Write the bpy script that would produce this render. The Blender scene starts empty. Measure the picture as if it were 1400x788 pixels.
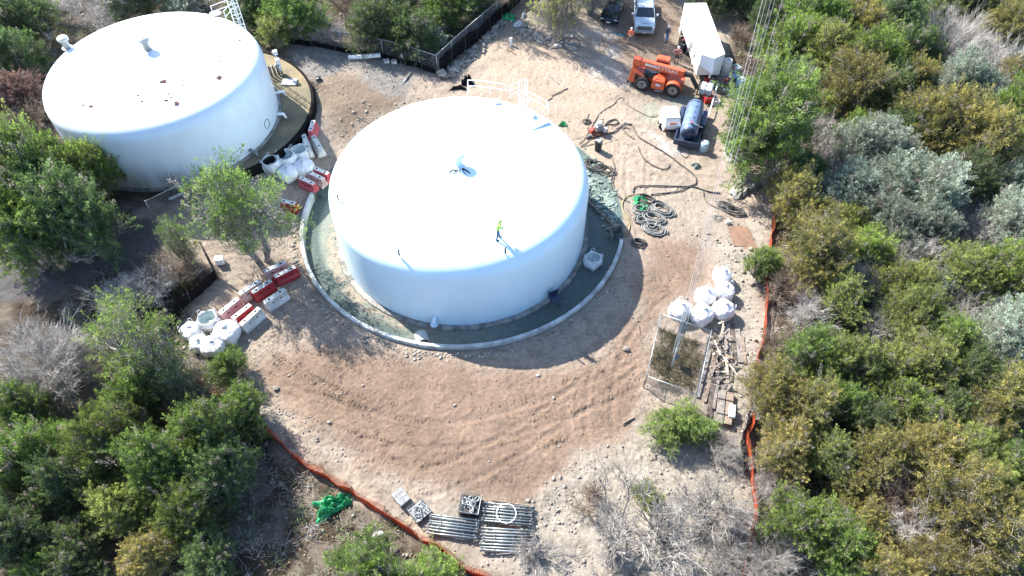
import bpy, bmesh, math, random
import numpy as np
from mathutils import Vector, Matrix
R = math.radians
rnd = random.Random(7)
npr = np.random.RandomState(5)
scn = bpy.context.scene
C = scn.collection

# ---------------------------------------------------------------- camera
FPX, PITCH, ROLL, CAMH = 954.2, 0.902, 0.002, 39.0
cd = bpy.data.cameras.new('camera'); cam = bpy.data.objects.new('camera', cd); C.objects.link(cam)
cd.sensor_width = 36; cd.lens = 36 * FPX / 1400; cd.clip_start = .5; cd.clip_end = 2000
cam.location = (0, 0, CAMH)
cam.rotation_euler = (math.pi/2 - PITCH, 0, 0)
cam.rotation_euler.rotate_axis('Z', -ROLL)
scn.camera = cam

# ---------------------------------------------------------------- world, sun, exposure
SUNV = Vector((-4.6, 4.3, 5.4)).normalized()
w = bpy.data.worlds.new('World'); scn.world = w; w.use_nodes = True
wn = w.node_tree.nodes; wl = w.node_tree.links
sky = wn.new('ShaderNodeTexSky'); sky.sky_type = 'NISHITA'; sky.sun_disc = False
sky.sun_elevation = math.asin(SUNV.z); sky.sun_rotation = math.atan2(SUNV.x, SUNV.y)
sky.air_density = 1.0; sky.dust_density = 1.0; sky.ozone_density = 3.5
wl.new(sky.outputs[0], wn['Background'].inputs[0]); wn['Background'].inputs[1].default_value = .13
sl = bpy.data.lights.new('sun', 'SUN'); sl.energy = 5.0; sl.angle = R(.5); sl.color = (1, .94, .86)
so = bpy.data.objects.new('sun', sl); C.objects.link(so); so.location = (0, 0, 60)
so.rotation_euler = SUNV.to_track_quat('Z', 'Y').to_euler()
vs = scn.view_settings; vs.view_transform = 'Standard'; vs.look = 'None'; vs.gamma = 1
vs.use_curve_mapping = False; vs.exposure = 1.58

# ---------------------------------------------------------------- picture geometry -> world points
cp_, sp_, cr_, sr_ = math.cos(PITCH), math.sin(PITCH), math.cos(ROLL), math.sin(ROLL)
def G(u, v, z=0.0):
    "world point at height z that the photograph shows at pixel u, v"
    x = (u-700)/FPX; y = (394-v)/FPX
    x, y = cr_*x - sr_*y, sr_*x + cr_*y
    t = (z-CAMH)/(-sp_ + y*cp_)
    return Vector((x*t, (cp_ + y*sp_)*t, z))
def pxm(u, v, z=0.0):
    p = G(u, v, z); return FPX/(p.y*cp_ + (CAMH-z)*sp_)

# ---------------------------------------------------------------- noise
def _h(ix, iy, s):
    n = (ix*374761393 + iy*668265263 + s*2147483647) & 0xffffffff
    n = ((n ^ (n >> 13))*1274126177) & 0xffffffff
    return ((n ^ (n >> 16)) & 0xffff)/65535.0
def vnoise(x, y, s=0):
    x = np.asarray(x, float); y = np.asarray(y, float)
    ix = np.floor(x).astype(np.int64); iy = np.floor(y).astype(np.int64)
    fx = x-ix; fy = y-iy; fx = fx*fx*(3-2*fx); fy = fy*fy*(3-2*fy)
    a = _h(ix, iy, s); b = _h(ix+1, iy, s); c = _h(ix, iy+1, s); d = _h(ix+1, iy+1, s)
    return (a*(1-fx)+b*fx)*(1-fy) + (c*(1-fx)+d*fx)*fy
def fbm(x, y, s=0, o=4):
    r = 0; a = .5; t = 0
    for i in range(o):
        r = r + a*vnoise(x*2**i, y*2**i, s+i*17); t += a; a *= .5
    return r/t
def sstep(a, b, x):
    t = np.clip((x-a)/(b-a), 0, 1); return t*t*(3-2*t)

# ---------------------------------------------------------------- materials
def mat(name, col, rough=.8, metal=0, var=.12, scale=3.0, bump=.0, bscale=20, trans=0, col2=None, alpha=None, spec=None, objrand=0):
    m = bpy.data.materials.new(name); m.use_nodes = True
    nt = m.node_tree; n = nt.nodes; l = nt.links; b = n['Principled BSDF']
    b.inputs['Roughness'].default_value = rough; b.inputs['Metallic'].default_value = metal
    if spec is not None: b.inputs['Specular IOR Level'].default_value = spec
    tc = n.new('ShaderNodeTexCoord')
    nz = n.new('ShaderNodeTexNoise'); nz.inputs['Scale'].default_value = scale; nz.inputs['Detail'].default_value = 6
    l.new(tc.outputs['Object'], nz.inputs['Vector'])
    mx = n.new('ShaderNodeMix'); mx.data_type = 'RGBA'
    c2 = col2 or tuple(c*(1-var*2) for c in col)
    mx.inputs[6].default_value = (*c2, 1); mx.inputs[7].default_value = (*[min(1, c*(1+var)) if not col2 else c for c in col], 1)
    mr = n.new('ShaderNodeMapRange'); mr.inputs[1].default_value = .35; mr.inputs[2].default_value = .65
    l.new(nz.outputs[0], mr.inputs[0]); l.new(mr.outputs[0], mx.inputs[0])
    out = mx.outputs[2]
    if objrand:
        oi = n.new('ShaderNodeObjectInfo'); hs = n.new('ShaderNodeHueSaturation')
        r2 = n.new('ShaderNodeMapRange'); r2.inputs[3].default_value = 1-objrand; r2.inputs[4].default_value = 1+objrand
        l.new(oi.outputs['Random'], r2.inputs[0]); l.new(r2.outputs[0], hs.inputs['Value']); l.new(out, hs.inputs['Color']); out = hs.outputs[0]
    l.new(out, b.inputs['Base Color'])
    if bump:
        n2 = n.new('ShaderNodeTexNoise'); n2.inputs['Scale'].default_value = bscale; n2.inputs['Detail'].default_value = 5
        l.new(tc.outputs['Object'], n2.inputs['Vector'])
        bp = n.new('ShaderNodeBump'); bp.inputs['Strength'].default_value = 1; bp.inputs['Distance'].default_value = bump
        l.new(n2.outputs[0], bp.inputs['Height']); l.new(bp.outputs[0], b.inputs['Normal'])
    if trans:
        td = n.new('ShaderNodeBsdfTranslucent'); ms = n.new('ShaderNodeMixShader'); ms.inputs[0].default_value = trans
        l.new(out, td.inputs[0]); l.new(b.outputs[0], ms.inputs[1]); l.new(td.outputs[0], ms.inputs[2])
        l.new(ms.outputs[0], n['Material Output'].inputs['Surface'])
    if alpha is not None: b.inputs['Alpha'].default_value = alpha
    return m
def foliage(name, base, tip, trans=.45):  # pale growing tips, brightened further as if sunlit; bases darkened like shaded gaps
    m = bpy.data.materials.new(name); m.use_nodes = True
    nt = m.node_tree; n = nt.nodes; l = nt.links; b = n['Principled BSDF']
    at = n.new('ShaderNodeAttribute'); at.attribute_name = 'tint'
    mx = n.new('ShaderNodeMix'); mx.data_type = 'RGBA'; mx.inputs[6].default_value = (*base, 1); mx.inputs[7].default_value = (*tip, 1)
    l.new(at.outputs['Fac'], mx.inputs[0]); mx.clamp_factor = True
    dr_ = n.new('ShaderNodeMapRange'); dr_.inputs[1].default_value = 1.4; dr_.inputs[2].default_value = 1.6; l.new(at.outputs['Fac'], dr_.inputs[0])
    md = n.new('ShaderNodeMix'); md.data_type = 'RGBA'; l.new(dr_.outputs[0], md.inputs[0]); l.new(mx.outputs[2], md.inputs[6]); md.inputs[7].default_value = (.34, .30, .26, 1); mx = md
    oi = n.new('ShaderNodeObjectInfo'); hs = n.new('ShaderNodeHueSaturation')
    r1 = n.new('ShaderNodeMapRange'); r1.inputs[3].default_value = .75; r1.inputs[4].default_value = 1.25
    r2 = n.new('ShaderNodeMapRange'); r2.inputs[3].default_value = .485; r2.inputs[4].default_value = .51
    ml = n.new('ShaderNodeMath'); ml.operation = 'MULTIPLY'; ml.inputs[1].default_value = 7.31
    fr = n.new('ShaderNodeMath'); fr.operation = 'FRACT'
    l.new(oi.outputs['Random'], r1.inputs[0]); l.new(oi.outputs['Random'], ml.inputs[0]); l.new(ml.outputs[0], fr.inputs[0]); l.new(fr.outputs[0], r2.inputs[0])
    l.new(mx.outputs[2], hs.inputs['Color']); l.new(r1.outputs[0], hs.inputs['Value']); l.new(r2.outputs[0], hs.inputs['Hue'])
    l.new(hs.outputs[0], b.inputs['Base Color']); b.inputs['Roughness'].default_value = .55; b.inputs['Specular IOR Level'].default_value = .35
    td = n.new('ShaderNodeBsdfTranslucent'); ms = n.new('ShaderNodeMixShader'); ms.inputs[0].default_value = trans
    l.new(hs.outputs[0], td.inputs[0]); l.new(b.outputs[0], ms.inputs[1]); l.new(td.outputs[0], ms.inputs[2])
    l.new(ms.outputs[0], n['Material Output'].inputs['Surface'])
    return m
M = {
 'white_paint': mat('white_paint', (.82, .83, .83), .45, var=.02),
 'white_plastic': mat('white_plastic', (.62, .60, .56), .6, var=.12, scale=2),
 'pink_plastic': mat('faded_pink_plastic', (.55, .40, .36), .6, var=.1),
 'cream_plastic': mat('cream_plastic', (.60, .50, .38), .6, var=.12),
 'red_plastic': mat('red_plastic', (.36, .022, .03), .5, var=.15),
 'faded_red': mat('faded_red_plastic', (.55, .10, .12), .5, var=.15),
 'dust_top': mat('dusty_top', (.66, .64, .60), .8, var=.1, scale=5, col2=(.38, .44, .42)),
 'bag': mat('woven_white_plastic', (.80, .81, .82), .55, var=.04, bump=.09, bscale=5, trans=.12),
 'bag_dark': mat('bag_opening', (.50, .58, .55), .8),
 'orange': mat('orange_paint', (.60, .115, .045), .35, var=.07, scale=2),
 'dark_orange': mat('dull_orange_paint', (.55, .09, .03), .5, var=.1),
 'rubber': mat('black_rubber', (.028, .027, .026), .8, var=.2, scale=8),
 'dusty_rubber': mat('dusty_hose_rubber', (.085, .08, .072), .8, var=.25, scale=4),
 'pale_hose': mat('pale_hose', (.22, .19, .15), .7, var=.1),
 'yellow_hose': mat('yellow_hose', (.28, .23, .08), .6),
 'black_metal': mat('black_metal', (.03, .03, .033), .45, var=.2),
 'grey_metal': mat('grey_metal', (.42, .44, .46), .4, .5, var=.1),
 'galv': mat('galvanised_steel', (.36, .40, .405), .42, .45, var=.12, scale=6),
 'dull_galv': mat('dull_galvanised_steel', (.22, .235, .24), .5, .4, var=.15),
 'wire': mat('wire_mesh', (.22, .22, .22), .5, .3),
 'rim': mat('wheel_rim', (.30, .28, .26), .5, var=.1),
 'glass': mat('dark_glass', (.02, .03, .045), .08, var=.05, spec=.8),
 'black_paint': mat('black_car_paint', (.012, .014, .018), .15, var=.1, spec=.6),
 'silver_paint': mat('pale_truck_paint', (.44, .54, .60), .25, var=.02),
 'blue_tank': mat('faded_blue_paint', (.13, .19, .31), .32, .1, var=.12, scale=3),
 'blue_dark': mat('dark_blue_paint', (.02, .035, .075), .5, var=.2),
 'compressor': mat('cream_white_paint', (.78, .72, .64), .45, var=.06),
 'trailer': mat('trailer_white', (.80, .80, .79), .4, var=.03),
 'trailer_grey': mat('trailer_grey_trim', (.35, .36, .37), .5),  # grey of the side doors and fenders
 'dark_slot': mat('black_vent_slots', (.02, .018, .016), .8),
 'green_tarp': mat('green_tarp', (.025, .36, .13), .5, var=.25, scale=5, bump=.02, bscale=8, trans=.15),
 'black_plastic_and_shade': mat('black_cloth_and_wall_shade', (.010, .010, .011), .95, spec=.1, var=.3, scale=4),
 'orange_net': mat('orange_plastic_net', (.60, .125, .05), .6, var=.1, trans=.5),
 'wood': mat('weathered_wood', (.22, .17, .13), .85, var=.2, scale=5),
 'wood_dark': mat('dark_weathered_wood', (.10, .08, .065), .9, var=.3, scale=5),
 'wood_grey': mat('grey_weathered_plank', (.22, .195, .17), .9, var=.2, scale=4),
 'ply': mat('brown_plywood', (.19, .115, .075), .8, var=.1, scale=2),
 'concrete': mat('pale_concrete', (.50, .49, .45), .85, var=.12, scale=2.5, bump=.008, bscale=25),
 'wallconc': mat('ring_wall_concrete', (.42, .44, .425), .85, var=.2, scale=1.2, bump=.008, bscale=20),
 'wallside': mat('dirty_concrete', (.26, .25, .22), .9, var=.25, scale=1.5, bump=.01, bscale=15),
 'rock': mat('limestone', (.30, .27, .23), .9, var=.25, scale=1.5, bump=.02, bscale=8, objrand=.15),
 'bark': mat('grey_brown_bark', (.30, .27, .245), .95, var=.3, scale=6),
 'bark_pale': mat('pale_grey_bark', (.50, .475, .44), .9, var=.25, scale=2),
 'bark_grey': mat('grey_twigs', (.33, .305, .275), .9, var=.25, scale=2),
 'bark_warm': mat('dry_brown_twigs', (.27, .21, .16), .9, var=.3, scale=2),
 'litter': mat('dry_leaves', (.21, .145, .09), .9, var=.35, scale=1.5, objrand=.1),
 'grass': mat('dry_weeds', (.25, .225, .14), .9, var=.3, scale=2, trans=.2),
 'skin': mat('skin', (.45, .27, .19), .6), 'hair': mat('dark_hair', (.03, .02, .015), .7),
 'jeans': mat('blue_denim', (.06, .13, .26), .85), 'bluejeans': mat('bright_denim', (.08, .20, .42), .85),
 'hivis_orange': mat('hivis_orange_cloth', (.85, .16, .06), .7, var=.1), 'hivis_green': mat('hivis_lime_cloth', (.38, .80, .12), .7, var=.1),
 'reflective': mat('reflective_tape', (.7, .7, .62), .5), 'dark_cloth': mat('dark_cloth', (.035, .04, .05), .9),
 'navy': mat('navy_cloth', (.05, .065, .10), .9), 'plaid': mat('faded_red_shirt', (.42, .16, .16), .9, var=.3, scale=9),
 'grey_cloth': mat('grey_cloth', (.18, .17, .16), .9), 'whitecap': mat('white_cap', (.7, .7, .7), .8),
 'teal_cloth': mat('teal_plastic', (.04, .16, .20), .6), 'yellow': mat('yellow_lid', (.75, .62, .15), .5),
 'red_paint': mat('red_paint', (.45, .04, .03), .5), 'green_bin': mat('dark_bin', (.05, .055, .045), .7, var=.3),
 'rust': mat('rusty_steel', (.20, .09, .05), .9, var=.3, scale=6),
 'rust_dark': mat('flaked_rust', (.10, .045, .035), .95, var=.3, scale=9),
 'turnb': mat('dark_turnbuckle_steel', (.16, .17, .18), .5, .3),
 'sign': mat('sign_panel', (.62, .63, .66), .6), 'lamp': mat('headlamp', (.7, .72, .74), .15),
 'blue_barrel': mat('pale_blue_drum', (.40, .52, .60), .4), 'text_white': mat('lettering_white', (.75, .68, .62), .6), 'text_red': mat('lettering_orange', (.65, .16, .07), .6),
 'teal_dust': mat('teal_blasting_dust', (.20, .26, .225), .95, var=.2, scale=2, bump=.02, bscale=8),
}
# tank paints
def tank_mat(name, dirty):
    m = bpy.data.materials.new(name); m.use_nodes = True
    nt = m.node_tree; n = nt.nodes; l = nt.links; b = n['Principled BSDF']
    b.inputs['Roughness'].default_value = .42
    tc = n.new('ShaderNodeTexCoord'); sp = n.new('ShaderNodeSeparateXYZ'); l.new(tc.outputs['Object'], sp.inputs[0])
    col = None
    def noise(scale, detail=5, vec=None):
        z = n.new('ShaderNodeTexNoise'); z.inputs['Scale'].default_value = scale; z.inputs['Detail'].default_value = detail
        l.new(vec or tc.outputs['Object'], z.inputs['Vector']); return z.outputs[0]
    def ramp(x, a, c, to0=0., to1=1.):
        r = n.new('ShaderNodeMapRange'); r.inputs[1].default_value = a; r.inputs[2].default_value = c
        r.inputs[3].default_value = to0; r.inputs[4].default_value = to1; l.new(x, r.inputs[0]); return r.outputs[0]
    def mix(f, c1, c2):
        x = n.new('ShaderNodeMix'); x.data_type = 'RGBA'; l.new(f, x.inputs[0])
        for i, c in ((6, c1), (7, c2)):
            if isinstance(c, tuple): x.inputs[i].default_value = (*c, 1)
            else: l.new(c, x.inputs[i])
        return x.outputs[2]
    def mul(a, c):
        x = n.new('ShaderNodeMath'); x.operation = 'MULTIPLY'; l.new(a, x.inputs[0])
        if isinstance(c, float): x.inputs[1].default_value = c
        else: l.new(c, x.inputs[1])
        return x.outputs[0]
    base = (.63, .80, .89) if not dirty else (.68, .75, .80)
    c = mix(mul(ramp(noise(.35), .4, .7), .5), base, tuple(v*.88 for v in base))
    # vertical run-off streaks
    vm = n.new('ShaderNodeMapping'); vm.inputs['Scale'].default_value = (1.6, 1.6, .12); l.new(tc.outputs['Object'], vm.inputs[0])
    st = ramp(noise(1.0, 6, vm.outputs[0]), .47, .62)
    low = ramp(sp.outputs[2], 2.9, .2)          # stronger near the base
    onwall = ramp(sp.outputs[2], 5.0, 4.6)
    if dirty:
        left = ramp(sp.outputs[0], 4.0, -.5)
        c = mix(mul(mul(st, mul(left, low)), .9), c, (.16, .17, .12))
        c = mix(mul(mul(left, low), .75), c, (.33, .31, .25))
        c = mix(mul(ramp(noise(.5, 4), .5, .75), mul(onwall, .35)), c, (.45, .47, .48))
        # rust spots on the near half of the roof
        near = ramp(sp.outputs[1], 2.0, -3.0); roof = ramp(sp.outputs[2], 5.1, 5.4)
        sp1 = ramp(noise(2.2, 3), .70, .73)
        c = mix(mul(sp1, mul(near, roof)), c, (.20, .10, .07))
    else:
        c = mix(mul(mul(st, low), .22), c, (.55, .56, .55))
        c = mix(mul(ramp(noise(9., 4), .6, .8), mul(ramp(sp.outputs[2], .8, .0), .5)), c, (.40, .40, .37))
    l.new(c, b.inputs['Base Color'])
    bp = n.new('ShaderNodeBump'); bp.inputs['Distance'].default_value = .02; bp.inputs['Strength'].default_value = .5
    l.new(noise(.8, 3), bp.inputs['Height']); l.new(bp.outputs[0], b.inputs['Normal'])
    return m
M['tank_clean'] = tank_mat('fresh_white_tank_paint', False); M['tank_dirty'] = tank_mat('weathered_white_tank_paint', True)

# ---------------------------------------------------------------- mesh builder
class MB:
    def __init__(s): s.v = []; s.f = []; s.mi = []
    def add(s, vs, fs, mi=0):
        o = len(s.v); s.v += [tuple(v) for v in vs]; s.f += [tuple(i+o for i in f) for f in fs]; s.mi += [mi]*len(fs); return s
    def box(s, c, d, rot=None, mi=0, taper=1.0):
        x, y, z = (q/2 for q in d); c = Vector(c)
        vs = [Vector((sx*x*(taper if sz > 0 else 1), sy*y*(taper if sz > 0 else 1), sz*z)) for sz in (-1, 1) for sy in (-1, 1) for sx in (-1, 1)]
        if rot is not None:
            m = rot if isinstance(rot, Matrix) else Matrix.Rotation(rot, 3, 'Z')
            vs = [m @ v for v in vs]
        return s.add([v+c for v in vs], [(0, 2, 3, 1), (4, 5, 7, 6), (0, 1, 5, 4), (2, 6, 7, 3), (0, 4, 6, 2), (1, 3, 7, 5)], mi)
    def hexa(s, pts, mi=0):
        "8 points: bottom 4 ccw, top 4 ccw"
        return s.add(pts, [(3, 2, 1, 0), (4, 5, 6, 7), (0, 1, 5, 4), (1, 2, 6, 5), (2, 3, 7, 6), (3, 0, 4, 7)], mi)
    def tube(s, pts, r, n=6, closed=False, caps=True, mi=0):
        pts = [Vector(p) for p in pts]; k = len(pts)
        rs = r if isinstance(r, (list, tuple)) else [r]*k
        o = len(s.v); up = None
        for i, p in enumerate(pts):
            a = pts[(i-1) % k] if (closed or i > 0) else p; b = pts[(i+1) % k] if (closed or i < k-1) else p
            t = (b-a); t = t.normalized() if t.length > 1e-9 else Vector((0, 0, 1))
            if up is None: up = Vector((0, 0, 1)) if abs(t.z) < .9 else Vector((1, 0, 0))
            x = t.cross(up); x = x.normalized() if x.length > 1e-6 else t.orthogonal().normalized(); up = x.cross(t).normalized()
            for j in range(n):
                an = 2*math.pi*j/n; s.v.append(tuple(p + (x*math.cos(an) + up*math.sin(an))*rs[i]))
        for i in range(k if closed else k-1):
            for j in range(n):
                a = o+i*n+j; b = o+i*n+(j+1) % n; c = o+((i+1) % k)*n+(j+1) % n; d = o+((i+1) % k)*n+j
                s.f.append((a, b, c, d)); s.mi.append(mi)
        if caps and not closed:
            s.f.append(tuple(o+j for j in range(n))[::-1]); s.f.append(tuple(o+(k-1)*n+j for j in range(n))); s.mi += [mi, mi]
        return s
    def lathe(s, prof, n=24, c=(0, 0, 0), a0=0, a1=2*math.pi, mi=0, axis='Z'):
        o = len(s.v); full = abs(a1-a0-2*math.pi) < 1e-6; m = n if full else n+1; k = len(prof)
        for i in range(m):
            a = a0+(a1-a0)*i/n
            for r, z in prof:
                p = (r*math.cos(a), r*math.sin(a), z)
                if axis == 'Y': p = (p[0], p[2], p[1])
                if axis == 'X': p = (p[2], p[0], p[1])
                s.v.append((c[0]+p[0], c[1]+p[1], c[2]+p[2]))
        for i in range(n):
            i2 = (i+1) % m
            for j in range(k-1):
                s.f.append((o+i*k+j, o+i2*k+j, o+i2*k+j+1, o+i*k+j+1)); s.mi.append(mi)
        return s
    def blob(s, c, rad, seed=0, amp=.15, nu=10, nv=7, e=1.0, mi=0, rot=None):
        rr = random.Random(seed); o = len(s.v); c = Vector(c)
        sg = lambda q: math.copysign(abs(q)**e, q)
        vs = []
        for i in range(nv+1):
            ph = -math.pi/2 + math.pi*i/nv
            for j in range(nu):
                th = 2*math.pi*j/nu; k = 1+rr.uniform(-amp, amp) if 0 < i < nv else 1
                v = Vector((rad[0]*sg(math.cos(ph))*sg(math.cos(th))*k, rad[1]*sg(math.cos(ph))*sg(math.sin(th))*k, rad[2]*sg(math.sin(ph))*k))
                if rot is not None: v = rot @ v
                vs.append(v+c)
        fs = [(i*nu+j, i*nu+(j+1) % nu, (i+1)*nu+(j+1) % nu, (i+1)*nu+j) for i in range(nv) for j in range(nu)]
        return s.add(vs, fs, mi)
    def mesh(s, name, mats, smooth=False):
        me = bpy.data.meshes.new(name); me.from_pydata(s.v, [], s.f)
        for m in (mats if isinstance(mats, (list, tuple)) else [mats]): me.materials.append(M[m] if isinstance(m, str) else m)
        if any(s.mi): me.polygons.foreach_set('material_index', s.mi)
        if smooth: me.polygons.foreach_set('use_smooth', [True]*len(s.f))
        me.update(); return me
    def build(s, name, mats, parent=None, smooth=False, bev=0, loc=None, subs=0, auto=None):
        ob = bpy.data.objects.new(name, s.mesh(name, mats, smooth or auto is not None)); C.objects.link(ob)
        if parent is not None: ob.parent = parent
        if loc is not None: ob.location = loc
        if auto is not None: ob.data.set_sharp_from_angle(angle=R(auto))
        if bev:
            b = ob.modifiers.new('b', 'BEVEL'); b.width = bev; b.segments = 2; b.limit_method = 'ANGLE'
        if subs:
            q = ob.modifiers.new('s', 'SUBSURF'); q.levels = q.render_levels = subs
        return ob
def tag(o, label, cat=None, group=None):
    o['label'] = label
    if cat: o['category'] = cat
    if group: o['group'] = group
    return o
def thing(name, label, cat, loc=(0, 0, 0), rz=0, group=None):
    o = bpy.data.objects.new(name, None); C.objects.link(o); o.location = loc; o.rotation_euler = (0, 0, rz)
    o.empty_display_size = .2
    return tag(o, label, cat, group)
def kind(o, k):
    o['kind'] = k; return o
def copy_part(o, parent, loc=None):
    c = o.copy(); C.objects.link(c); c.parent = parent
    if loc is not None: c.location = loc
    return c
def copy_tree(root, loc, rz, label, group=None):
    r = root.copy(); C.objects.link(r); r.location = loc; r.rotation_euler = (0, 0, rz); r['label'] = label
    if group: r['group'] = group
    for ch in root.children:
        c = ch.copy(); C.objects.link(c); c.parent = r
        for g in ch.children:
            d = g.copy(); C.objects.link(d); d.parent = c
    return r
def along(u1, v1, u2, v2, z=0.0):
    a = G(u1, v1, z); b = G(u2, v2, z); d = b-a
    return (a+b)/2, math.atan2(d.y, d.x), d.length
def text_part(body, size, material, parent, mtx, name='lettering'):
    cu = bpy.data.curves.new('t', 'FONT'); cu.body = body; cu.size = size; cu.extrude = .004; cu.align_x = 'CENTER'; cu.align_y = 'CENTER'; cu.offset = .006
    t = bpy.data.objects.new('t', cu); C.objects.link(t); dg = bpy.context.evaluated_depsgraph_get()
    me = bpy.data.meshes.new_from_object(t.evaluated_get(dg)); bpy.data.objects.remove(t)
    me.materials.clear(); me.materials.append(M[material])
    o = bpy.data.objects.new(name, me); C.objects.link(o); o.parent = parent; o.matrix_local = mtx; return o

# ---------------------------------------------------------------- terrain
T1 = Vector((-3.763, 37.04, 0)); TG = Vector((-3.757, 37.997, 0)); T2 = Vector((-27.99, 47.37, 0))
RW = 12.43
def wpoly(px): return np.array([[p.x, p.y] for p in (G(u, v) for u, v in px)])
def inpoly(x, y, poly, fuzz=1.0, s=3, soft=None):
    "soft mask, 1 inside; boundary wobbles by fuzz metres"
    x = x + (fbm(x*.45, y*.45, s)-.5)*4*fuzz; y = y + (fbm(x*.45+50, y*.45, s+9)-.5)*4*fuzz
    n = len(poly); ins = np.zeros(x.shape, bool); dm = np.full(x.shape, 1e9)
    for i in range(n):
        x1, y1 = poly[i]; x2, y2 = poly[(i+1) % n]
        c = ((y1 > y) != (y2 > y)); ins ^= c & (x < (x2-x1)*(y-y1)/((y2-y1) or 1e-9)+x1)
        dx, dy = x2-x1, y2-y1; t = np.clip(((x-x1)*dx+(y-y1)*dy)/(dx*dx+dy*dy+1e-9), 0, 1)
        dm = np.minimum(dm, np.hypot(x-x1-t*dx, y-y1-t*dy))
    sd = np.where(ins, dm, -dm); sw = soft if soft else .5
    return sstep(-sw, sw, sd)
POLY = {k: wpoly(v) for k, v in {
 'clear': [(330, 480), (352, 570), (420, 634), (500, 684), (600, 745), (680, 800), (860, 800), (1010, 788), (1022, 680), (1018, 560), (1045, 440), (1052, 300), (1080, 200), (1030, 195), (1000, 100), (1010, 30), (1000, -40), (700, -30), (690, 30), (620, 90), (600, 105), (480, 62), (370, 45), (400, 95), (430, 110), (442, 170), (350, 245), (240, 290), (200, 300), (215, 330), (300, 380), (255, 440)],
 'brown': [(340, 492), (420, 470), (500, 480), (600, 490), (700, 505), (830, 490), (870, 420), (890, 340), (905, 325), (960, 335), (975, 385), (905, 425), (885, 520), (850, 590), (770, 650), (720, 690), (600, 672), (500, 628), (410, 570)],
 'patch': [(455, 112), (545, 122), (560, 140), (470, 195), (440, 175)],
 'gravel': [(370, 50), (480, 65), (590, 105), (560, 140), (480, 110), (440, 120), (400, 90)],
 'leaf_brown': [(840, 0), (930, 0), (940, 90), (960, 130), (1000, 100), (1010, 140), (960, 150), (870, 130), (850, 90)],
 'chalk': [(775, 40), (830, 38), (850, 80), (870, 120), (840, 120), (800, 95)],
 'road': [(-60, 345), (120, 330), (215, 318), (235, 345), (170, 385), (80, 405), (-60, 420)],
 'teal1': [(880, 145), (905, 140), (912, 155), (900, 172), (884, 168)],
 'teal2': [(920, 135), (955, 132), (965, 142), (930, 150)],
 'chalk2': [(880, 180), (905, 190), (935, 200), (945, 215), (900, 205)],
 'sand': [(430, 280), (450, 275), (470, 330), (520, 400), (560, 440), (500, 420), (450, 370), (430, 320)],
 'rocky': [(700, 700), (790, 640), (850, 600), (1010, 600), (1020, 800), (660, 800)],
 'rocky2': [(960, 320), (1040, 300), (1045, 420), (1020, 580), (970, 590), (975, 460), (990, 400)],
 'rocky3': [(540, 640), (350, 560), (330, 480), (360, 520), (470, 610), (560, 670), (700, 700), (640, 760), (520, 690)],
 'dirtT': [(720, 60), (790, 60), (830, 100), (860, 140), (850, 200), (870, 260), (800, 230), (780, 180), (640, 115), (660, 60)],
}.items()}
def terr(x, y, fine=False):
    x = np.asarray(x, float); y = np.asarray(y, float)
    d2 = np.hypot(x-T2.x, y-T2.y); an2 = np.degrees(np.arctan2(y-T2.y, x-T2.x)); z = 1.0*sstep(24, 11, d2) + .66*sstep(13.5, 9.6, d2)*(1-sstep(-75, -55, an2)*sstep(110, 90, an2))
    dg = np.hypot(x-TG.x, y-TG.y); an = np.degrees(np.arctan2(y-TG.y, x-TG.x)) % 360
    z = z*sstep(12.6, 17, dg)
    wallpart = (an > 168) & (an < 350)
    inner = np.where(wallpart, sstep(12.40, 12.28, dg), sstep(12.6, 10.6, dg))
    z = z - .38*inner
    away = sstep(19, 40, dg)
    z = z + (fbm(x*.12, y*.12, 4)-.5)*1.2*away + (fbm(x*.5, y*.5, 8)-.5)*.30*sstep(12.5, 20, dg)
    return z
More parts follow.
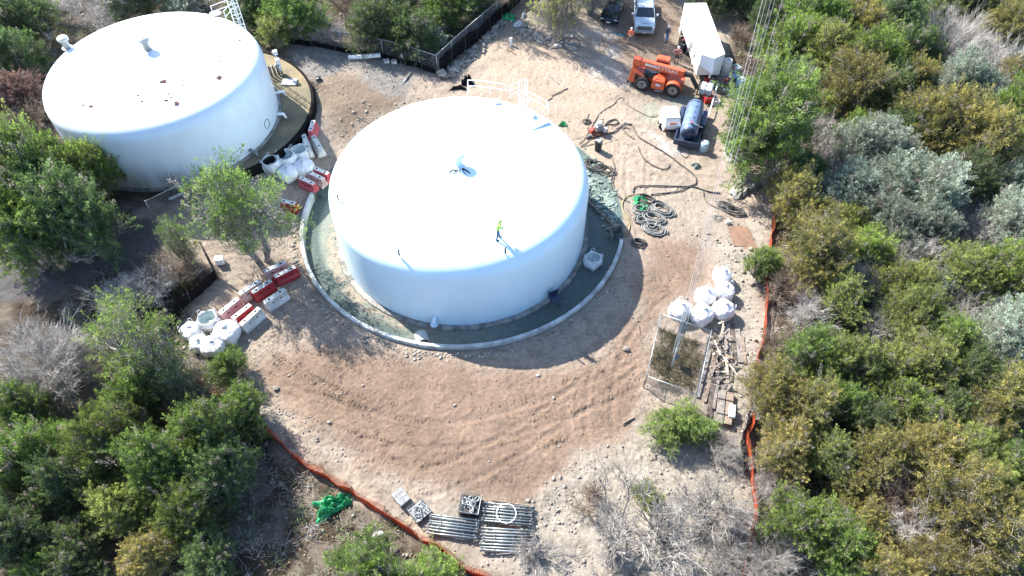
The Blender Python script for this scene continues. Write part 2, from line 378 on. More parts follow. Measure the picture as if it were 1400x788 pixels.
def terr_fine(x, y, clear):
    dg = np.hypot(x-TG.x, y-TG.y)
    out = sstep(12.5, 13.0, dg); pad = sstep(11.5, 12.0, np.hypot(x-T2.x, y-T2.y))
    b = (fbm(x*2.2, y*2.2, 31, 5)-.5)
    z = b*(.07*clear + .30*(1-clear))*out + b*.03*(1-out)
    # small clods
    z = z + (np.clip(fbm(x*5, y*5, 41, 3)-.55, 0, 1))*.20*out*clear + (fbm(x*9, y*9, 43, 2)-.5)*.035*out*clear
    # vehicle tracks: shallow ruts with lug marks, mostly arcs round the tank
    br = inpoly(x, y, POLY['brown'], .5, 3, 1.2)
    ang = np.arctan2(y-TG.y, x-TG.x)
    k = 0
    for (cx, cy, r, a0, a1) in [(TG.x, TG.y, 15.2, 215, 330), (TG.x, TG.y, 16.9, 215, 330), (TG.x+1, TG.y+1, 19.0, 225, 320), (TG.x+1, TG.y+1, 20.7, 225, 320),
                                (TG.x-2, TG.y+3, 23.5, 235, 318), (TG.x-2, TG.y+3, 25.2, 238, 322), (2, 14, 9.5, 20, 120), (2, 14, 11.2, 20, 120), (-16, 15, 9, -10, 75), (-16, 15, 10.7, -10, 75),
                                (12, 30, 7, 150, 260), (12, 30, 8.7, 150, 260), (TG.x, TG.y, 18.0, 300, 372), (TG.x, TG.y, 19.6, 300, 372), (4, 60, 14, 240, 330), (4, 60, 15.8, 240, 330)]+[(TG.x+1.5*math.sin(q*2.3), TG.y+2+1.5*math.cos(q*1.7), 14.2+q*.78, 200+10*math.sin(q*3), 325+10*math.sin(q*5)) for q in range(17)]:
        d = np.hypot(x-cx, y-cy); aa = np.degrees(np.arctan2(y-cy, x-cx)); aa = np.where(aa < a0, aa+360, aa)
        m = sstep(.24, .14, np.abs(d-r))*(aa > a0)*(aa < a1)*sstep(.42, .56, fbm(x*.35, y*.35, 60+k)); k += 1
        ph = (np.radians(aa)*r/.24 + np.abs(d-r)*2.4) % 1
        z = z + m*(-.015 + .085*(ph < .45)*(.2+vnoise(x*3, y*3, 5)))*out*clear
        z = z + sstep(.12, .0, np.abs(np.abs(d-r)-.30))*sstep(.38, .5, fbm(x*.35, y*.35, 59+k))*(aa > a0)*(aa < a1)*.007*out*clear
    for (cx, cy, r, a0, a1) in [(TG.x-1, TG.y+4, 21.5, 225, 330), (TG.x-1, TG.y+4, 23.2, 225, 330), (-14, 44, 28, 285, 325), (-14, 44, 29.7, 285, 325), (18, 20, 12, 120, 200), (18, 20, 13.7, 120, 200), (30, 40, 19, 160, 215), (30, 40, 20.7, 160, 215)]:
        d = np.hypot(x-cx, y-cy)-r+.25*np.sin(x*.4); aa = np.degrees(np.arctan2(y-cy, x-cx)) % 360
        on = sstep(a0, a0+6, aa)*sstep(a1, a1-6, aa)*out*clear
        z = z - on*.034*np.exp(-(d/.16)**2) + on*.018*np.exp(-((np.abs(d)-.32)/.09)**2)
    return z, br
xs = np.concatenate([[-420, -260, -160, -110, -90], np.arange(-76, -17.5, .42), np.arange(-17.5, 14.5, .09), np.arange(14.5, 76, .42), [90, 110, 160, 260, 420]])
ys = np.concatenate([[-200, -80, -30, -12, -2, 3], np.arange(6, 12.5, .3), np.arange(12.5, 31, .085), np.arange(31, 62, .15), np.arange(62, 90, .35), [95, 110, 140, 200, 300, 460]])
X, Y = np.meshgrid(xs, ys); fx, fy = X.ravel(), Y.ravel()
clear = inpoly(fx, fy, POLY['clear'], .8, 3, .8)
zf, br = terr_fine(fx, fy, clear)
fz = terr(fx, fy) + zf
nx, ny = len(xs), len(ys)
me = bpy.data.meshes.new('ground')
me.vertices.add(nx*ny); me.vertices.foreach_set('co', np.stack([fx, fy, fz], 1).ravel())
ii, jj = np.meshgrid(np.arange(nx-1), np.arange(ny-1)); a = (jj*nx+ii).ravel()
quads = np.stack([a, a+1, a+nx+1, a+nx], 1).ravel()
me.loops.add(len(quads)); me.loops.foreach_set('vertex_index', quads)
me.polygons.add(len(a)); me.polygons.foreach_set('loop_start', np.arange(0, len(quads), 4)); me.polygons.foreach_set('loop_total', np.full(len(a), 4))
me.polygons.foreach_set('use_smooth', np.ones(len(a), bool))
me.update()
# soil colours and, in the moat, some painted shade
n1 = fbm(fx*.6, fy*.6, 70, 5)[:, None]; n2 = fbm(fx*2.5, fy*2.5, 80, 4)[:, None]; n3 = fbm(fx*.15, fy*.15, 90, 3)[:, None]
def cc(*c): return np.array(c)[None, :]
col = cc(.11, .085, .062)*(1-sstep(.45, .62, n1)) + cc(.24, .205, .165)*sstep(.45, .62, n1)
pale = cc(.54, .445, .36)*(.82+.36*n1) ; pale = pale*(1-.35*sstep(.5, .62, n2)*.6) ; pale = pale + (cc(.50, .45, .37)-pale)*.6*sstep(.5, .6, n3)
def lay(m, c):
    global col
    m = m[:, None] if m.ndim == 1 else m
    col = col*(1-m) + c*m
lay(clear, pale)
rk = np.maximum.reduce([inpoly(fx, fy, POLY[k], 1.0, 5, 1.0) for k in ('rocky', 'rocky2', 'rocky3')])
lay(rk*.9, cc(.50, .455, .385)*(.65+.7*n2))
lay(np.clip(inpoly(fx, fy, POLY['dirtT'], 1.0, 12, 2.0), 0, 1)*.8, cc(.60, .48, .375)*(.85+.3*n1))
lay(br, cc(.345, .252, .188)*(.72+.56*n1)*(.85+.3*n2))
lay(inpoly(fx, fy, POLY['patch'], .8, 6, 1.2)*.8, cc(.29, .215, .155)*(.7+.6*n2))
lay(inpoly(fx, fy, POLY['gravel'], .8, 7, .9)*.9, cc(.33, .32, .30)*(.6+.8*n2))
lay(inpoly(fx, fy, POLY['leaf_brown'], .8, 8, 1.2)*.8, cc(.30, .225, .17)*(.7+.6*n2))  # darker brown leafy ground near the trailer
lay(inpoly(fx, fy, POLY['chalk'], .8, 9, 1.0)[:, None]*sstep(.42, .6, n1)*.9, cc(.62, .58, .52))
lay(inpoly(fx, fy, POLY['chalk2'], .5, 9, .7)*.7, cc(.66, .64, .62))
lay(inpoly(fx, fy, POLY['teal1'], .4, 10, .5)*.55, cc(.40, .46, .38))
lay(inpoly(fx, fy, POLY['teal2'], .4, 10, .5)*.6, cc(.33, .42, .38))
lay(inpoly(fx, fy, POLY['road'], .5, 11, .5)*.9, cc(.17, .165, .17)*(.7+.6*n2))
dg = np.hypot(fx-TG.x, fy-TG.y); d1 = np.hypot(fx-T1.x, fy-T1.y)
lay(sstep(12.5, 12.3, dg)[:, None], cc(.28, .325, .275)*(.85+.3*n2))
wet = sstep(.5, .0, np.abs(d1-9.85))
lay((sstep(12.4, 12.3, dg)*sstep(10.6, 10.2, d1)*sstep(0, -3, fx-T1.x))[:, None]*.8*sstep(.35, .5, n2), cc(.47, .39, .30))
lay((sstep(12.4, 12.3, dg)*sstep(-2, -5, fx-T1.x)*sstep(11.0, 11.5, dg+.3*n1[:, 0]))[:, None]*.9, cc(.10, .145, .135))  # wet teal floor, with the wall's shadow painted in as a dark band
lay((sstep(12.4, 12.3, dg)*sstep(2, 6, fx-T1.x))[:, None]*.8, cc(.13, .185, .18))  # teal floor, darkened in colour for the tank's shade
d2 = np.hypot(fx-T2.x, fy-T2.y)
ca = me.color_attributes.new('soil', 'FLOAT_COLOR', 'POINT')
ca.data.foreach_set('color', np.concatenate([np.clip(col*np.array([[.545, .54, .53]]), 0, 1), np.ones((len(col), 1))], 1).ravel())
ca = me.attributes.new('moat', 'FLOAT', 'POINT'); ca.data.foreach_set('value', sstep(12.45, 12.3, dg))
ground = bpy.data.objects.new('ground', me); C.objects.link(ground); kind(ground, 'structure')
gm = bpy.data.materials.new('soil'); gm.use_nodes = True
n = gm.node_tree.nodes; l = gm.node_tree.links; b = n['Principled BSDF']; b.inputs['Roughness'].default_value = .95; b.inputs['Specular IOR Level'].default_value = .1
at = n.new('ShaderNodeAttribute'); at.attribute_name = 'soil'; tc = n.new('ShaderNodeTexCoord')
a1 = n.new('ShaderNodeTexNoise'); a1.inputs['Scale'].default_value = 5; a1.inputs['Detail'].default_value = 8; a1.inputs['Roughness'].default_value = .7
l.new(tc.outputs['Object'], a1.inputs['Vector'])
m1 = n.new('ShaderNodeMapRange'); m1.inputs[1].default_value = .25; m1.inputs[2].default_value = .75; m1.inputs[3].default_value = .62; m1.inputs[4].default_value = 1.38
l.new(a1.outputs[0], m1.inputs[0])
vm = n.new('ShaderNodeVectorMath'); vm.operation = 'SCALE'; l.new(at.outputs['Color'], vm.inputs[0]); l.new(m1.outputs[0], vm.inputs['Scale'])
# pale pebbles and dark crumbs
vo = n.new('ShaderNodeTexVoronoi'); vo.inputs['Scale'].default_value = 6.5; l.new(tc.outputs['Object'], vo.inputs['Vector'])
vr = n.new('ShaderNodeMapRange'); vr.inputs[1].default_value = .16; vr.inputs[2].default_value = .10; l.new(vo.outputs['Distance'], vr.inputs[0])
sc_ = n.new('ShaderNodeSeparateColor'); l.new(vo.outputs['Color'], sc_.inputs[0])
gt = n.new('ShaderNodeMapRange'); gt.inputs[1].default_value = .62; gt.inputs[2].default_value = .66; l.new(sc_.outputs[0], gt.inputs[0])
mm = n.new('ShaderNodeMath'); mm.operation = 'MULTIPLY'; l.new(vr.outputs[0], mm.inputs[0]); l.new(gt.outputs[0], mm.inputs[1])
pm = n.new('ShaderNodeMix'); pm.data_type = 'RGBA'; l.new(mm.outputs[0], pm.inputs[0]); l.new(vm.outputs[0], pm.inputs[6]); at2 = n.new('ShaderNodeAttribute'); at2.attribute_name = 'moat'; iv = n.new('ShaderNodeMath'); iv.operation = 'SUBTRACT'; iv.inputs[0].default_value = 1; l.new(at2.outputs['Fac'], iv.inputs[1]); m2_ = n.new('ShaderNodeMath'); m2_.operation = 'MULTIPLY'; l.new(mm.outputs[0], m2_.inputs[0]); l.new(iv.outputs[0], m2_.inputs[1]); l.new(m2_.outputs[0], pm.inputs[0]); iv2 = n.new('ShaderNodeMapRange'); iv2.inputs[3].default_value = .95; iv2.inputs[4].default_value = .35; l.new(at2.outputs['Fac'], iv2.inputs[0]); l.new(iv2.outputs[0], b.inputs['Roughness']); pm.inputs[7].default_value = (.34, .31, .27, 1)
l.new(pm.outputs[2], b.inputs['Base Color'])
bp = n.new('ShaderNodeBump'); bp.inputs['Distance'].default_value = .07; bp.inputs['Strength'].default_value = .8; l.new(iv.outputs[0], bp.inputs['Strength'])
ad = n.new('ShaderNodeMath'); a2_ = n.new('ShaderNodeTexNoise'); a2_.inputs['Scale'].default_value = 14; a2_.inputs['Detail'].default_value = 6; a2_.inputs['Roughness'].default_value = .75; l.new(tc.outputs['Object'], a2_.inputs['Vector']); l.new(a2_.outputs[0], ad.inputs[0]); l.new(mm.outputs[0], ad.inputs[1]); l.new(ad.outputs[0], bp.inputs['Height']); l.new(bp.outputs[0], b.inputs['Normal'])
me.materials.append(gm)
def gz(x, y): return float(terr(x, y))
def GP(u, v, dz=0.0):
    "point on the terrain under pixel u, v"
    z = 0.0
    for _ in range(5):
        p = G(u, v, z); z = gz(p.x, p.y)
    p.z += dz; return p
def GA(u1, v1, u2, v2, dz=0.0):
    a = GP(u1, v1, dz); b = GP(u2, v2, dz); m = (a+b)/2; m.z = gz(m.x, m.y); return m, math.atan2(b.y-a.y, b.x-a.x), (b-a).length

# ================================================================ TANKS
def tank_profile(Rt, H, rise, k=.55):
    pr = [(Rt, 0.0), (Rt, H-k)]
    for i in range(1, 9):
        a = math.pi/2*i/8*.95; pr.append((Rt-k+k*math.cos(a), H-k+k*math.sin(a)))
    r0, z0 = pr[-1]
    for i in range(1, 15):
        t = i/14; pr.append((r0*(1-t), z0+rise*(1-(1-t)**2)))
    return pr
def roof_z(pr, r):
    rs = sorted((a, b) for a, b in pr[9:]); return float(np.interp(r, [q[0] for q in rs], [q[1] for q in rs]))
def vent(parent, loc, s=1.0, mname='white_paint'):
    v = MB().lathe([(.30*s, 0), (.30*s, .75*s), (.42*s, .78*s)], 20).build('vent', mname, parent, auto=40, loc=loc)
    MB().lathe([(.42*s, .80*s), (.50*s, .84*s), (.50*s, 1.05*s), (.40*s, 1.15*s), (0, 1.20*s)], 20).build('vent_cap', mname, v, auto=40)
    MB().lathe([(.34*s, .02), (.48*s, .02), (.48*s, .06), (.3*s, .07)], 20).build('flange', mname, v, auto=40)
    for i in range(12):
        a = i*math.pi/6; 
    return v
t1 = thing('water_tank', 'large freshly painted white water tank in the middle with clean roof and guardrail', 'water tank', (T1.x, T1.y, -.38))
H1 = 5.4+.38
pr1 = tank_profile(9.28, H1+.2, .42, 1.35)
tb = MB().lathe(pr1[:10], 160).build('tank_wall', 'tank_clean', t1, smooth=True)
MB().lathe(pr1[9:], 160).build('roof', 'tank_clean', t1, smooth=True)
MB().lathe([(9.28, .16), (9.62, .15), (9.66, .10), (9.66, -.1)], 120).build('foundation_ring', 'wallside', t1, auto=40)
mb = MB()
for i in range(260):
    a = rnd.uniform(0, 6.28); r = rnd.uniform(9.35, 9.62); q = rnd.uniform(.02, .06)
    mb.blob((r*math.cos(a), r*math.sin(a), .16), (q, q, q*.7), i, .3, 5, 3)
kind(mb.build('mortar_crumbs', 'wallside', t1), 'stuff')
def on_roof(u, v, extra=0):
    z = 5.5
    for _ in range(6):
        p = G(u, v, z); r = min(9.2, math.hypot(p.x-T1.x, p.y-T1.y)); z = roof_z(pr1, r)-.38
    p = G(u, v, z); return Vector((p.x-T1.x, p.y-T1.y, z+.38+extra))
vz = roof_z(pr1, .2); v1 = vent(t1, (.05, .0, vz-.02), .95, 'tank_clean')
# dark drips of sealant below the vent and along a seam
mb = MB()
for i in range(16):
    a = rnd.uniform(-2.4, -.7); r0 = .5; L = rnd.uniform(.2, .8)
    pts = [(r*math.cos(a)+.03*rnd.uniform(-1, 1), r*math.sin(a), roof_z(pr1, r)+.006) for r in (r0, r0+L/2, r0+L)]
    mb.tube(pts, .03, 4)
kind(mb.build('rust_drips', 'rubber', t1), 'stuff')
mb = MB(); p0, p1 = on_roof(641, 196, .01), on_roof(702, 182, .01)
pts = []
for i in range(24):
    t = i/23; p = p0.lerp(p1, t) + Vector((rnd.uniform(-.05, .05), rnd.uniform(-.12, .12), 0)); p.z = roof_z(pr1, math.hypot(p.x, p.y))+.012; pts.append(p)
mb.tube(pts, .026, 5); mb.build('loose_rope', 'wood_dark', t1)
# guard rail at the back edge, in two runs, and the ladder cage between them
RR = 9.0
def rail_run(a0, a1, nposts, first=False):
    zt = roof_z(pr1, RR)
    for h in (.55, 1.07):
        MB().tube([(RR*math.cos(a), RR*math.sin(a), zt+h) for a in np.linspace(a0, a1, 14)], .03, 6).build('guard_rail', 'white_paint', t1, smooth=True)
    for a in np.linspace(a0, a1, nposts):
        x, y = RR*math.cos(a), RR*math.sin(a)
        MB().tube([(x, y, zt-.05), (x, y, zt+1.09)], .03, 6).build('rail_post', 'white_paint', t1, smooth=True)
aL = math.atan2(9.16, .39); aM = math.atan2(8.3, 3.7); aM2 = math.atan2(7.6, 5.1); aR = math.atan2(6.26, 6.63)
rail_run(aL, aM, 3); rail_run(aM2, aR, 3)
for a in (aL, aR):
    MB().tube([(RR*math.cos(a), RR*math.sin(a), roof_z(pr1, RR)+1.07), ((RR-1.2)*math.cos(a), (RR-1.2)*math.sin(a), roof_z(pr1, RR-1.2))], .028, 6).build('rail_brace', 'white_paint', t1, smooth=True)
ac = (aM+aM2)/2; er = Vector((math.cos(ac), math.sin(ac), 0)); et = Vector((-er.y, er.x, 0)); ztop = roof_z(pr1, RR)
cc0 = er*9.66
for s_ in (-.25, .25):
    MB().tube([cc0-er*.25+et*s_+Vector((0, 0, .4)), cc0-er*.25+et*s_+Vector((0, 0, ztop+1.5))], .03, 6).build('ladder_rail', 'white_paint', t1, smooth=True)
for i in range(21): MB().tube([cc0-er*.25-et*.25+Vector((0, 0, .6+i*.3)), cc0-er*.25+et*.25+Vector((0, 0, .6+i*.3))], .016, 5).build('rung', 'white_paint', t1)
for i in range(5):
    z = 2.6+i*1.15
    MB().tube([cc0-er*.25+et*.36*math.cos(a)*1.05+er*(.62*math.sin(a))+Vector((0, 0, z)) for a in np.linspace(0, math.pi, 11)], .022, 5).build('cage_hoop', 'white_paint', t1, smooth=True)
for a in np.linspace(.25, math.pi-.25, 6):
    q = cc0-er*.25+et*.38*math.cos(a)+er*.62*math.sin(a)
    MB().tube([q+Vector((0, 0, 2.6)), q+Vector((0, 0, 7.3))], .018, 5).build('cage_bar', 'white_paint', t1)
# landing railings either side of the cage
for a, sg in ((aM, -1), (aM2, 1)):
    q0 = Vector((RR*math.cos(a), RR*math.sin(a), 0)); q1 = cc0-er*.25+et*(-.3*sg)
    for h in (.25, .62, 1.05):
        MB().tube([(q0.x, q0.y, ztop+h), (q1.x, q1.y, ztop+h+.25)], .025, 5).build('guard_rail', 'white_paint', t1)
# roof hatches and small raised strips
for (u1, v1_, u2, v2_, w_, h_) in [(676, 141, 684, 140, .5, .22), (724, 160, 730, 156, .7, .32), (727, 177, 751, 167, .35, .16), (738, 185, 760, 176, .06, .05), (745, 195, 762, 187, .06, .05)]:
    a = on_roof(u1, v1_); b_ = on_roof(u2, v2_); m_ = (a+b_)/2; d = b_-a
    o = MB().box((0, 0, h_/2), (d.length, w_, h_)).build('roof_hatch', 'white_paint', t1, bev=.02, loc=m_); o.rotation_euler = (0, 0, math.atan2(d.y, d.x))
for u, v in [(723, 175), (741, 158)]:
    MB().lathe([(.05, 0), (.05, .3), (0, .31)], 10).build('roof_fitting', 'dull_galv', t1, loc=on_roof(u, v), auto=40)
for u, v in [(546, 348), (691, 346), (463, 272), (540, 420)]:
    if v > 400: continue
    p = on_roof(u, v); MB().lathe([(.06, -.05), (.06, .50), (0, .52)], 8).build('roof_pin', 'wood_dark', t1, loc=p, auto=40)
# wall fitting low on the near side: a curved nozzle
q = G(596, 428, 0.6); an = math.atan2(q.y-T1.y, q.x-T1.x); e_ = Vector((math.cos(an), math.sin(an), 0)); tt = Vector((-e_.y, e_.x, 0))
o = MB().tube([e_*9.2+Vector((0, 0, 1.0)), e_*9.45+Vector((0, 0, 1.02)), e_*9.62+Vector((0, 0, .9)), e_*9.66+Vector((0, 0, .62))], .13, 12).build('overflow_nozzle', 'tank_clean', t1, smooth=True)
MB().lathe([(.13, 0), (.26, 0), (.26, .04), (.13, .05)], 16, axis='Z').build('nozzle_flange', 'tank_clean', o, loc=e_*9.66+Vector((0, 0, .60)), auto=40)
# second tank
H2 = 5.55; Z2 = 1.72
t2 = thing('water_tank', 'older weathered white water tank at upper left with rust spots and two roof vents', 'water tank', (T2.x, T2.y, Z2))
pr2 = tank_profile(8.27, H2+.08, 1.1, 1.25)
MB().lathe(pr2[:10], 140).build('tank_wall', 'tank_dirty', t2, smooth=True)
MB().lathe(pr2[9:], 140).build('roof', 'tank_dirty', t2, smooth=True)
MB().lathe([(8.27, .2), (8.45, .2), (8.47, .0)], 120).build('foundation_ring', 'wallside', t2, auto=40)
MB().lathe([(8.45, .07), (8.52, .08), (8.52, .0)], 120).build('base_trim', 'dull_galv', t2, auto=40)
vent(t2, (.1, .2, roof_z(pr2, .2)-.05), .9, 'tank_dirty')
def on_roof2(u, v):
    z = 8
    for _ in range(8):
        p = G(u, v, z); r = min(8.2, math.hypot(p.x-T2.x, p.y-T2.y)); z = roof_z(pr2, r)+Z2
    p = G(u, v, z); return Vector((p.x-T2.x, p.y-T2.y, z-Z2))
vent(t2, on_roof2(93, 62)+Vector((0, 0, -.1)), .85, 'tank_dirty')
# rust patches where the paint has flaked
for i, (u, v, s_) in enumerate([(224, 110, .28), (301, 105, .3), (126, 143, .22), (120, 136, .1), (115, 142, .12), (190, 129, .13), (195, 137, .13), (228, 136, .18), (231, 127, .12), (235, 132, .1), (243, 140, .26), (113, 152, .09), (169, 151, .08), (303, 83, .1), (317, 85, .1), (329, 54, .15), (309, 94, .08), (252, 115, .07), (217, 125, .07), (205, 87, .08), (185, 61, .12), (208, 54, .1)]):
    p = on_roof2(u, v); r = math.hypot(p.x, p.y); dz = (roof_z(pr2, max(0, r-.1))-roof_z(pr2, min(8.2, r+.1)))/.2
    o = MB().blob((0, 0, 0), (s_*.8, s_*.62, .03), i, .5, 9, 4).build('rust_patch', 'rust_dark', t2, loc=p+Vector((0, 0, .012)))
    nrm = Vector((p.x/max(r, .01)*dz, p.y/max(r, .01)*dz, 1)).normalized(); o.rotation_mode = 'QUATERNION'; o.rotation_quaternion = nrm.to_track_quat('Z', 'Y')
# ladder cage at its far right edge
a2 = R(68); er = Vector((math.cos(a2), math.sin(a2), 0)); et = Vector((-er.y, er.x, 0)); b0 = er*8.75
a2v = G(308, 12, Z2+H2+.6); er = Vector((a2v.x-T2.x, a2v.y-T2.y, 0)).normalized(); et = Vector((-er.y, er.x, 0)); b0 = er*8.9
for s_ in (-.3, .3): MB().tube([b0-er*.25+et*s_+Vector((0, 0, .3)), b0-er*.25+et*s_+Vector((0, 0, H2+2.0))], .035, 6).build('ladder_rail', 'white_paint', t2)
for i in range(6): MB().tube([b0-er*.25+et*.42*math.cos(a)+er*.7*math.sin(a)+Vector((0, 0, 2.2+i*.95)) for a in np.linspace(0, math.pi, 9)], .028, 5).build('cage_hoop', 'white_paint', t2)
for a in np.linspace(.2, math.pi-.2, 5):
    q = b0-er*.25+et*.42*math.cos(a)+er*.7*math.sin(a); MB().tube([q+Vector((0, 0, 2.2)), q+Vector((0, 0, 7.4))], .024, 5).build('cage_bar', 'white_paint', t2)
for i in range(22): MB().tube([b0-er*.25-et*.3+Vector((0, 0, .5+i*.3)), b0-er*.25+et*.3+Vector((0, 0, .5+i*.3))], .018, 4).build('rung', 'white_paint', t2)
for sg in (-1, 1):
    for h in (.5, 1.0):
        MB().tube([b0-er*.3+et*.3*sg+Vector((0, 0, H2+h)), b0-er*1.6+et*.75*sg+Vector((0, 0, H2+h))], .03, 5).build('guard_rail', 'white_paint', t2)
    q = b0-er*1.6+et*.75*sg; MB().tube([q+Vector((0, 0, H2)), q+Vector((0, 0, H2+1.02))], .03, 5).build('rail_post', 'white_paint', t2)
MB().blob((0, 0, 0), (.55, .45, .12), 3, .05, 10, 5).build('roof_hatch', 'tank_dirty', t2, loc=on_roof2(296, 17))
# manhole ring drawn on the wall and pipe stubs near the ground
for (u, v, z) in [(361, 170, 2.6)]:
    q = G(u, v, z); e_ = Vector((q.x-T2.x, q.y-T2.y, 0)).normalized(); tt = Vector((-e_.y, e_.x, 0)); c_ = e_*8.29+Vector((0, 0, z-Z2+.2))
    MB().tube([c_+tt*.38*math.cos(a)+Vector((0, 0, .38*math.sin(a))) for a in np.linspace(0, 2*math.pi, 20)[:-1]], .03, 5, closed=True).build('manhole_ring', 'dull_galv', t2)
for (u, v) in [(378, 126), (379, 155), (341, 203), (301, 229), (280, 238)]:
    q = G(u, v, Z2+.5); e_ = Vector((q.x-T2.x, q.y-T2.y, 0)).normalized()
    o = MB().tube([e_*8.2+Vector((0, 0, .5)), e_*8.9+Vector((0, 0, .5)), e_*9.0+Vector((0, 0, .1))], .13, 10).build('pipe_stub', 'dull_galv' if u < 350 else 'white_paint', t2, smooth=True)
# the raised pad under it
pad = thing('tank_pad', 'raised round pad with shade-darkened retaining wall under the older tank', 'retaining wall', (-26.5, 48.8, 0))
PR = 9.5
m = mat('pad_sand', (.22, .175, .10), .95, var=.25, scale=.5, col2=(.11, .10, .065), bump=.03, bscale=4)
mb = MB().lathe([(0, Z2), (4, Z2), (PR-.2, Z2-.03)], 120); mb.build('sand_fill', m, pad, smooth=True)
MB().lathe([(PR-.25, Z2-.5), (PR-.25, Z2+.03), (PR-.02, Z2+.01), (PR+.2, .55), (PR+.2, -.5)], 100, a0=R(-62), a1=R(100)).build('retaining_wall', 'black_plastic_and_shade', pad, auto=30)  # black colour stands in for shade on the face turned from the sun

# ================================================================ RING WALL round the middle tank
rw = thing('ring_wall', 'low curved concrete wall around the near side of the clean tank', 'wall', (TG.x, TG.y, 0))
sp = [R(a) for a in np.linspace(169.5, 347, 13)]
for i in range(12):
    a0, a1 = sp[i]+.0012, sp[i+1]-.0012; dz = rnd.uniform(-.012, .012)
    MB().lathe([(RW-.29, -.6), (RW-.27, .27+dz), (RW-.25, .30+dz), (RW-.02, .30+dz), (RW, .27+dz), (RW+.02, -.5)], 14, a0=a0, a1=a1).build('wall_segment', 'wallconc', rw, auto=30)
for a in (169.5, 347):
    MB().box((math.cos(R(a))*(RW-.16), math.sin(R(a))*(RW-.16), -.14), (.40, .16, .86), rot=R(a)).build('wall_end', 'wallside', rw)

# ================================================================ generic objects
def barrier(label, c, rz, L, body, top, flip=False, dirt=True):
    t = thing('water_filled_barrier', label, 'traffic barrier', c, rz, 'plastic water filled traffic barriers')
    prof = [(-.28, 0), (-.27, .22), (-.17, .42), (-.15, .80), (.15, .80), (.17, .42), (.27, .22), (.28, 0)]
    mb = MB(); n_ = len(prof)
    # body with a few recesses along its length
    cuts = [-L/2, -L/2+.06, -L/6, L/6, L/2-.06, L/2]
    vs_ = []
    for k, x in enumerate(cuts):
        s_ = .93 if k in (0, 5) else 1
        vs_ += [(x, y*s_, z*s_ if z > .5 else z) for y, z in prof]
    fs = [(k*n_+j, k*n_+(j+1) % n_, (k+1)*n_+(j+1) % n_, (k+1)*n_+j) for k in range(5) for j in range(n_)]
    fs += [tuple(range(n_))[::-1], tuple(5*n_+j for j in range(n_))]
    mb.add(vs_, fs); b_ = mb.build('barrier_body', body, t, bev=.02)
    if top:
        MB().box((0, 0, .808), (L-.12, .27, .012)).build('dusty_top', top, b_)
    for x in (-L*.27, L*.27):
        MB().lathe([(0, .02), (.07, .02), (.08, 0)], 10).build('filler_cap', 'dark_slot', b_, loc=(x, 0, .812), auto=40)
        for sg in (-1, 1): MB().box((x*.7, sg*.165, .52), (.16, .03, .07)).build('lift_slot', 'dark_slot', b_)
    for sg in (-1, 1):
        mb = MB()
        for z in (.2, .45, .68): mb.lathe([(.05, -.04), (.05, .04)], 8, c=(sg*(L/2+.03), 0, z))
        mb.build('hinge_lugs', body, b_)
    return t
def bpx(label, u1, v1, u2, v2, body, top, tilt=0):
    g = GP((u1+u2)/2, (v1+v2)/2).z
    a = G(u1, v1, g+.8); b_ = G(u2, v2, g+.8); m_ = (a+b_)/2
    t = barrier(label, (m_.x, m_.y, gz(m_.x, m_.y)+.0), math.atan2(b_.y-a.y, b_.x-a.x), (b_-a).length-.03, body, top); t.scale = (1, 1.25, 1.08)
    if tilt: t.rotation_euler[0] = tilt
    return t
bpx('faded pink barrier at the back right of the lower left row, nearest the tree trunk', 359.7, 370.5, 391, 356, 'pink_plastic', 'dust_top')
bpx('bright red barrier at the right end of the lower left row', 373.9, 378.6, 405.4, 363.4, 'red_plastic', 'dust_top')
bpx('cream barrier behind the middle red one in the lower left row', 326, 401, 355.6, 381.6, 'cream_plastic', 'dust_top')
bpx('bright red barrier in the middle of the lower left row', 343.4, 400, 371.9, 381.6, 'red_plastic', 'dust_top')
bpx('white barrier standing alone in front of the two red ones at lower left', 360.7, 413, 390, 393.8, 'white_plastic', 'dust_top')
bpx('pinkish white barrier closest behind the white bulk bags at lower left', 298.7, 427.3, 326.2, 405, 'pink_plastic', 'dust_top')
bpx('red barrier with white top squeezed behind the frontmost white barrier', 316, 435.5, 343.4, 414, 'red_plastic', 'dust_top')
bpx('frontmost white barrier beside the big white bulk bag at lower left', 328.2, 443.6, 355.6, 419.2, 'white_plastic', 'dust_top')
bpx('white topped red barrier against the dark retaining wall of the old tank', 429, 161, 424, 177, 'faded_red', 'white_plastic')
bpx('white barrier left of the pair standing between the two tanks', 414.6, 179.3, 421.7, 202.4, 'white_plastic', 'dust_top')
bpx('white barrier right of the pair standing between the two tanks', 427, 180, 438.6, 200.6, 'white_plastic', 'dust_top')
bpx('red barrier rearmost of three side by side near the clean tank', 428.8, 228, 450, 237.5, 'faded_red', 'white_plastic')
bpx('pinkish white barrier in the middle of three side by side near the clean tank', 420, 232.6, 443, 244.5, 'pink_plastic', 'white_plastic')
bpx('red barrier frontmost of three side by side near the end of the ring wall', 409.3, 240.6, 430.6, 250.9, 'faded_red', 'white_plastic')
bpx('tilted red barrier half hidden behind the green tree left of the ring wall', 384.4, 270.8, 405.7, 276, 'red_plastic', 'dust_top', .12)

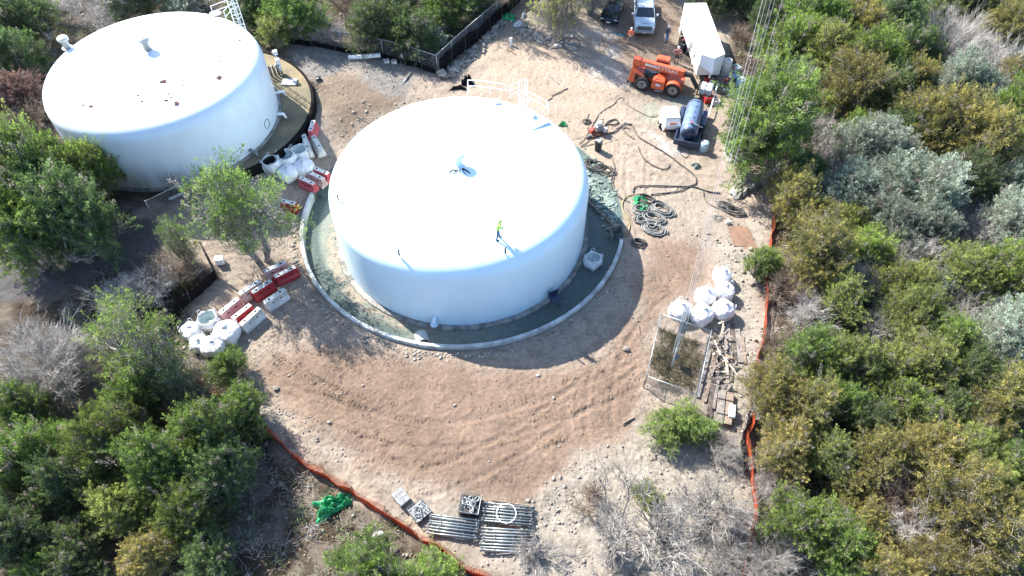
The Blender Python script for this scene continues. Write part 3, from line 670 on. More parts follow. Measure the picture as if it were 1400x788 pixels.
def bulkbag(label, c, s=1.15, h=1.0, openb=False, seed=0, group='white bulk bags'):
    t = thing('bulk_bag', label, 'bulk bag', c, random.Random(seed).uniform(0, 1.5), group)
    rr = random.Random(seed); mb = MB(); nu, nv = 28, 12; vs_ = []
    top = 1.0 if not openb else 1.0
    rows = []
    for i in range(nv+1):
        z = i/nv
        bul = .90 + .13*math.sin(min(1, z*1.05)*math.pi)
        if not openb and z > .8: bul *= 1-.55*((z-.8)/.2)**1.6
        row = []
        for j in range(nu):
            a = 2*math.pi*j/nu; e = .72 if z < .8 else .85
            x = math.copysign(abs(math.cos(a))**e, math.cos(a)); y = math.copysign(abs(math.sin(a))**e, math.sin(a))
            wv = 1+.05*math.sin(a*5+rr.random()*.6+z*3)+.035*math.sin(a*9+seed+z*7)+rr.uniform(-.03, .03)
            row.append((x*s/2*bul*wv, y*s/2*bul*wv, h*(z-.04*math.sin(a*4)*(z > .85))))
        rows += row
    if openb:
        for k, (f_, zz) in enumerate([(.86, .97), (.8, .6), (.45, .42), (0.02, .5)]):
            for j in range(nu):
                a = 2*math.pi*j/nu; rows.append((math.cos(a)*s/2*f_*.95, math.sin(a)*s/2*f_*.95, h*(zz+rr.uniform(-.04, .04))))
    else:
        for k, (f_, zz) in enumerate([(.32, 1.03), (.14, 1.09), (.17, 1.15), (.02, 1.13)]):
            for j in range(nu):
                a = 2*math.pi*j/nu; rows.append((math.cos(a)*s/2*f_*rr.uniform(.75, 1.2)+.05, math.sin(a)*s/2*f_*rr.uniform(.75, 1.2), h*(zz+rr.uniform(-.03, .03))))
    nr = len(rows)//nu
    mb.add(rows, [(i*nu+j, i*nu+(j+1) % nu, (i+1)*nu+(j+1) % nu, (i+1)*nu+j) for i in range(nr-1) for j in range(nu)])
    if openb: mb.mi = [1 if k//nu >= nv+1 else 0 for k in range(len(mb.f))]
    mb.build('bag_body', ['bag', 'bag_dark'], t, smooth=True)
    for sx, sy in ((1, 1), (1, -1), (-1, 1), (-1, -1)):
        q = Vector((sx*s*.40, sy*s*.40, h*.86)); k = rr.uniform(.15, .3) if openb else rr.uniform(.03, .12)
        MB().tube([q+Vector((-.12*sx, .05*sy, 0)), q+Vector((-.10*sx, .02*sy, k+.1)), q+Vector((.02*sx, -.1*sy, k+.14)), q+Vector((.04*sx, -.14*sy, 0))], .022, 5).build('lifting_loop', 'bag', t, smooth=True)
    return t
def bag(label, u, v, s, h, op, seed):
    g = GP(u, v).z; p = G(u, v, g+h*.55); p.z = gz(p.x, p.y)-.02; return bulkbag(label, p, s, h, op, seed)
bag('open white bulk bag rearmost of the lower left bags, behind the faded barrier', 285, 437, 1.4, .95, True, 1)
bag('biggest plump white bulk bag at the end of the lower left barriers', 309, 452, 1.65, 1.05, False, 2)
bag('white bulk bag in front of the lower left bags, just above the small round juniper', 290, 470, 1.5, .85, False, 3)
bag('slumped white bulk bag at the lower left edge of its group', 271, 467, 1.2, .8, False, 4)
bag('white bulk bag mostly hidden by the olive tree at lower left', 260, 450, 1.25, .85, False, 5)
bag('open white bulk bag leftmost of the group beside the old tank', 371, 222, 1.4, .9, True, 6)
bag('open white bulk bag with raised loops, middle of the group beside the old tank', 392, 214, 1.45, 1.0, True, 7)
bag('open white bulk bag nearest the pair of white barriers between the tanks', 410, 206, 1.4, .95, True, 8)
bag('full white bulk bag on the right of the old tank group, beside three barriers', 415, 225, 1.6, 1.05, False, 9)
bag('full white bulk bag in front of the open ones, above the green tree top', 393, 233, 1.5, .95, False, 10)
bag('full white bulk bag leftmost of the group above the guy anchor enclosure', 930, 424, 1.35, 1.15, False, 11)
bag('full white bulk bag behind the guy cables in the right hand group', 960, 430, 1.4, 1.15, False, 12)
bag('white bulk bag behind the one crossed by the guy cables', 965, 405, 1.3, 1.1, False, 13)
bag('white bulk bag farthest back in the right hand group', 988, 378, 1.2, 1.1, False, 14)
bag('white bulk bag in the middle of the right hand column of three', 991, 399, 1.25, 1.05, False, 15)
bag('full white bulk bag frontmost of the right hand column of three, beside its dark shadow', 989, 424, 1.35, 1.15, False, 16)
p = G(811, 356, .1); bb = bulkbag('open white bulk bag slumped on the teal floor inside the ring wall', (p.x, p.y, -.42), 1.25, .85, True, 17)

# pallets under right hand bags
def pallet(label, c, rz, nb=7):
    t = thing('pallet', label, 'pallet', c, rz, 'wooden pallets')
    for i in range(nb): MB().box((-.5+i/(nb-1.), 0, .13), (.10, 1.2, .02)).build('slat', 'wood', t)
    for y in (-.5, 0, .5): MB().box((0, y, .06), (1.1, .09, .1)).build('stringer', 'wood_dark', t)
    return t
p = GP(936, 442); pallet('wooden pallet showing at the foot of the leftmost right hand bulk bag', p, .2)

# ---- objects inside the moat
p = G(759, 413, -.2); st = thing('stool', 'dark blue folding stool standing in the shade inside the ring wall', 'stool', (p.x, p.y, -.4), .5)
MB().box((0, 0, .62), (.8, .75, .06), taper=.9).build('seat', 'blue_dark', st, bev=.02)
MB().box((0, .34, .85), (.78, .05, .45)).build('backrest', 'blue_dark', st, bev=.02)
for sx in (-1, 1):
    for sy in (-1, 1): MB().tube([(sx*.3, sy*.3, .6), (sx*.42, sy*.42, 0)], .022, 6).build('leg', 'galv', st)
p = G(576, 459, -.1); pc = thing('pipe_saddle', 'half round grey drain pipe cover by the ring wall in the tank shade', 'pipe', (p.x, p.y, -.42), .3)
MB().lathe([(.42, -.4), (.46, -.4), (.46, .4), (.42, .4)], 16, axis='Y', a0=0, a1=math.pi).build('pipe_shell', 'concrete', pc, auto=40)
p = G(838, 366, 0); q = thing('crumpled_sheet', 'crumpled pale sheet lying against the inside of the ring wall at right', 'tarp', (p.x, p.y, -.38), 1.2)
def cloth(name, L, W, H, m_, parent, seed=0, n_=26):
    rr = np.random.RandomState(seed); gx, gy = np.meshgrid(np.linspace(-1, 1, n_), np.linspace(-1, 1, n_))
    rad = 1+.22*np.sin(np.arctan2(gy, gx)*3+seed)+.1*np.sin(np.arctan2(gy, gx)*7+seed*2)
    e = np.maximum(np.abs(gx), np.abs(gy)); x = gx*L/2*rad; y = gy*W/2*rad
    z = H*(np.abs(fbm(gx*2.6+seed, gy*2.6, seed, 4)-.5)*3.2+.25)*np.clip(1.15-e**3, .03, 1)
    mb = MB(); mb.add(list(zip(x.ravel(), y.ravel(), z.ravel()+.02)), [(j*n_+i, j*n_+i+1, (j+1)*n_+i+1, (j+1)*n_+i) for j in range(n_-1) for i in range(n_-1)])
    o = mb.build(name, m_, parent, smooth=True); sd = o.modifiers.new('s', 'SOLIDIFY'); sd.thickness = .012; return o
cloth('sheet_cloth', 1.5, .6, .35, 'wood', q, 3)
p = G(844, 318, .2); cr = thing('open_crate', 'dark open box formed at the right end of the ring wall', 'box', (p.x, p.y, -.3), .2)
for sx, sy, dx, dy in ((-.45, 0, .05, .9), (.45, 0, .05, .9), (0, .45, .95, .05)): MB().box((sx, sy, .35), (dx, dy, .7)).build('side_panel', 'wood_grey', cr)
p = G(428, 367, -.3); pk = thing('plank', 'short wooden stick lying on the moat floor at left', 'plank', (p.x, p.y, -.33), .3); MB().box((0, 0, .03), (.6, .06, .04)).build('board', 'wood', pk)
# pale timber edge on the right, where the moat opens
a, b_ = G(804, 275, -.1), G(842, 312, -.1)
te = thing('timber_edge', 'straight pale timber edge crossing the moat right of the clean tank', 'timber', ((a.x+b_.x)/2, (a.y+b_.y)/2, -.3), math.atan2(b_.y-a.y, b_.x-a.x))
MB().box((0, 0, .08), ((b_-a).length+.4, .10, .35)).build('board', 'wood', te, bev=.01)
rb = MB()
for i in range(420):
    u = rnd.uniform(800, 845); v = 235+(u-800)*1.3+rnd.gauss(0, 14); p = G(u, v, 0)
    if math.hypot(p.x-T1.x, p.y-T1.y) < 9.9: continue
    q = abs(rnd.gauss(0, .09))+.04; rb.blob((p.x, p.y, gz(p.x, p.y)+q*.3), (q*rnd.uniform(.7, 1.6), q, q*.6), i, .3, 6, 4)
tag(kind(rb.build('rubble', 'teal_dust'), 'stuff'), 'teal grey rubble heaped in the moat right of the clean tank', 'rubble')

# ================================================================ VEHICLES
def wheel(parent, c, r, wd, side, rimr=.55, name='wheel'):
    w_ = MB().lathe([(r*.62, -wd/2), (r*.9, -wd/2), (r, -wd*.36), (r, wd*.36), (r*.9, wd/2), (r*.62, wd/2)], 28, axis='Y').build(name, 'rubber', parent, auto=30, loc=c)
    MB().lathe([(0, side*wd*.18), (r*.25, side*wd*.30), (r*.28, side*wd*.18), (r*rimr*.85, side*wd*.12), (r*rimr, side*wd*.50), (r*.63, side*wd*.5)], 20, axis='Y').build('rim', 'rim', w_, auto=30)
    MB().lathe([(0, side*wd*.33), (r*.17, side*wd*.33), (r*.18, side*wd*.2)], 14, axis='Y').build('hub', 'dark_slot', w_, auto=30)
    return w_
def lugs(w_, r, wd, n_=20):
    mb = MB()
    for i in range(n_):
        a = 2*math.pi*i/n_
        for sg in (-1, 1):
            aa = a+(math.pi/n_ if sg > 0 else 0)
            mb.box((r*1.01*math.cos(aa), sg*wd*.25, r*1.01*math.sin(aa)), (r*.08, wd*.46, r*.13), rot=Matrix.Rotation(-aa, 3, 'Y'))
    mb.build('tread_lugs', 'rubber', w_)
def loft(secs, caps=True):
    "secs: list of (x, [(y,z)...]) rings"
    mb = MB(); k = len(secs[0][1]); vs_ = [(x, y, z) for x, ring in secs for y, z in ring]
    fs = [(i*k+j, i*k+(j+1) % k, (i+1)*k+(j+1) % k, (i+1)*k+j) for i in range(len(secs)-1) for j in range(k)]
    if caps: fs += [tuple(range(k))[::-1], tuple((len(secs)-1)*k+j for j in range(k))]
    return mb.add(vs_, fs)
def ring(hw, z0, z1, tuck=.06, roundz=.08):
    return [(-hw+tuck, z0), (-hw, z0+.18), (-hw, z1-roundz), (-hw+roundz, z1), (hw-roundz, z1), (hw, z1-roundz), (hw, z0+.18), (hw-tuck, z0)]
def car(label, cat, loc, rz, L, W, paint, pickup=True):
    t = thing('pickup_truck' if pickup else 'parked_car', label, cat, loc, rz)
    hw = W/2; x0 = -L/2; X1 = L/2
    if pickup:
        secs = [(X1, ring(hw-.14, .45, .95)), (X1-.12, ring(hw-.03, .38, 1.12)), (X1-.5, ring(hw, .36, 1.20)), (X1-1.45, ring(hw, .36, 1.26)), (X1-1.5, ring(hw, .36, 1.28)), (x0+2.0, ring(hw, .36, 1.28))]
        loft(secs).build('body', paint, t, smooth=False, bev=.03)
        cab = [(X1-1.40, [(-hw+.06, 1.24), (-hw+.08, 1.27), (hw-.08, 1.27), (hw-.06, 1.24)]), (X1-2.15, [(-hw+.06, 1.24), (-hw+.22, 1.86), (hw-.22, 1.86), (hw-.06, 1.24)]), (X1-3.55, [(-hw+.06, 1.24), (-hw+.20, 1.88), (hw-.20, 1.88), (hw-.06, 1.24)]), (X1-3.8, [(-hw+.06, 1.24), (-hw+.1, 1.3), (hw-.1, 1.3), (hw-.06, 1.24)])]
        loft(cab).build('cab_glass', 'glass', t)
        rf = [(X1-2.12, [(-hw+.22, 1.85), (-hw+.26, 1.90), (hw-.26, 1.90), (hw-.22, 1.85)]), (X1-2.9, [(-hw+.19, 1.86), (-hw+.24, 1.94), (hw-.24, 1.94), (hw-.19, 1.86)]), (X1-3.6, [(-hw+.19, 1.86), (-hw+.24, 1.92), (hw-.24, 1.92), (hw-.19, 1.86)])]
        loft(rf).build('cab_roof', paint, t, bev=.02)
        for sg in (-1, 1):
            for xa, xb in ((X1-1.42, X1-2.14), (X1-2.85, X1-2.85), (X1-3.78, X1-3.58)):
                MB().tube([(xa, sg*(hw-.05), 1.26), (xb, sg*(hw-.19), 1.88)], .045, 5).build('pillar', paint, t)
        # bed
        MB().box((x0+1.0, 0, .62), (2.0, W-.1, .5)).box((x0+1.0, hw-.06, 1.05), (2.0, .10, .42)).box((x0+1.0, -hw+.06, 1.05), (2.0, .10, .42)).box((x0+.05, 0, 1.05), (.1, W-.1, .42)).build('bed', paint, t, bev=.02)
        MB().box((x0+1.05, 0, .90), (1.85, W-.34, .04)).build('bed_liner', 'dark_slot', t)
        # hood ridge, grille, bumper
        MB().box((X1-.85, 0, 1.255), (.95, .8, .03), taper=.8).build('hood_bulge', paint, t, bev=.01)
        gr = MB().box((X1-.03, 0, .86), (.10, W-.62, .36)).build('grille', 'dark_slot', t)
        for i in range(4): MB().box((X1+.03, 0, .74+i*.09), (.03, W-.66, .03)).build('grille_bar', 'galv', gr)
        MB().box((X1+.05, 0, .50), (.22, W-.10, .22)).build('bumper', 'galv', t, bev=.04)
        MB().box((X1+.17, 0, .52), (.01, .34, .16)).build('number_plate', 'sign', t)
        for sg in (-1, 1):
            MB().box((X1-.08, sg*(hw-.20), .92), (.16, .30, .24)).build('headlight', 'lamp', t, bev=.03)
            mr_ = MB().box((X1-1.75, sg*(hw+.20), 1.36), (.12, .24, .20)).build('side_mirror', 'white_paint', t, bev=.03)
            MB().tube([(X1-1.75, sg*(hw-.05), 1.3), (X1-1.75, sg*(hw+.12), 1.33)], .03, 5).build('mirror_arm', 'black_metal', mr_)
            MB().box((X1-.86, sg*(hw-.01), .55), (.98, .06, .5)).build('wheel_arch', 'dark_slot', t)
        wx = (X1-.95, x0+1.15); wr = .40
        MB().tube([(X1-1.38, -.7, 1.29), (X1-1.5, .05, 1.33)], .015, 4).tube([(X1-1.38, .1, 1.29), (X1-1.5, .75, 1.33)], .015, 4).build('wiper', 'black_metal', t)
    else:
        secs = [(X1, ring(hw-.22, .42, .66)), (X1-.15, ring(hw-.06, .32, .80)), (X1-.6, ring(hw, .28, .92)), (X1-1.35, ring(hw, .26, 1.02)), (x0+.8, ring(hw, .26, 1.05)), (x0+.15, ring(hw-.06, .30, .98)), (x0, ring(hw-.15, .4, .8))]
        loft(secs).build('body', paint, t, bev=.03)
        cab = [(X1-1.15, [(-hw+.08, .98), (-hw+.12, 1.02), (hw-.12, 1.02), (hw-.08, .98)]), (X1-2.0, [(-hw+.06, .98), (-hw+.26, 1.48), (hw-.26, 1.48), (hw-.06, .98)]), (x0+1.0, [(-hw+.06, .98), (-hw+.26, 1.50), (hw-.26, 1.50), (hw-.06, .98)]), (x0+.35, [(-hw+.08, .98), (-hw+.14, 1.04), (hw-.14, 1.04), (hw-.08, .98)])]
        loft(cab).build('cabin_glass', 'glass', t)
        loft([(X1-1.98, [(-hw+.27, 1.47), (-hw+.32, 1.50), (hw-.32, 1.50), (hw-.27, 1.47)]), (X1-2.6, [(-hw+.24, 1.48), (-hw+.3, 1.54), (hw-.3, 1.54), (hw-.24, 1.48)]), (x0+1.0, [(-hw+.25, 1.48), (-hw+.3, 1.52), (hw-.3, 1.52), (hw-.25, 1.48)])]).build('roof', paint, t, bev=.02)
        for sg in (-1, 1):
            MB().box((X1-.16, sg*(hw-.24), .70), (.2, .32, .12)).build('headlight', 'lamp', t, bev=.03)
            MB().box((X1-1.6, sg*(hw+.08), 1.05), (.12, .18, .13)).build('side_mirror', paint, t, bev=.03)
        MB().box((X1-.02, 0, .50), (.08, .9, .16)).build('grille', 'dark_slot', t)
        MB().box((X1+.02, 0, .48), (.02, .42, .13)).build('number_plate', 'white_paint', t)
        wx = (X1-.85, x0+.85); wr = .34
    for x in wx:
        for sg in (-1, 1): wheel(t, (x, sg*(hw-.12), wr), wr, .24, sg)
    return t
f = G(881.5, 47, .3); r_ = G(884.2, 3, 1.9); d = (f-r_); rz = math.atan2(f.y-r_.y, f.x-r_.x)
Lp = 5.8; cpos = Vector((f.x, f.y, 0)) - Vector((math.cos(rz), math.sin(rz), 0))*(Lp/2)
car('pale silver pickup truck with dark bed, parked nose towards the yard', 'pickup truck', (cpos.x, cpos.y, 0), rz, Lp, 2.03, 'silver_paint')
a = G(845, 36, .4); b_ = G(856, 5, .7); rz = math.atan2(a.y-b_.y, a.x-b_.x); ca_ = G(833, 33, .3)
cpos = Vector((ca_.x, ca_.y, 0)) - Vector((math.cos(rz), math.sin(rz), 0))*2.25
car('black car parked left of the pickup under the trees', 'car', (cpos.x, cpos.y, 0), rz, 4.6, 1.85, 'black_paint', False)

# telehandler
wa, wb = G(879, 115, .65), G(921, 124, .65); rz = math.atan2(wb.y-wa.y, wb.x-wa.x); wbL = (wb-wa).length
dx_, dy_ = math.cos(rz), math.sin(rz); ctr = Vector((wa.x, wa.y, 0)) + Vector((-dy_, dx_, 0))*1.02
th = thing('telehandler', 'orange telescopic handler with black wheels lifting a pallet of grey bags', 'telehandler', (ctr.x, ctr.y, 0), rz)
MB().box((1.3, 0, .85), (4.6, 1.0, .55)).build('chassis', 'dark_orange', th, bev=.04)
# rear counterweight body
MB().hexa([(-1.35, -.95, .55), (-.05, -.95, .55), (-.05, .95, .55), (-1.35, .95, .55), (-1.2, -.85, 1.75), (.1, -.85, 1.25), (.1, .85, 1.25), (-1.2, .85, 1.75)]).build('rear_body', 'orange', th, bev=.05)
for i in range(4): MB().box((-.62+i*.0, -.965+.02, .78+i*.2), (.34, .06, .12), rot=Matrix.Rotation(.0, 3, 'Y')).build('vent_slot', 'dark_slot', th)
MB().box((-1.33, 0, .5), (.2, 1.9, .22)).build('rear_bumper', 'black_metal', th)
MB().hexa([(-.1, -.60, 1.1), (.9, -.60, 1.1), (.9, .60, 1.1), (-.1, .60, 1.1), (-.1, -.55, 1.35), (.9, -.55, 1.35), (.9, .55, 1.35), (-.1, .55, 1.35)]).build('middle_deck', 'black_metal', th)
# right hand engine housing
MB().hexa([(.85, -1.25, .5), (2.05, -1.25, .5), (2.05, -.35, .5), (.85, -.35, .5), (.90, -1.15, 1.35), (2.0, -1.15, 1.30), (2.0, -.35, 1.35), (.90, -.35, 1.40)]).build('engine_housing', 'dark_orange', th, bev=.04)
MB().hexa([(1.0, -1.05, 1.36), (2.0, -1.0, 1.32), (1.95, -.5, 1.38), (1.0, -.5, 1.42), (1.1, -.95, 1.48), (1.8, -.9, 1.40), (1.8, -.55, 1.44), (1.1, -.55, 1.52)]).build('engine_cover', 'orange', th, bev=.04)
MB().box((1.45, -1.235, .95), (.42, .03, .22)).build('warning_plate', 'sign', th)
MB().box((1.6, -1.28, .42), (.7, .16, .06)).build('step', 'galv', th)
# front fenders
for sg in (-1, 1):
    MB().lathe([(.74, -.22), (.80, -.22), (.80, .22), (.74, .22)], 14, c=(wbL, sg*1.02, .65), axis='Y', a0=R(20), a1=R(160)).build('front_fender', 'dark_orange', th, auto=40)
MB().hexa([(2.2, -.75, .6), (3.5, -.6, .6), (3.5, .6, .6), (2.2, .75, .6), (2.2, -.7, 1.25), (3.3, -.5, 1.1), (3.3, .5, 1.1), (2.2, .7, 1.25)]).build('front_body', 'dark_orange', th, bev=.04)
# cab on the far side
MB().box((1.35, .82, 1.15), (1.35, .8, .9)).build('cab_body', 'orange', th, bev=.04)
MB().hexa([(.72, .46, 1.55), (1.98, .46, 1.55), (1.98, 1.2, 1.55), (.72, 1.2, 1.55), (.8, .5, 2.3), (1.8, .5, 2.3), (1.8, 1.15, 2.3), (.8, 1.15, 2.3)]).build('cab_glass', 'glass', th)
rf = MB().hexa([(.68, .40, 2.3), (1.95, .40, 2.3), (1.95, 1.25, 2.3), (.68, 1.25, 2.3), (.78, .5, 2.5), (1.85, .5, 2.48), (1.85, 1.15, 2.48), (.78, 1.15, 2.5)]).build('cab_roof', 'orange', th, bev=.04)
MB().box((1.3, .82, 2.5), (.35, .3, .03)).build('roof_hatch', 'dark_orange', rf)
for x in (.74, 1.9):
    for y in (.47, 1.18): MB().tube([(x, y, 1.5), (x, y, 2.32)], .045, 5).build('cab_post', 'dark_orange', th)
# boom
bA, bB = Vector((-1.25, 0, 2.15)), Vector((3.45, 0, 1.85))
bd = (bB-bA); BL = bd.length; bm = Matrix.Rotation(-math.atan2(bd.z, bd.x), 3, 'Y')
bo = MB().box((bA+bB)/2, (BL, .46, .58), rot=bm).build('boom', 'orange', th, bev=.03)
MB().box(bA+Vector((.35, 0, .0)), (.7, .60, .70), rot=bm).build('boom_pivot', 'orange', th, bev=.06)
MB().box(bB+bm@Vector((-.06, 0, 0)), (.14, .54, .66), rot=bm).build('boom_collar', 'dark_orange', th, bev=.02)
tp = Matrix.Rotation(-math.atan2(bd.z, bd.x), 4, 'Y')
text_part('SKYTRAK', .50, 'text_white', th, Matrix.Translation((bA+bB)/2+Vector((.75, -.245, -.02)))@tp@Matrix.Rotation(math.pi/2, 4, 'X'))
MB().box((bA+bB)/2+bm@Vector((-.75, -.236, .05)), (1.0, .012, .22), rot=bm).build('pale_stripe', 'text_white', th)
bC = bB+bm@Vector((.75, 0, -.02))
MB().box((bB+bC)/2, ((bC-bB).length, .30, .36), rot=bm).build('inner_boom', 'black_metal', th, bev=.02)
MB().hexa([(bC.x-.15, -.16, bC.z-.25), (bC.x+.55, -.2, .55), (bC.x+.55, .2, .55), (bC.x-.15, .16, bC.z-.25), (bC.x-.1, -.16, bC.z+.2), (bC.x+.75, -.2, .75), (bC.x+.75, .2, .75), (bC.x-.1, .16, bC.z+.2)]).build('boom_head', 'black_metal', th, bev=.03)
MB().box((bC.x+.75, 0, .75), (.10, 1.25, .9)).build('fork_carriage', 'black_metal', th)
for y in (-.4, .4): MB().box((bC.x+1.35, y, .28), (1.2, .12, .05)).build('fork', 'black_metal', th)
MB().tube([(.2, -.1, 1.15), (1.4, -.1, 1.66)], .08, 8).build('lift_cylinder', 'galv', th)
MB().tube([(.3, -.40, 1.35), (.15, -.45, 1.7), (-.3, -.42, 1.75), (-.5, -.4, 1.5)], .03, 5).tube([(.5, -.45, 1.35), (.35, -.5, 1.8), (-.1, -.45, 1.8)], .03, 5).build('hydraulic_hose', 'rubber', th)
for x in (0, wbL):
    for sg in (-1, 1):
        w_ = wheel(th, (x, sg*1.02, .65), .64, .40, sg, .52); lugs(w_, .64, .40)
    MB().tube([(x, -.95, .65), (x, .95, .65)], .12, 8).build('axle', 'black_metal', th)
# the pallet of bags on its forks
fc = Vector((bC.x+1.45, 0, .32)); wl_ = th.matrix_basis if False else Matrix.Translation(th.location)@Matrix.Rotation(rz, 4, 'Z')
P_ = wl_@fc
pallet('pallet held up on the forks of the orange telehandler', (P_.x, P_.y, .30), rz+.1)
k = 0
for iz in range(3):
    for ix in range(2):
        for iy in range(2):
            q = wl_@Vector((fc.x-.28+ix*.56, -.3+iy*.6, .47+iz*.2)); k += 1
            s_ = thing('cement_bag', 'grey paper bag of blasting grit on the telehandler pallet, %s layer' % ('bottom', 'middle', 'top')[iz], 'bag', q, rz+rnd.uniform(-.1, .1), 'bags on the telehandler pallet: %s layer' % ('bottom', 'middle', 'top')[iz])
            MB().blob((0, 0, .1), (.29, .31, .11), k, .04, 14, 6, e=.5).build('sack', M.setdefault('sack', mat('grey_sack', (.42, .47, .48), .7, var=.15, scale=3)), s_, smooth=True)

# trailer
tr = thing('enclosed_trailer', 'long white enclosed gooseneck trailer with pointed nose, doors on its left side', 'trailer', (18.0, 59.6, 0), R(-90)+math.atan2(.2, 8.5))
TL = 8.5; hw = 1.08
MB().box((0, 0, 1.75), (TL, hw*2, 2.3)).build('trailer_body', 'trailer', tr, bev=.05)
MB().add([(TL/2, -hw, 1.9), (TL/2, hw, 1.9), (TL/2+.2, hw, 1.8), (TL/2+1.1, 0, 1.45), (TL/2+.2, -hw, 1.8), (TL/2, -hw, 2.9), (TL/2, hw, 2.9), (TL/2+.1, hw, 2.88), (TL/2+.75, 0, 2.86), (TL/2+.1, -hw, 2.88)], [(0, 1, 2, 3, 4), (9, 8, 7, 6, 5), (4, 3, 8, 9), (3, 2, 7, 8), (0, 4, 9, 5), (2, 1, 6, 7)]).build('v_nose', 'trailer', tr, bev=.03)
MB().box((TL/2+.62, 0, 1.2), (.16, .16, .9)).build('hitch_neck', 'trailer', tr)
MB().box((0, 0, 2.905), (TL-.1, hw*2-.1, .02)).build('roof_skin', 'trailer', tr)
for i in range(9): MB().box((-TL/2+.5+i*.93, 0, 2.918), (.03, hw*2-.15, .012)).build('roof_seam', 'trailer', tr)
for x, w_ in ((.9, .75), (2.4, .75)):
    dr = MB().box((x, -hw-.01, 1.7), (w_, .03, 1.85)).build('side_door', 'trailer_grey', tr); MB().box((x+.2, -hw-.04, 1.6), (.06, .05, .2)).build('handle', 'black_metal', dr)
MB().box((0, 0, .56), (TL-.3, 1.5, .12)).build('frame', 'black_metal', tr)
for x in (-1.2, -.2):
    for sg in (-1, 1): wheel(tr, (x, sg*.95, .36), .36, .22, sg)
for sg in (-1, 1):
    MB().tube([(TL/2-.4, sg*.8, .6), (TL/2-.4, sg*.8, 0)], .05, 6).build('landing_leg', 'black_metal', tr)
    MB().box((-.7, sg*(hw+.02), .78), (1.9, .05, .12)).build('fender', 'trailer_grey', tr)
# compressor: cream, sloped nose
cA, cB, cC = G(905, 181, .3), G(932, 181, .3), G(917, 151, 1.3)
cm = thing('air_compressor', 'cream white towable air compressor with sloped hood and black wheels', 'compressor', ((cA.x+cB.x)/2, (cA.y+cB.y)/2+1.0, 0), R(-88))
MB().hexa([(-1.05, -.78, .35), (1.0, -.78, .35), (1.0, .78, .35), (-1.05, .78, .35), (-.95, -.62, 1.50), (.55, -.66, 1.45), (.55, .66, 1.45), (-.95, .62, 1.50)]).build('canopy', 'compressor', cm, bev=.05)
sc_o = MB().hexa([(.55, -.66, 1.30), (1.03, -.74, .62), (1.03, .74, .62), (.55, .66, 1.30), (.56, -.6, 1.44), (1.06, -.68, .92), (1.06, .68, .92), (.56, .6, 1.44)]).build('sloped_panel', 'compressor', cm, bev=.02)
for i in range(8): MB().box((.62, -.5+i*.143, 1.385), (.06, .05, .03), rot=Matrix.Rotation(.8, 3, 'Y')).build('louvre', 'dark_slot', cm)
em = Matrix.Translation((.925, 0, 1.085))@Matrix.Rotation(.80, 4, 'Y')
eb = MB()
for k_ in range(4): eb.add([em@Vector((.09, -.30+k_*.15, .006)), em@Vector((.09, -.19+k_*.15, .006)), em@Vector((-.09, -.12+k_*.15, .006)), em@Vector((-.09, -.23+k_*.15, .006)), em@Vector((.09, -.30+k_*.15, -.01)), em@Vector((.09, -.19+k_*.15, -.01)), em@Vector((-.09, -.12+k_*.15, -.01)), em@Vector((-.09, -.23+k_*.15, -.01))], [(0, 1, 2, 3), (7, 6, 5, 4), (0, 4, 5, 1), (1, 5, 6, 2), (2, 6, 7, 3), (3, 7, 4, 0)])
eb.add([em@Vector((x_, y_, .010)) for x_, y_ in ((.03, -.30), (.03, .30), (-.02, .33), (-.02, -.27))], [(0, 1, 2, 3)])
eb.build('emblem', 'text_red', cm)
MB().box((1.02, 0, .42), (.06, 1.3, .14)).build('rear_bumper', 'dark_slot', cm)
for sg in (-1, 1):
    MB().box((1.04, sg*.55, .62), (.04, .12, .1)).build('tail_light', 'red_paint', cm)
    wheel(cm, (-.05, sg*.85, .33), .33, .2, sg); MB().box((-.05, sg*.86, .72), (.85, .24, .04)).build('mudguard', 'compressor', cm, bev=.02)
MB().tube([(-1.0, 0, .4), (-2.1, 0, .45)], .05, 6).build('drawbar', 'black_metal', cm)
MB().box((-.2, -.2, 1.5), (.3, .2, .03)).build('lifting_eye_cover', 'galv', cm)
# blue blast pot lying on its skid
a, b_ = G(952, 146, 1.2), G(942, 184, 1.2); rzt = math.atan2(b_.y-a.y, b_.x-a.x); mid = (a+b_)/2; LL = (b_-a).length
bt = thing('blue_tank_trailer', 'faded blue horizontal pressure tank mounted on a dark blue skid beside the compressor', 'tank', (mid.x, mid.y, 0), rzt)
pf = [(0, -LL/2-.28), (.45, -LL/2-.18), (.68, -LL/2+.05), (.72, -LL/2+.25), (.72, LL/2-.25), (.68, LL/2-.05), (.45, LL/2+.18), (0, LL/2+.28)]
MB().lathe(pf, 32, axis='X', c=(0, 0, 1.25)).build('tank_shell', 'blue_tank', bt, smooth=True)
MB().lathe([(.60, LL/2-.0), (.62, LL/2+.05), (.4, LL/2+.22), (0, LL/2+.31)], 28, axis='X', c=(0, 0, 1.25)).build('end_cap', 'blue_dark', bt, smooth=True)
for x in (-LL/2+.3, LL/2-.3): MB().lathe([(.735, x-.03), (.735, x+.03)], 28, axis='X', c=(0, 0, 1.25)).build('weld_band', 'blue_dark', bt)
for i in range(5): MB().lathe([(0, .04), (.05, .04), (.06, 0)], 8).build('fitting', 'black_metal', bt, loc=(-LL/2+.4+i*.75, .1, 1.97), auto=40)
MB().tube([(LL/2-.4, .0, 1.95), (LL/2-.35, .05, 2.15), (LL/2-.2, .5, 2.1), (LL/2-.2, 1.0, 1.9)], .04, 6).build('valve_pipe', 'galv', bt); MB().box((LL/2-.35, .02, 2.12), (.3, .1, .1)).build('valve_handle', 'red_paint', bt)
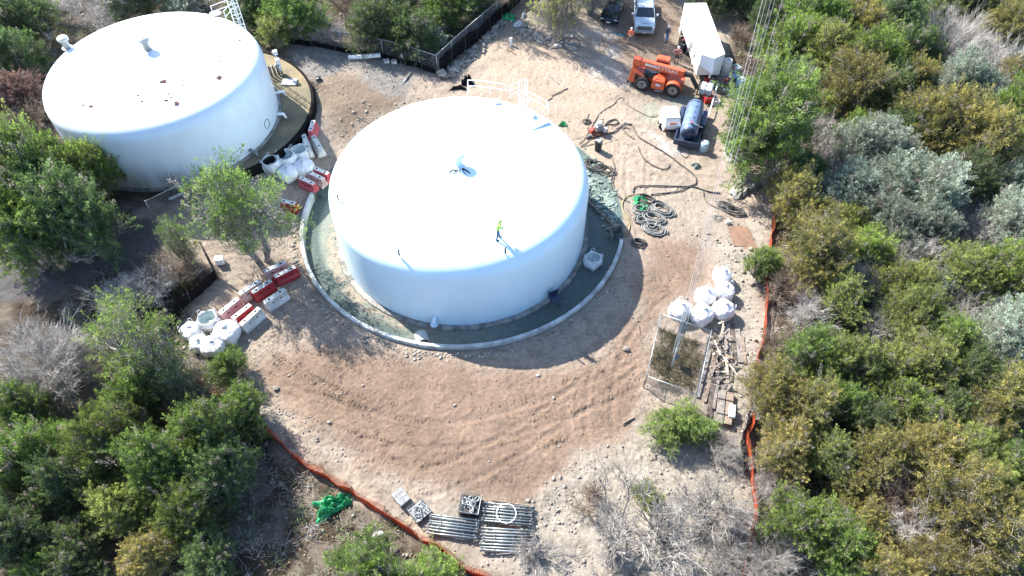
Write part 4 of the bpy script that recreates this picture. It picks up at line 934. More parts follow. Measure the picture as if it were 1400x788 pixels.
for sg in (-1, 1):
    MB().box((0, sg*.98, .55), (LL+1.2, .12, .35)).build('side_rail', 'blue_dark', bt, bev=.01)
    MB().box((-.6, sg*1.0, .95), (LL*.5, .36, .45)).build('tool_box', 'blue_dark', bt, bev=.02)
    for x in (-LL*.25, LL*.25): MB().box((x, sg*.5, .7), (.16, .2, .7)).build('saddle', 'blue_dark', bt)
MB().box((0, 0, .45), (LL+1.2, 1.9, .08)).build('deck', 'blue_dark', bt)
MB().box((LL/2+.62, 0, .62), (.12, 2.05, .5)).build('end_panel', 'blue_dark', bt)
for x in (-.5, .5):
    for sg in (-1, 1): wheel(bt, (x, sg*1.12, .36), .36, .22, sg)

# ================================================================ PEOPLE
def person(label, loc, rz, pose, cl, group='people on the site'):
    """pose: joint positions in local metres, facing +x. cl: materials"""
    t = thing('person', label, 'person', loc, rz, group); J = {k: Vector(v) for k, v in pose.items()}
    def remesh(o, s_=.014):
        m_ = o.modifiers.new('r', 'REMESH'); m_.mode = 'VOXEL'; m_.voxel_size = s_; m_.use_smooth_shade = True
        q = o.modifiers.new('sm', 'SMOOTH'); q.iterations = 4; q.factor = .5
    def torso(mb, e=0.0, z0=0.0):
        hp, ch, nk = J['hip'], J['chest'], J['neck']
        side = (J['shl']-J['shr']).normalized(); up = (nk-hp).normalized(); fw = side.cross(up).normalized()
        secs = [(hp-up*.06, .150, .105), (hp+up*.03, .165, .115), (hp.lerp(ch, .45), .140, .100), (ch, .170, .118), (ch.lerp(nk, .55), .175, .105), (ch.lerp(nk, .85), .12, .08), (nk, .06, .06)]
        vs_ = []; n_ = 16
        for c_, a_, b2 in secs:
            for j in range(n_): an_ = 2*math.pi*j/n_; vs_.append(c_+side*(a_+e)*math.cos(an_)+fw*(b2+e)*math.sin(an_))
        fs = [(i*n_+j, i*n_+(j+1) % n_, (i+1)*n_+(j+1) % n_, (i+1)*n_+j) for i in range(len(secs)-1) for j in range(n_)]
        fs += [tuple(range(n_))[::-1], tuple((len(secs)-1)*n_+j for j in range(n_))]
        mb.add(vs_, fs)
    # body: one continuous surface
    mb = MB(); torso(mb)
    h = J['head']; f_ = (J['face']).normalized(); sd = Vector((0, 0, 1)).cross(f_).normalized()
    mb.tube([J['neck']-Vector((0, 0, .04)), J['neck'], h-Vector((0, 0, .06))], [.06, .055, .055], 10)
    mb.blob(h, (.098, .078, .122), 1, 0, 16, 12, rot=Matrix.Rotation(math.atan2(f_.y, f_.x), 3, 'Z'))
    mb.blob(h+f_*.045-Vector((0, 0, .06)), (.05, .05, .055), 1, 0, 10, 8)
    mb.blob(h+f_*.100-Vector((0, 0, .02)), (.022, .016, .028), 1, 0, 8, 6)           # nose
    for sg in (-1, 1): mb.blob(h+sd*.080*sg-Vector((0, 0, .01)), (.016, .014, .032), 1, 0, 8, 6)   # ears
    for s_ in 'lr':
        sh_, el, wr_ = J['sh'+s_], J['el'+s_], J['wr'+s_]
        mb.tube([J['chest'].lerp(sh_, .5), sh_, sh_.lerp(el, .5), el, el.lerp(wr_, .4), wr_], [.06, .056, .047, .039, .038, .026], 10)
        hd = (wr_-el).normalized(); px_ = hd.cross(Vector((0, 0, 1))); px_ = px_.normalized() if px_.length > .2 else Vector((1, 0, 0)); pn = px_.cross(hd).normalized()
        mb.tube([wr_, wr_+hd*.04, wr_+hd*.085], [.026, .036, .034], 8)
        for i, ln in enumerate((.062, .074, .070, .054)):
            b0_ = wr_+hd*.082+px_*(-.030+.020*i); mb.tube([b0_, b0_+hd*ln*.5, b0_+hd*ln*.85+pn*.02, b0_+hd*ln+pn*.04], [.0095, .009, .0085, .0075], 6)
        b0_ = wr_+hd*.03-px_*.03; mb.tube([b0_, b0_-px_*.03+hd*.03, b0_-px_*.035+hd*.06+pn*.01], [.012, .011, .009], 6)
        hp_, kn, an_ = J['hip']+(J['shl']-J['shr']).normalized()*(.085 if s_ == 'l' else -.085), J['kn'+s_], J['an'+s_]
        mb.tube([hp_, hp_.lerp(kn, .5), kn, kn.lerp(an_, .35), an_], [.085, .072, .052, .054, .036], 12)
        tf = J.get('toe', Vector((1, 0, 0))); mb.tube([an_, an_+tf*.03-Vector((0, 0, .05)), an_+tf*.15-Vector((0, 0, .06))], [.036, .042, .032], 8)
    body = mb.build('body', 'skin', t); remesh(body)
    # clothing
    mb = MB(); torso(mb, .016)
    slv = cl.get('sleeve', .9)
    for s_ in 'lr':
        sh_, el, wr_ = J['sh'+s_], J['el'+s_], J['wr'+s_]
        if slv > .5: mb.tube([J['chest'].lerp(sh_, .5), sh_, sh_.lerp(el, .5), el, el.lerp(wr_, (slv-.5)*2)], [.072, .072, .062, .054, .042], 10)
        else: mb.tube([J['chest'].lerp(sh_, .5), sh_, sh_.lerp(el, slv*2)], [.072, .070, .062], 10)
    o = mb.build('shirt', cl['top'], t); remesh(o)
    if cl.get('bands'):
        up = (J['neck']-J['hip']).normalized(); side = (J['shl']-J['shr']).normalized(); fw = side.cross(up).normalized(); c_ = J['hip'].lerp(J['chest'], .55)
        MB().tube([c_+side*(.175)*math.cos(a)+fw*.132*math.sin(a) for a in np.linspace(0, 2*math.pi, 20)[:-1]], .018, 5, closed=True).build('reflective_band', cl['bands'], o)
        for sg in (-1, 1): MB().tube([c_+side*.09*sg+fw*.13, J['chest']+side*.09*sg+fw*.14, J['neck']+side*.10*sg-up*.03], .016, 5).build('reflective_band', cl['bands'], o)
    mb = MB(); hp = J['hip']
    up = (J['neck']-hp).normalized(); side = (J['shl']-J['shr']).normalized(); fw = side.cross(up).normalized()
    mb.blob(hp, (.13, .165, .11), 1, 0, 14, 8)
    for s_ in 'lr':
        hp_, kn, an_ = hp+side*(.085 if s_ == 'l' else -.085), J['kn'+s_], J['an'+s_]
        if cl.get('shorts'): mb.tube([hp_, hp_.lerp(kn, .5), hp_.lerp(kn, .95)], [.105, .095, .085], 12)
        else: mb.tube([hp_, hp_.lerp(kn, .5), kn, kn.lerp(an_, .5), an_+Vector((0, 0, .02))], [.102, .088, .070, .066, .058], 12)
    o = mb.build('trousers', cl['legs'], t); remesh(o)
    for s_ in 'lr':
        an_ = J['an'+s_]; tf = J.get('toe', Vector((1, 0, 0))); mb = MB()
        mb.tube([an_+Vector((0, 0, .05)), an_-Vector((0, 0, .01)), an_+tf*.05-Vector((0, 0, .045)), an_+tf*.17-Vector((0, 0, .05))], [.052, .056, .054, .042], 10); b2 = mb.build('boot', cl.get('boots', 'dark_cloth'), t, smooth=True)
    if cl.get('hat'):
        ht = MB().lathe([(0, .135), (.06, .128), (.10, .095), (.117, .04), (.120, .0), (.108, -.01)], 18, c=(0, 0, 0)).build('hard_hat' if cl.get('hard') else 'cap', cl['hat'], t, smooth=True, loc=h+Vector((0, 0, .035)))
        MB().hexa([(.08, -.07, -.005), (.19, -.05, -.015), (.19, .05, -.015), (.08, .07, -.005), (.08, -.07, .01), (.19, -.05, 0), (.19, .05, 0), (.08, .07, .01)]).build('brim', cl['hat'], ht).rotation_euler = (0, 0, math.atan2(f_.y, f_.x))
    else:
        MB().blob(h-f_*.015+Vector((0, 0, .03)), (.100, .088, .108), 4, .04, 12, 8).build('hair', 'hair', t, smooth=True)
    return t
def pose(**k):
    P = dict(hip=(0, 0, .93), chest=(.01, 0, 1.28), neck=(.01, 0, 1.47), head=(.03, 0, 1.62), face=(1, 0, -.1), shl=(0, .19, 1.40), shr=(0, -.19, 1.40), ell=(-.02, .25, 1.12), elr=(-.02, -.25, 1.12),
             wrl=(.08, .24, .87), wrr=(.08, -.24, .87), knl=(.03, .10, .50), knr=(.02, -.10, .50), anl=(-.02, .11, .09), anr=(-.02, -.11, .09)); P.update(k); return P
p = GP(862, 61); person('worker in an orange hi-vis vest and grey trousers standing in front of the pickup', p, R(-100), pose(wrl=(.18, .12, 1.0), wrr=(.20, -.10, 1.02), ell=(.0, .27, 1.12), elr=(0, -.27, 1.12)), dict(top='hivis_orange', legs='grey_cloth', bands='reflective', hat='white_cap' if False else 'whitecap', hard=1))
p = GP(912, 58); person('person in navy jacket and blue jeans, one hand at the head, right of the pickup', p, R(-80), pose(elr=(.10, -.30, 1.24), wrr=(.14, -.13, 1.52), knr=(.10, -.08, .5), anr=(.12, -.10, .09)), dict(top='navy', legs='bluejeans', hat='whitecap'))
p = GP(925, 87); person('person in a faded red checked shirt and shorts with hands on hips behind the telehandler', p, R(-95), pose(ell=(-.08, .40, 1.16), wrl=(.04, .20, 1.0), elr=(-.08, -.40, 1.16), wrr=(.04, -.20, 1.0), knl=(.02, .13, .5), anl=(-.02, .17, .09), knr=(.02, -.13, .5), anr=(-.02, -.17, .09)), dict(top='plaid', legs='dark_cloth', shorts=True, sleeve=.6, hat='whitecap'))
p = on_roof(681, 327); person('worker in lime green hooded top and jeans standing on the clean tank roof', (p.x+T1.x, p.y+T1.y, p.z-.38-.03), R(20), pose(hip=(0, 0, .93), chest=(.07, 0, 1.25), neck=(.12, 0, 1.42), head=(.18, 0, 1.55), shl=(.09, .19, 1.36), shr=(.09, -.19, 1.36), ell=(.14, .26, 1.10), wrl=(.36, .14, 1.12), elr=(.2, -.26, 1.12), wrr=(.42, -.08, 1.28), knl=(.10, .09, .5), anl=(.14, .11, .09), knr=(-.04, -.10, .5), anr=(-.14, -.12, .09)), dict(top='hivis_green', legs='jeans', hat='hivis_green', sleeve=1.0), 'people on the tank roof')
p2 = Vector((p.x+T1.x, p.y+T1.y, p.z-.38))+Matrix.Rotation(R(20), 3, 'Z')@Vector((.46, -.05, 1.25))
sg_ = thing('spray_gun', 'small dark spray gun held up by the worker on the roof', 'spray gun', p2, R(20)); MB().tube([(-.05, 0, 0), (.28, 0, .22)], .022, 6).build('barrel', 'black_metal', sg_); MB().tube([(-.02, 0, .0), (-.02, 0, -.16)], .02, 6).build('grip', 'black_metal', sg_)

# ================================================================ FENCES
def chain_mesh(mb, a, b, za, zb, h, sp=.075, r=.0035):
    L = (b-a).length; d = (b-a)/L; nrm = Vector((-d.y, d.x, 0)).normalized()
    k = int((L+h)/sp)
    for i in range(k):
        for sg in (1, -1):
            s0 = i*sp - (h if sg > 0 else 0); s1 = s0+h*sg if sg > 0 else s0-h
            if sg < 0: s0, s1 = i*sp, i*sp-h
            c0, c1 = max(0, min(L, s0)), max(0, min(L, s1))
            if abs(s1-s0) < 1e-6 or abs(c1-c0) < .02: continue
            h0 = (c0-s0)/(s1-s0)*h; h1 = (c1-s0)/(s1-s0)*h
            p0 = a+d*c0; p1 = a+d*c1; g0 = za+(zb-za)*c0/L; g1 = za+(zb-za)*c1/L
            mb.tube([(p0.x, p0.y, g0+h0), (p1.x, p1.y, g1+h1)], r, 3, caps=False)
def chain_fence(label, pts, h, post=2.4, m_='galv', ox=None, group='chain link fences', skip_top=False, r=.0035, sp=.075):
    o = Vector((sum(p.x for p in pts)/len(pts), sum(p.y for p in pts)/len(pts), 0)); t = thing('chain_link_fence', label, 'fence', o, 0, group)
    mb = MB()
    for a, b_ in zip(pts, pts[1:]):
        L = (Vector((b_.x-a.x, b_.y-a.y, 0))).length; n_ = max(1, round(L/post)); A = Vector((a.x-o.x, a.y-o.y, 0)); B = Vector((b_.x-o.x, b_.y-o.y, 0))
        za, zb = a.z, b_.z
        chain_mesh(mb, A, B, za+.02, zb+.02, h-.03, r=r, sp=sp)
        MB().tube([A+Vector((0, 0, za+h)), B+Vector((0, 0, zb+h))], .028, 6).build('top_rail', m_, t, smooth=True)
        for i in range(n_+1):
            if i == n_ and b_ is not pts[-1]: continue
            q = A.lerp(B, i/n_); z = za+(zb-za)*i/n_; MB().tube([q+Vector((0, 0, z-.1)), q+Vector((0, 0, z+h+.06))], .035, 6).build('post', m_, t, smooth=True)
    kind(mb.build('wire_mesh', 'wire', t), 'stuff'); return t
def net_fence(label, pts, h, cloth_, m_='orange_net', name='safety_fence', lean=0.0, group='orange safety fences', step=.35, cell=.13):
    "plastic net hung between stakes; wavers as the real one does"
    P_ = []
    for a, b_ in zip(pts, pts[1:]):
        L = (b_-a).length; n_ = max(1, int(L/step))
        for i in range(n_): P_.append(a.lerp(b_, i/n_))
    P_.append(pts[-1]); o = Vector((P_[0].x, P_[0].y, 0)); t = thing(name, label, 'fence', o, 0, group)
    for p in P_:
        p.x += (vnoise(p.x*.8, p.y*.8, 2)-.5)*.30; p.y += (vnoise(p.x*.8, p.y*.8, 7)-.5)*.30; p.z = gz(p.x, p.y)
    hs = [h*(.82+.3*float(vnoise(i*.35, 3.3, 5))) for i in range(len(P_))]
    off = [Vector(((float(vnoise(i*.5, 1, 9))-.5)*.25, (float(vnoise(i*.5, 5, 9))-.5)*.25, 0)) for i in range(len(P_))]
    Q = lambda i, f: P_[i]-o+off[i]*f*.8+Vector((0, 0, hs[i]*f))
    if cloth_:
        mb = MB(); vs_ = []
        for i in range(len(P_)): vs_ += [Q(i, f) for f in (-.1, .35, .7, 1)]
        mb.add(vs_, [(i*4+j, i*4+j+1, (i+1)*4+j+1, (i+1)*4+j) for i in range(len(P_)-1) for j in range(3)])
        c_ = mb.build('silt_cloth', m_, t, smooth=True); s_ = c_.modifiers.new('s', 'SOLIDIFY'); s_.thickness = .012
    else:
        mb = MB(); rows_ = int(h/cell)
        for r_ in range(rows_+1):
            f = r_/rows_; w_ = .018 if 0 < r_ < rows_ else .03
            for i in range(len(P_)-1):
                a, b_ = Q(i, f), Q(i+1, f); mb.add([a-Vector((0, 0, w_)), b_-Vector((0, 0, w_)), b_+Vector((0, 0, w_)), a+Vector((0, 0, w_))], [(0, 1, 2, 3)])
        for i in range(len(P_)-1):
            n_ = 3
            for k in range(n_):
                a = Q(i, 0).lerp(Q(i+1, 0), k/n_); b_ = Q(i, 1).lerp(Q(i+1, 1), k/n_); d = (Q(i+1, 0)-Q(i, 0)).normalized()*.014
                mb.add([a-d, a+d, b_+d, b_-d], [(0, 1, 2, 3)])
        kind(mb.build('net', m_, t), 'stuff')
    for i in range(0, len(P_), max(1, int(2.2/step))):
        MB().tube([Q(i, -.1), Q(i, 1.12)], .022, 5).build('stake', 'rust' if not cloth_ else 'dull_galv', t)
    return t
def pl(px, z=0): return [GP(u, v) for u, v in px]
# top fence: chain link with black cloth along its foot
top_pts = pl([(360, 55), (408, 58), (440, 62), (500, 72), (552, 84), (600, 100)])
chain_fence('long chain link fence along the top of the site behind the gravel', top_pts, 1.9, 2.3)
tfence = net_fence('black silt cloth along the foot of the top chain link fence', pl([(372, 54), (440, 64), (500, 74), (555, 87), (596, 100)]), .55, True, 'black_plastic_and_shade', 'silt_fence', group='black silt fences')
net_fence('tall black silt fence running from the fence corner up to the top of the photo', pl([(602, 102), (640, 68), (680, 35), (728, -12)]), 1.5, True, 'black_plastic_and_shade', 'silt_fence', group='black silt fences')
chain_fence('chain link fence behind the tall black silt fence at the top corner', pl([(600, 99), (640, 62), (700, 10)]), 1.9, 2.6)
net_fence('short black silt fence by the leaning post at lower left', pl([(232, 448), (262, 410), (299, 380)]), .8, True, 'black_plastic_and_shade', 'silt_fence', group='black silt fences')
net_fence('orange net fence with metal stakes along the bottom left edge of the cleared yard', pl([(272, 524), (310, 548), (357, 582), (402, 622), (445, 652), (492, 682), (540, 712), (580, 740), (622, 765), (672, 800)]), 1.25, False)
net_fence('orange silt cloth backing at the foot of the bottom left net fence', pl([(300, 543), (357, 584), (402, 624), (445, 654), (492, 684), (540, 714), (580, 742), (622, 767), (670, 800)]), .75, True, 'orange_net')
net_fence('orange net fence on the right edge of the site above the enclosure', pl([(1084, 202), (1078, 235), (1068, 262), (1058, 300), (1052, 340), (1046, 390), (1044, 430), (1038, 470), (1030, 520)]), .75, False)
net_fence('orange silt cloth along the right edge beside the bulk bags', pl([(1084, 204), (1072, 262), (1056, 318), (1050, 372), (1044, 432), (1036, 490)]), .45, True, 'orange_net')
net_fence('orange net fence going down the right side beside the bare shrubs', pl([(1026, 570), (1018, 600), (1020, 640), (1028, 680), (1030, 720), (1022, 755), (1008, 800)]), .9, False)
net_fence('orange silt cloth going down behind the bare shrubs at lower right', pl([(1026, 572), (1019, 610), (1024, 660), (1030, 705), (1020, 760)]), .6, True, 'orange_net')
net_fence('strip of black silt cloth left of the lower orange fence', pl([(1021, 568), (1013, 605), (1014, 650)]), .5, True, 'black_plastic_and_shade', 'silt_fence', group='black silt fences')
# enclosure
enc = [G(879, 531), G(947, 556), G(966, 471), G(899, 447), G(879, 531)]
for q in enc: q.z = gz(q.x, q.y)
chain_fence('small square chain link enclosure around the guy cable anchor', enc, 1.45, 3.0, r=.003, sp=.09)
# low fence in front of the old tank
ftp = [G(215, 302, 1.0), G(262, 280, 1.0), G(330, 246, 1.0)]
for q in ftp: q.z = gz(q.x, q.y)
cf = chain_fence('low chain link fence with a white sign in front of the weathered tank', ftp, 1.7, 3.2, r=.006, sp=.09)
a = G(208, 297, .9); b_ = G(240, 282, .9); MB().tube([(a.x-cf.location.x, a.y-cf.location.y, .9), (b_.x-cf.location.x, b_.y-cf.location.y, .9)], .05, 6).build('middle_rail', 'galv', cf)
m_, rz, L = along(232, 272, 255, 262, 1.7)
sg_ = thing('notice_board', 'pale notice board hung on the low fence in front of the weathered tank', 'sign', (m_.x, m_.y-.1, 1.2), rz)
MB().box((0, 0, .3), (1.2, .03, .75), rot=Matrix.Rotation(-.5, 3, 'X')).build('panel', 'sign', sg_, bev=.005)
m_, rz, L = along(426, 44, 436, 46, 1.5)
sg2 = thing('notice_board', 'small pale notice on the top chain link fence above the gravel', 'sign', (m_.x, m_.y-.12, .8), rz); MB().box((0, 0, .35), (.75, .03, .55)).build('panel', 'sign', sg2)

# ================================================================ GUY CABLES AND ANCHOR
ga = GP(917, 506); an_ = thing('guy_anchor', 'galvanised steel guy anchor arm with turnbuckles rising inside the enclosure', 'anchor', ga, 0)
az = R(18)
hd = Vector((math.sin(az), math.cos(az), 0))
def dirv(e): return hd*math.cos(R(e))+Vector((0, 0, math.sin(R(e))))
tip = dirv(60)*1.0
MB().box(tip*.5, (.12, .06, 1.1), rot=dirv(60).to_track_quat('Z', 'Y').to_matrix()).build('anchor_arm', 'galv', an_, bev=.01)
MB().box(tip+Vector((0, 0, .25)), (.05, .55, .75), rot=dirv(60).to_track_quat('Z', 'Y').to_matrix()).build('equaliser_plate', 'galv', an_)
MB().box(tip*.75+Vector((.1, 0, .3)), (.30, .05, .35), rot=dirv(50).to_track_quat('Z', 'Y').to_matrix()).build('lug_plate', 'dull_galv', an_)
ELEV = [(38, -.16, .012), (44, -.06, .010), (54, .0, .010), (60, .05, .010), (70, .16, .010)]
side_ = Vector((hd.y, -hd.x, 0))
for i, (e, off, r_) in enumerate(ELEV):
    s0 = tip+side_*off+Vector((0, 0, .2+.12*i)); d = dirv(e)
    q1 = s0+d*1.3; q2 = s0+d*2.1
    MB().tube([s0, q1], .018, 5).build('rod', 'galv', an_)
    MB().box((q1+q2)/2, (.11, .05, .8), rot=d.to_track_quat('Z', 'Y').to_matrix()).build('turnbuckle', 'turnb', an_)
    MB().tube([q2, q2+d*1.0], .03, 5).build('cable_grip', 'galv', an_)
    c0 = ga+q2+d*.6
    cb = thing('guy_cable', ['lowest and leftmost', 'second lowest', 'middle one', 'second highest', 'steepest and rightmost'][i]+' of the steel guy cables rising from the enclosure to the top edge', 'cable', c0, 0, 'steel guy cables')
    LT = 60/math.cos(R(e))
    pts = [d*LT*t_+Vector((0, 0, -LT*.004*math.sin(math.pi*t_)*4*.3)) for t_ in np.linspace(0, 1, 16)]
    MB().tube(pts, r_*.78, 5).build('strand', M.setdefault('cable', mat('pale_steel_cable', (.48, .49, .55), .45, .2, var=.05)), cb)
# ================================================================ HOSES
def smooth_path(P_, n_=8):
    out = []
    for i in range(len(P_)-1):
        p0 = P_[max(i-1, 0)]; p1 = P_[i]; p2 = P_[i+1]; p3 = P_[min(i+2, len(P_)-1)]
        for k in range(n_):
            t_ = k/n_; out.append(.5*((2*p1)+(p2-p0)*t_+(2*p0-5*p1+4*p2-p3)*t_*t_+(3*p1-p0-3*p2+p3)*t_**3))
    out.append(P_[-1]); return out
def hose(label, px, r_, m_='dusty_rubber', group=None, name='hose', cat='hose'):
    P_ = smooth_path([GP(u, v) for u, v in px])
    for p in P_: p.z = gz(p.x, p.y)+r_+.035
    o = P_[0].copy(); t = MB().tube([p-o for p in P_], r_, 6).build(name, m_, None, smooth=True); t.location = o
    return tag(t, label, cat, group or 'hoses lying on the ground')
hose('long grey hose looping across the dirt right of the clean tank towards the guy cables', [(866, 265), (868, 258), (880, 256), (905, 256), (930, 257), (948, 255), (952, 250), (948, 240), (920, 218), (895, 202), (875, 190), (868, 180), (864, 172), (852, 173), (840, 182), (833, 184)], .055)
hose('second grey hose returning below the first one to the coils', [(890, 268), (910, 266), (930, 263), (945, 257), (965, 263), (985, 266)], .055)
hose('dark hose loop just right of the pump unit', [(826, 176), (832, 168), (842, 165), (846, 169), (840, 172), (828, 171)], .06)
hose('thin dark hose arc in the open dirt below the compressor', [(873, 202), (878, 215), (890, 226), (905, 233), (914, 231), (916, 226)], .045)
hose('thin hose hairpin next to the pump hose', [(868, 192), (858, 185), (852, 178), (856, 176), (862, 178)], .03)
hose('pale hose running from the compressor back to the far dirt', [(904, 159), (890, 161), (876, 155), (862, 147), (853, 140), (853, 135), (846, 136), (838, 145), (822, 155), (812, 170), (800, 190), (792, 198)], .035, 'pale_hose')
hose('thin dark line from the pump towards the tank roof edge', [(818, 178), (808, 192), (795, 201), (800, 201), (817, 197)], .03)
hose('dark hose dropping from the blue tank skid in a small loop', [(942, 190), (943, 210), (938, 217), (931, 212), (932, 205)], .025)
hose('yellow hose curving beside the green net', [(868, 268), (856, 271), (851, 282), (853, 292), (858, 300), (861, 312), (857, 322), (854, 325)], .045, 'yellow_hose')
hose('dusty hose pair going down to the teal rubble', [(838, 220), (841, 233), (836, 248), (838, 262), (848, 272), (862, 278)], .035)
hose('dusty hose beside the pair going down to the coils', [(843, 235), (839, 250), (842, 262), (852, 275)], .03)
hose('pale hose from the top gravel down to the clean tank', [(454, 118), (462, 130), (473, 140), (476, 150), (490, 160), (505, 168), (518, 172)], .03, 'pale_hose')
hose('thin hose from the right hand coil up to the main loop', [(962, 263), (963, 272), (968, 280), (980, 286), (990, 290)], .03)
hose('thin cable trailing over the dirt left of the pump', [(783, 192), (795, 189), (806, 183), (814, 180)], .015)
def coil(label, u, v, rx, ry, turns, r_, m_='dusty_rubber', seed=0, rz=0, hgt=.25, eight=False):
    c = GP(u, v); rr = random.Random(seed); t = thing('hose_coil', label, 'coiled hose', c, rz, 'coils of hose')
    pts = []; N = turns*16; ph = [rr.uniform(0, 6) for _ in range(4)]
    for i in range(N):
        a = i/16*2*math.pi; k = 1-.45*(i/N)*rr.uniform(.96, 1.04)+.08*math.sin(a*.37+ph[0])
        x = rx*k*math.cos(a)+.10*rx*math.sin(a*.21+ph[1]); y = ry*k*math.sin(a)+.12*ry*math.cos(a*.17+ph[2])
        if eight: y = ry*k*math.sin(2*a)*.6+.08*math.sin(a*.3)
        z = r_+.05+hgt*(.5+.5*math.sin(i*.13+ph[3]))*(i/N)+.03*math.sin(a*3)
        pts.append((x, y, z))
    MB().tube(pts, r_, 5).build('coiled_line', m_, t, smooth=True); return t
coil('dark hose coil by the edge of the teal rubble right of the clean tank', 813, 228, 1.0, .65, 7, .035, seed=1, rz=-.4)
coil('smaller half of the dark hose pile by the teal rubble', 827, 234, .95, .55, 6, .035, seed=2, rz=-.5)
coil('pale grey hose coil at the top of the big pile beside the green net', 884, 276, .85, .6, 7, .05, 'galv' if False else 'dusty_hose' if False else 'dusty_rubber', 3, -.6)
PH = M['coilgrey'] = mat('pale_grey_hose', (.17, .175, .165), .6, var=.25, scale=3)
coil('pale hose coil at the right of the big pile', 905, 288, 1.05, .65, 8, .05, 'coilgrey', 4, -.7)
coil('pale hose coil in the middle of the big pile', 893, 300, 1.0, .6, 7, .05, 'coilgrey', 5, -.5)
coil('figure eight of pale hose at the left of the big pile', 884, 306, 1.1, .9, 5, .05, 'coilgrey', 6, -.6, eight=True)
coil('pale hose coil at the bottom of the big pile with a dark centre', 894, 316, .95, .65, 8, .05, 'coilgrey', 7, -.4)
coil('pale hose coil under the green net', 878, 290, .8, .55, 6, .05, 'coilgrey', 8, -.2)
coil('small tight dark coil at the corner of the ring wall', 873, 334, .55, .42, 8, .045, 'dusty_rubber', 9, -.3)
coil('dark hose coil in the pale rubble under the guy cables', 1004, 291, .95, .5, 7, .045, 'dusty_rubber', 10, -.5)
coil('second dark hose coil overlapping the one under the guy cables', 992, 284, .7, .4, 5, .045, 'dusty_rubber', 11, -.4)
coil('round rubber ring lying on the dirt left of the pump', 803, 168, .34, .34, 4, .06, 'dusty_rubber', 12, 0, .08)
coil('thin pale coil by the brown plywood', 982, 300, .4, .3, 3, .02, 'coilgrey', 13, 0, .05)
# ================================================================ PUMP UNIT and small site items
p = GP(818, 183); pu = thing('pump_unit', 'small red and grey engine driven pump on the open dirt', 'pump', p, .4)
MB().box((0, 0, .12), (1.5, .9, .1)).build('skid', 'rust', pu)
MB().box((.1, .1, .5), (.6, .5, .6)).build('engine_block', 'grey_metal', pu, bev=.04); MB().lathe([(0, .3), (.2, .3), (.24, .22), (.24, 0)], 16).build('air_filter', 'white_plastic', pu, loc=(.1, .1, .8), auto=40)
MB().tube([(-.5, -.1, .4), (-.5, .3, .4)], .22, 12).build('pump_housing', 'red_paint', pu); MB().tube([(.1, .3, .7), (.5, .4, .8), (.7, .4, .7)], .05, 8).build('exhaust', 'galv', pu)
MB().box((.55, -.25, .4), (.35, .35, .35)).build('battery_box', 'white_plastic', pu, bev=.03)
for x in (-.7, .7):
    for y in (-.42, .42): MB().tube([(x, y, .1), (x, y, 1.0)], .025, 6).build('roll_bar', 'black_metal', pu)
for y in (-.42, .42): MB().tube([(-.7, y, 1.0), (.7, y, 1.0)], .025, 6).build('roll_bar', 'black_metal', pu)
p = GP(818, 206); bn = thing('waste_bin', 'dark upright round bin with rubbish on top casting a long shadow', 'bin', p, 0)
MB().lathe([(0, .02), (.28, .02), (.34, 1.0), (.36, 1.02), (.30, 1.0), (.27, .5), (0, .5)], 18).build('bin_body', 'green_bin', bn, auto=40)
for i in range(6): MB().blob((rnd.uniform(-.15, .15), rnd.uniform(-.15, .15), .95), (.16, .14, .12), i, .3, 7, 5).build('rubbish', 'white_plastic', bn)
def rockthing(label, u, v, s_, m_='rock', name='boulder', cat='rock', seed=0):
    o = MB().blob((0, 0, s_*.5), (s_, s_*.8, s_*.7), seed, .22, 9, 6).build(name, m_, None, smooth=False); o.location = GP(u, v); return tag(o, label, cat)
p = GP(806, 189); o = thing('hose_fitting', 'small grey fitting on the dirt below the pump', 'fitting', p, .5); MB().tube([(-.3, 0, .12), (.3, 0, .12)], .12, 8).build('barrel', 'wood_grey', o); MB().box((0, 0, .25), (.15, .15, .15)).build('knob', 'galv', o)
def tarp(label, u, v, L, W, H, rz, m_, seed, name='tarp'):
    t = thing(name, label, 'tarp', GP(u, v, -.02), rz); cloth('cloth', L, W, H, m_, t, seed); return t
tarp('crumpled bright green tarp in the shade just outside the bottom orange fence', 452, 692, 1.9, 1.1, .65, .45, 'green_tarp', 2)
tarp('small end of the green tarp nearest the orange fence', 469, 683, 1.0, .6, .35, .3, 'green_tarp', 5)
tarp('green tarp bundle at the foot of the black fence at the top', 694, 26, 1.8, .7, .55, -.25, 'green_tarp', 4)
tarp('bright green net lying over the top of the hose coils', 875, 276, .8, 1.0, .4, 1.7, 'green_tarp', 7)
tarp('second green net scrap over the hose coils', 882, 286, .9, .6, .35, -.3, 'green_tarp', 8)
tarp('green cloth scrap by the roof edge right of the hatches', 771, 171, .6, .5, .3, -.3, 'green_tarp', 9)
tarp('white plastic bag on the roots left of the small tree at the top', 711, 36, .9, .6, .5, .4, 'bag', 6, 'plastic_bag')
tarp('thin white bag scrap above the other white bag at the top', 717, 22, .3, .9, .3, -.2, 'bag', 12, 'plastic_bag')
tarp('black plastic heap left of the tank guardrail', 627, 121, 1.3, .5, .3, .1, 'black_plastic_and_shade', 3)
tarp('second black plastic heap with white bag beside the guardrail', 640, 114, 1.0, .8, .6, .4, 'black_plastic_and_shade', 11)
tarp('dark teal plastic sheet on the dirt left of the worker in orange', 846, 48, 1.3, .4, .12, -.4, 'teal_cloth', 13)
tarp('grey green cloth on the pale rubble below the blue drum', 952, 229, .6, .6, .35, .3, 'teal_dust', 14)
tarp('white cloth scraps among rubble below the guy cables', 1006, 266, .6, .5, .3, .3, 'bag', 15)
tarp('pale grey rubble sheet spread under the telehandler forks tree', 1010, 210, 2.6, 2.0, .35, .4, 'wallside', 16)
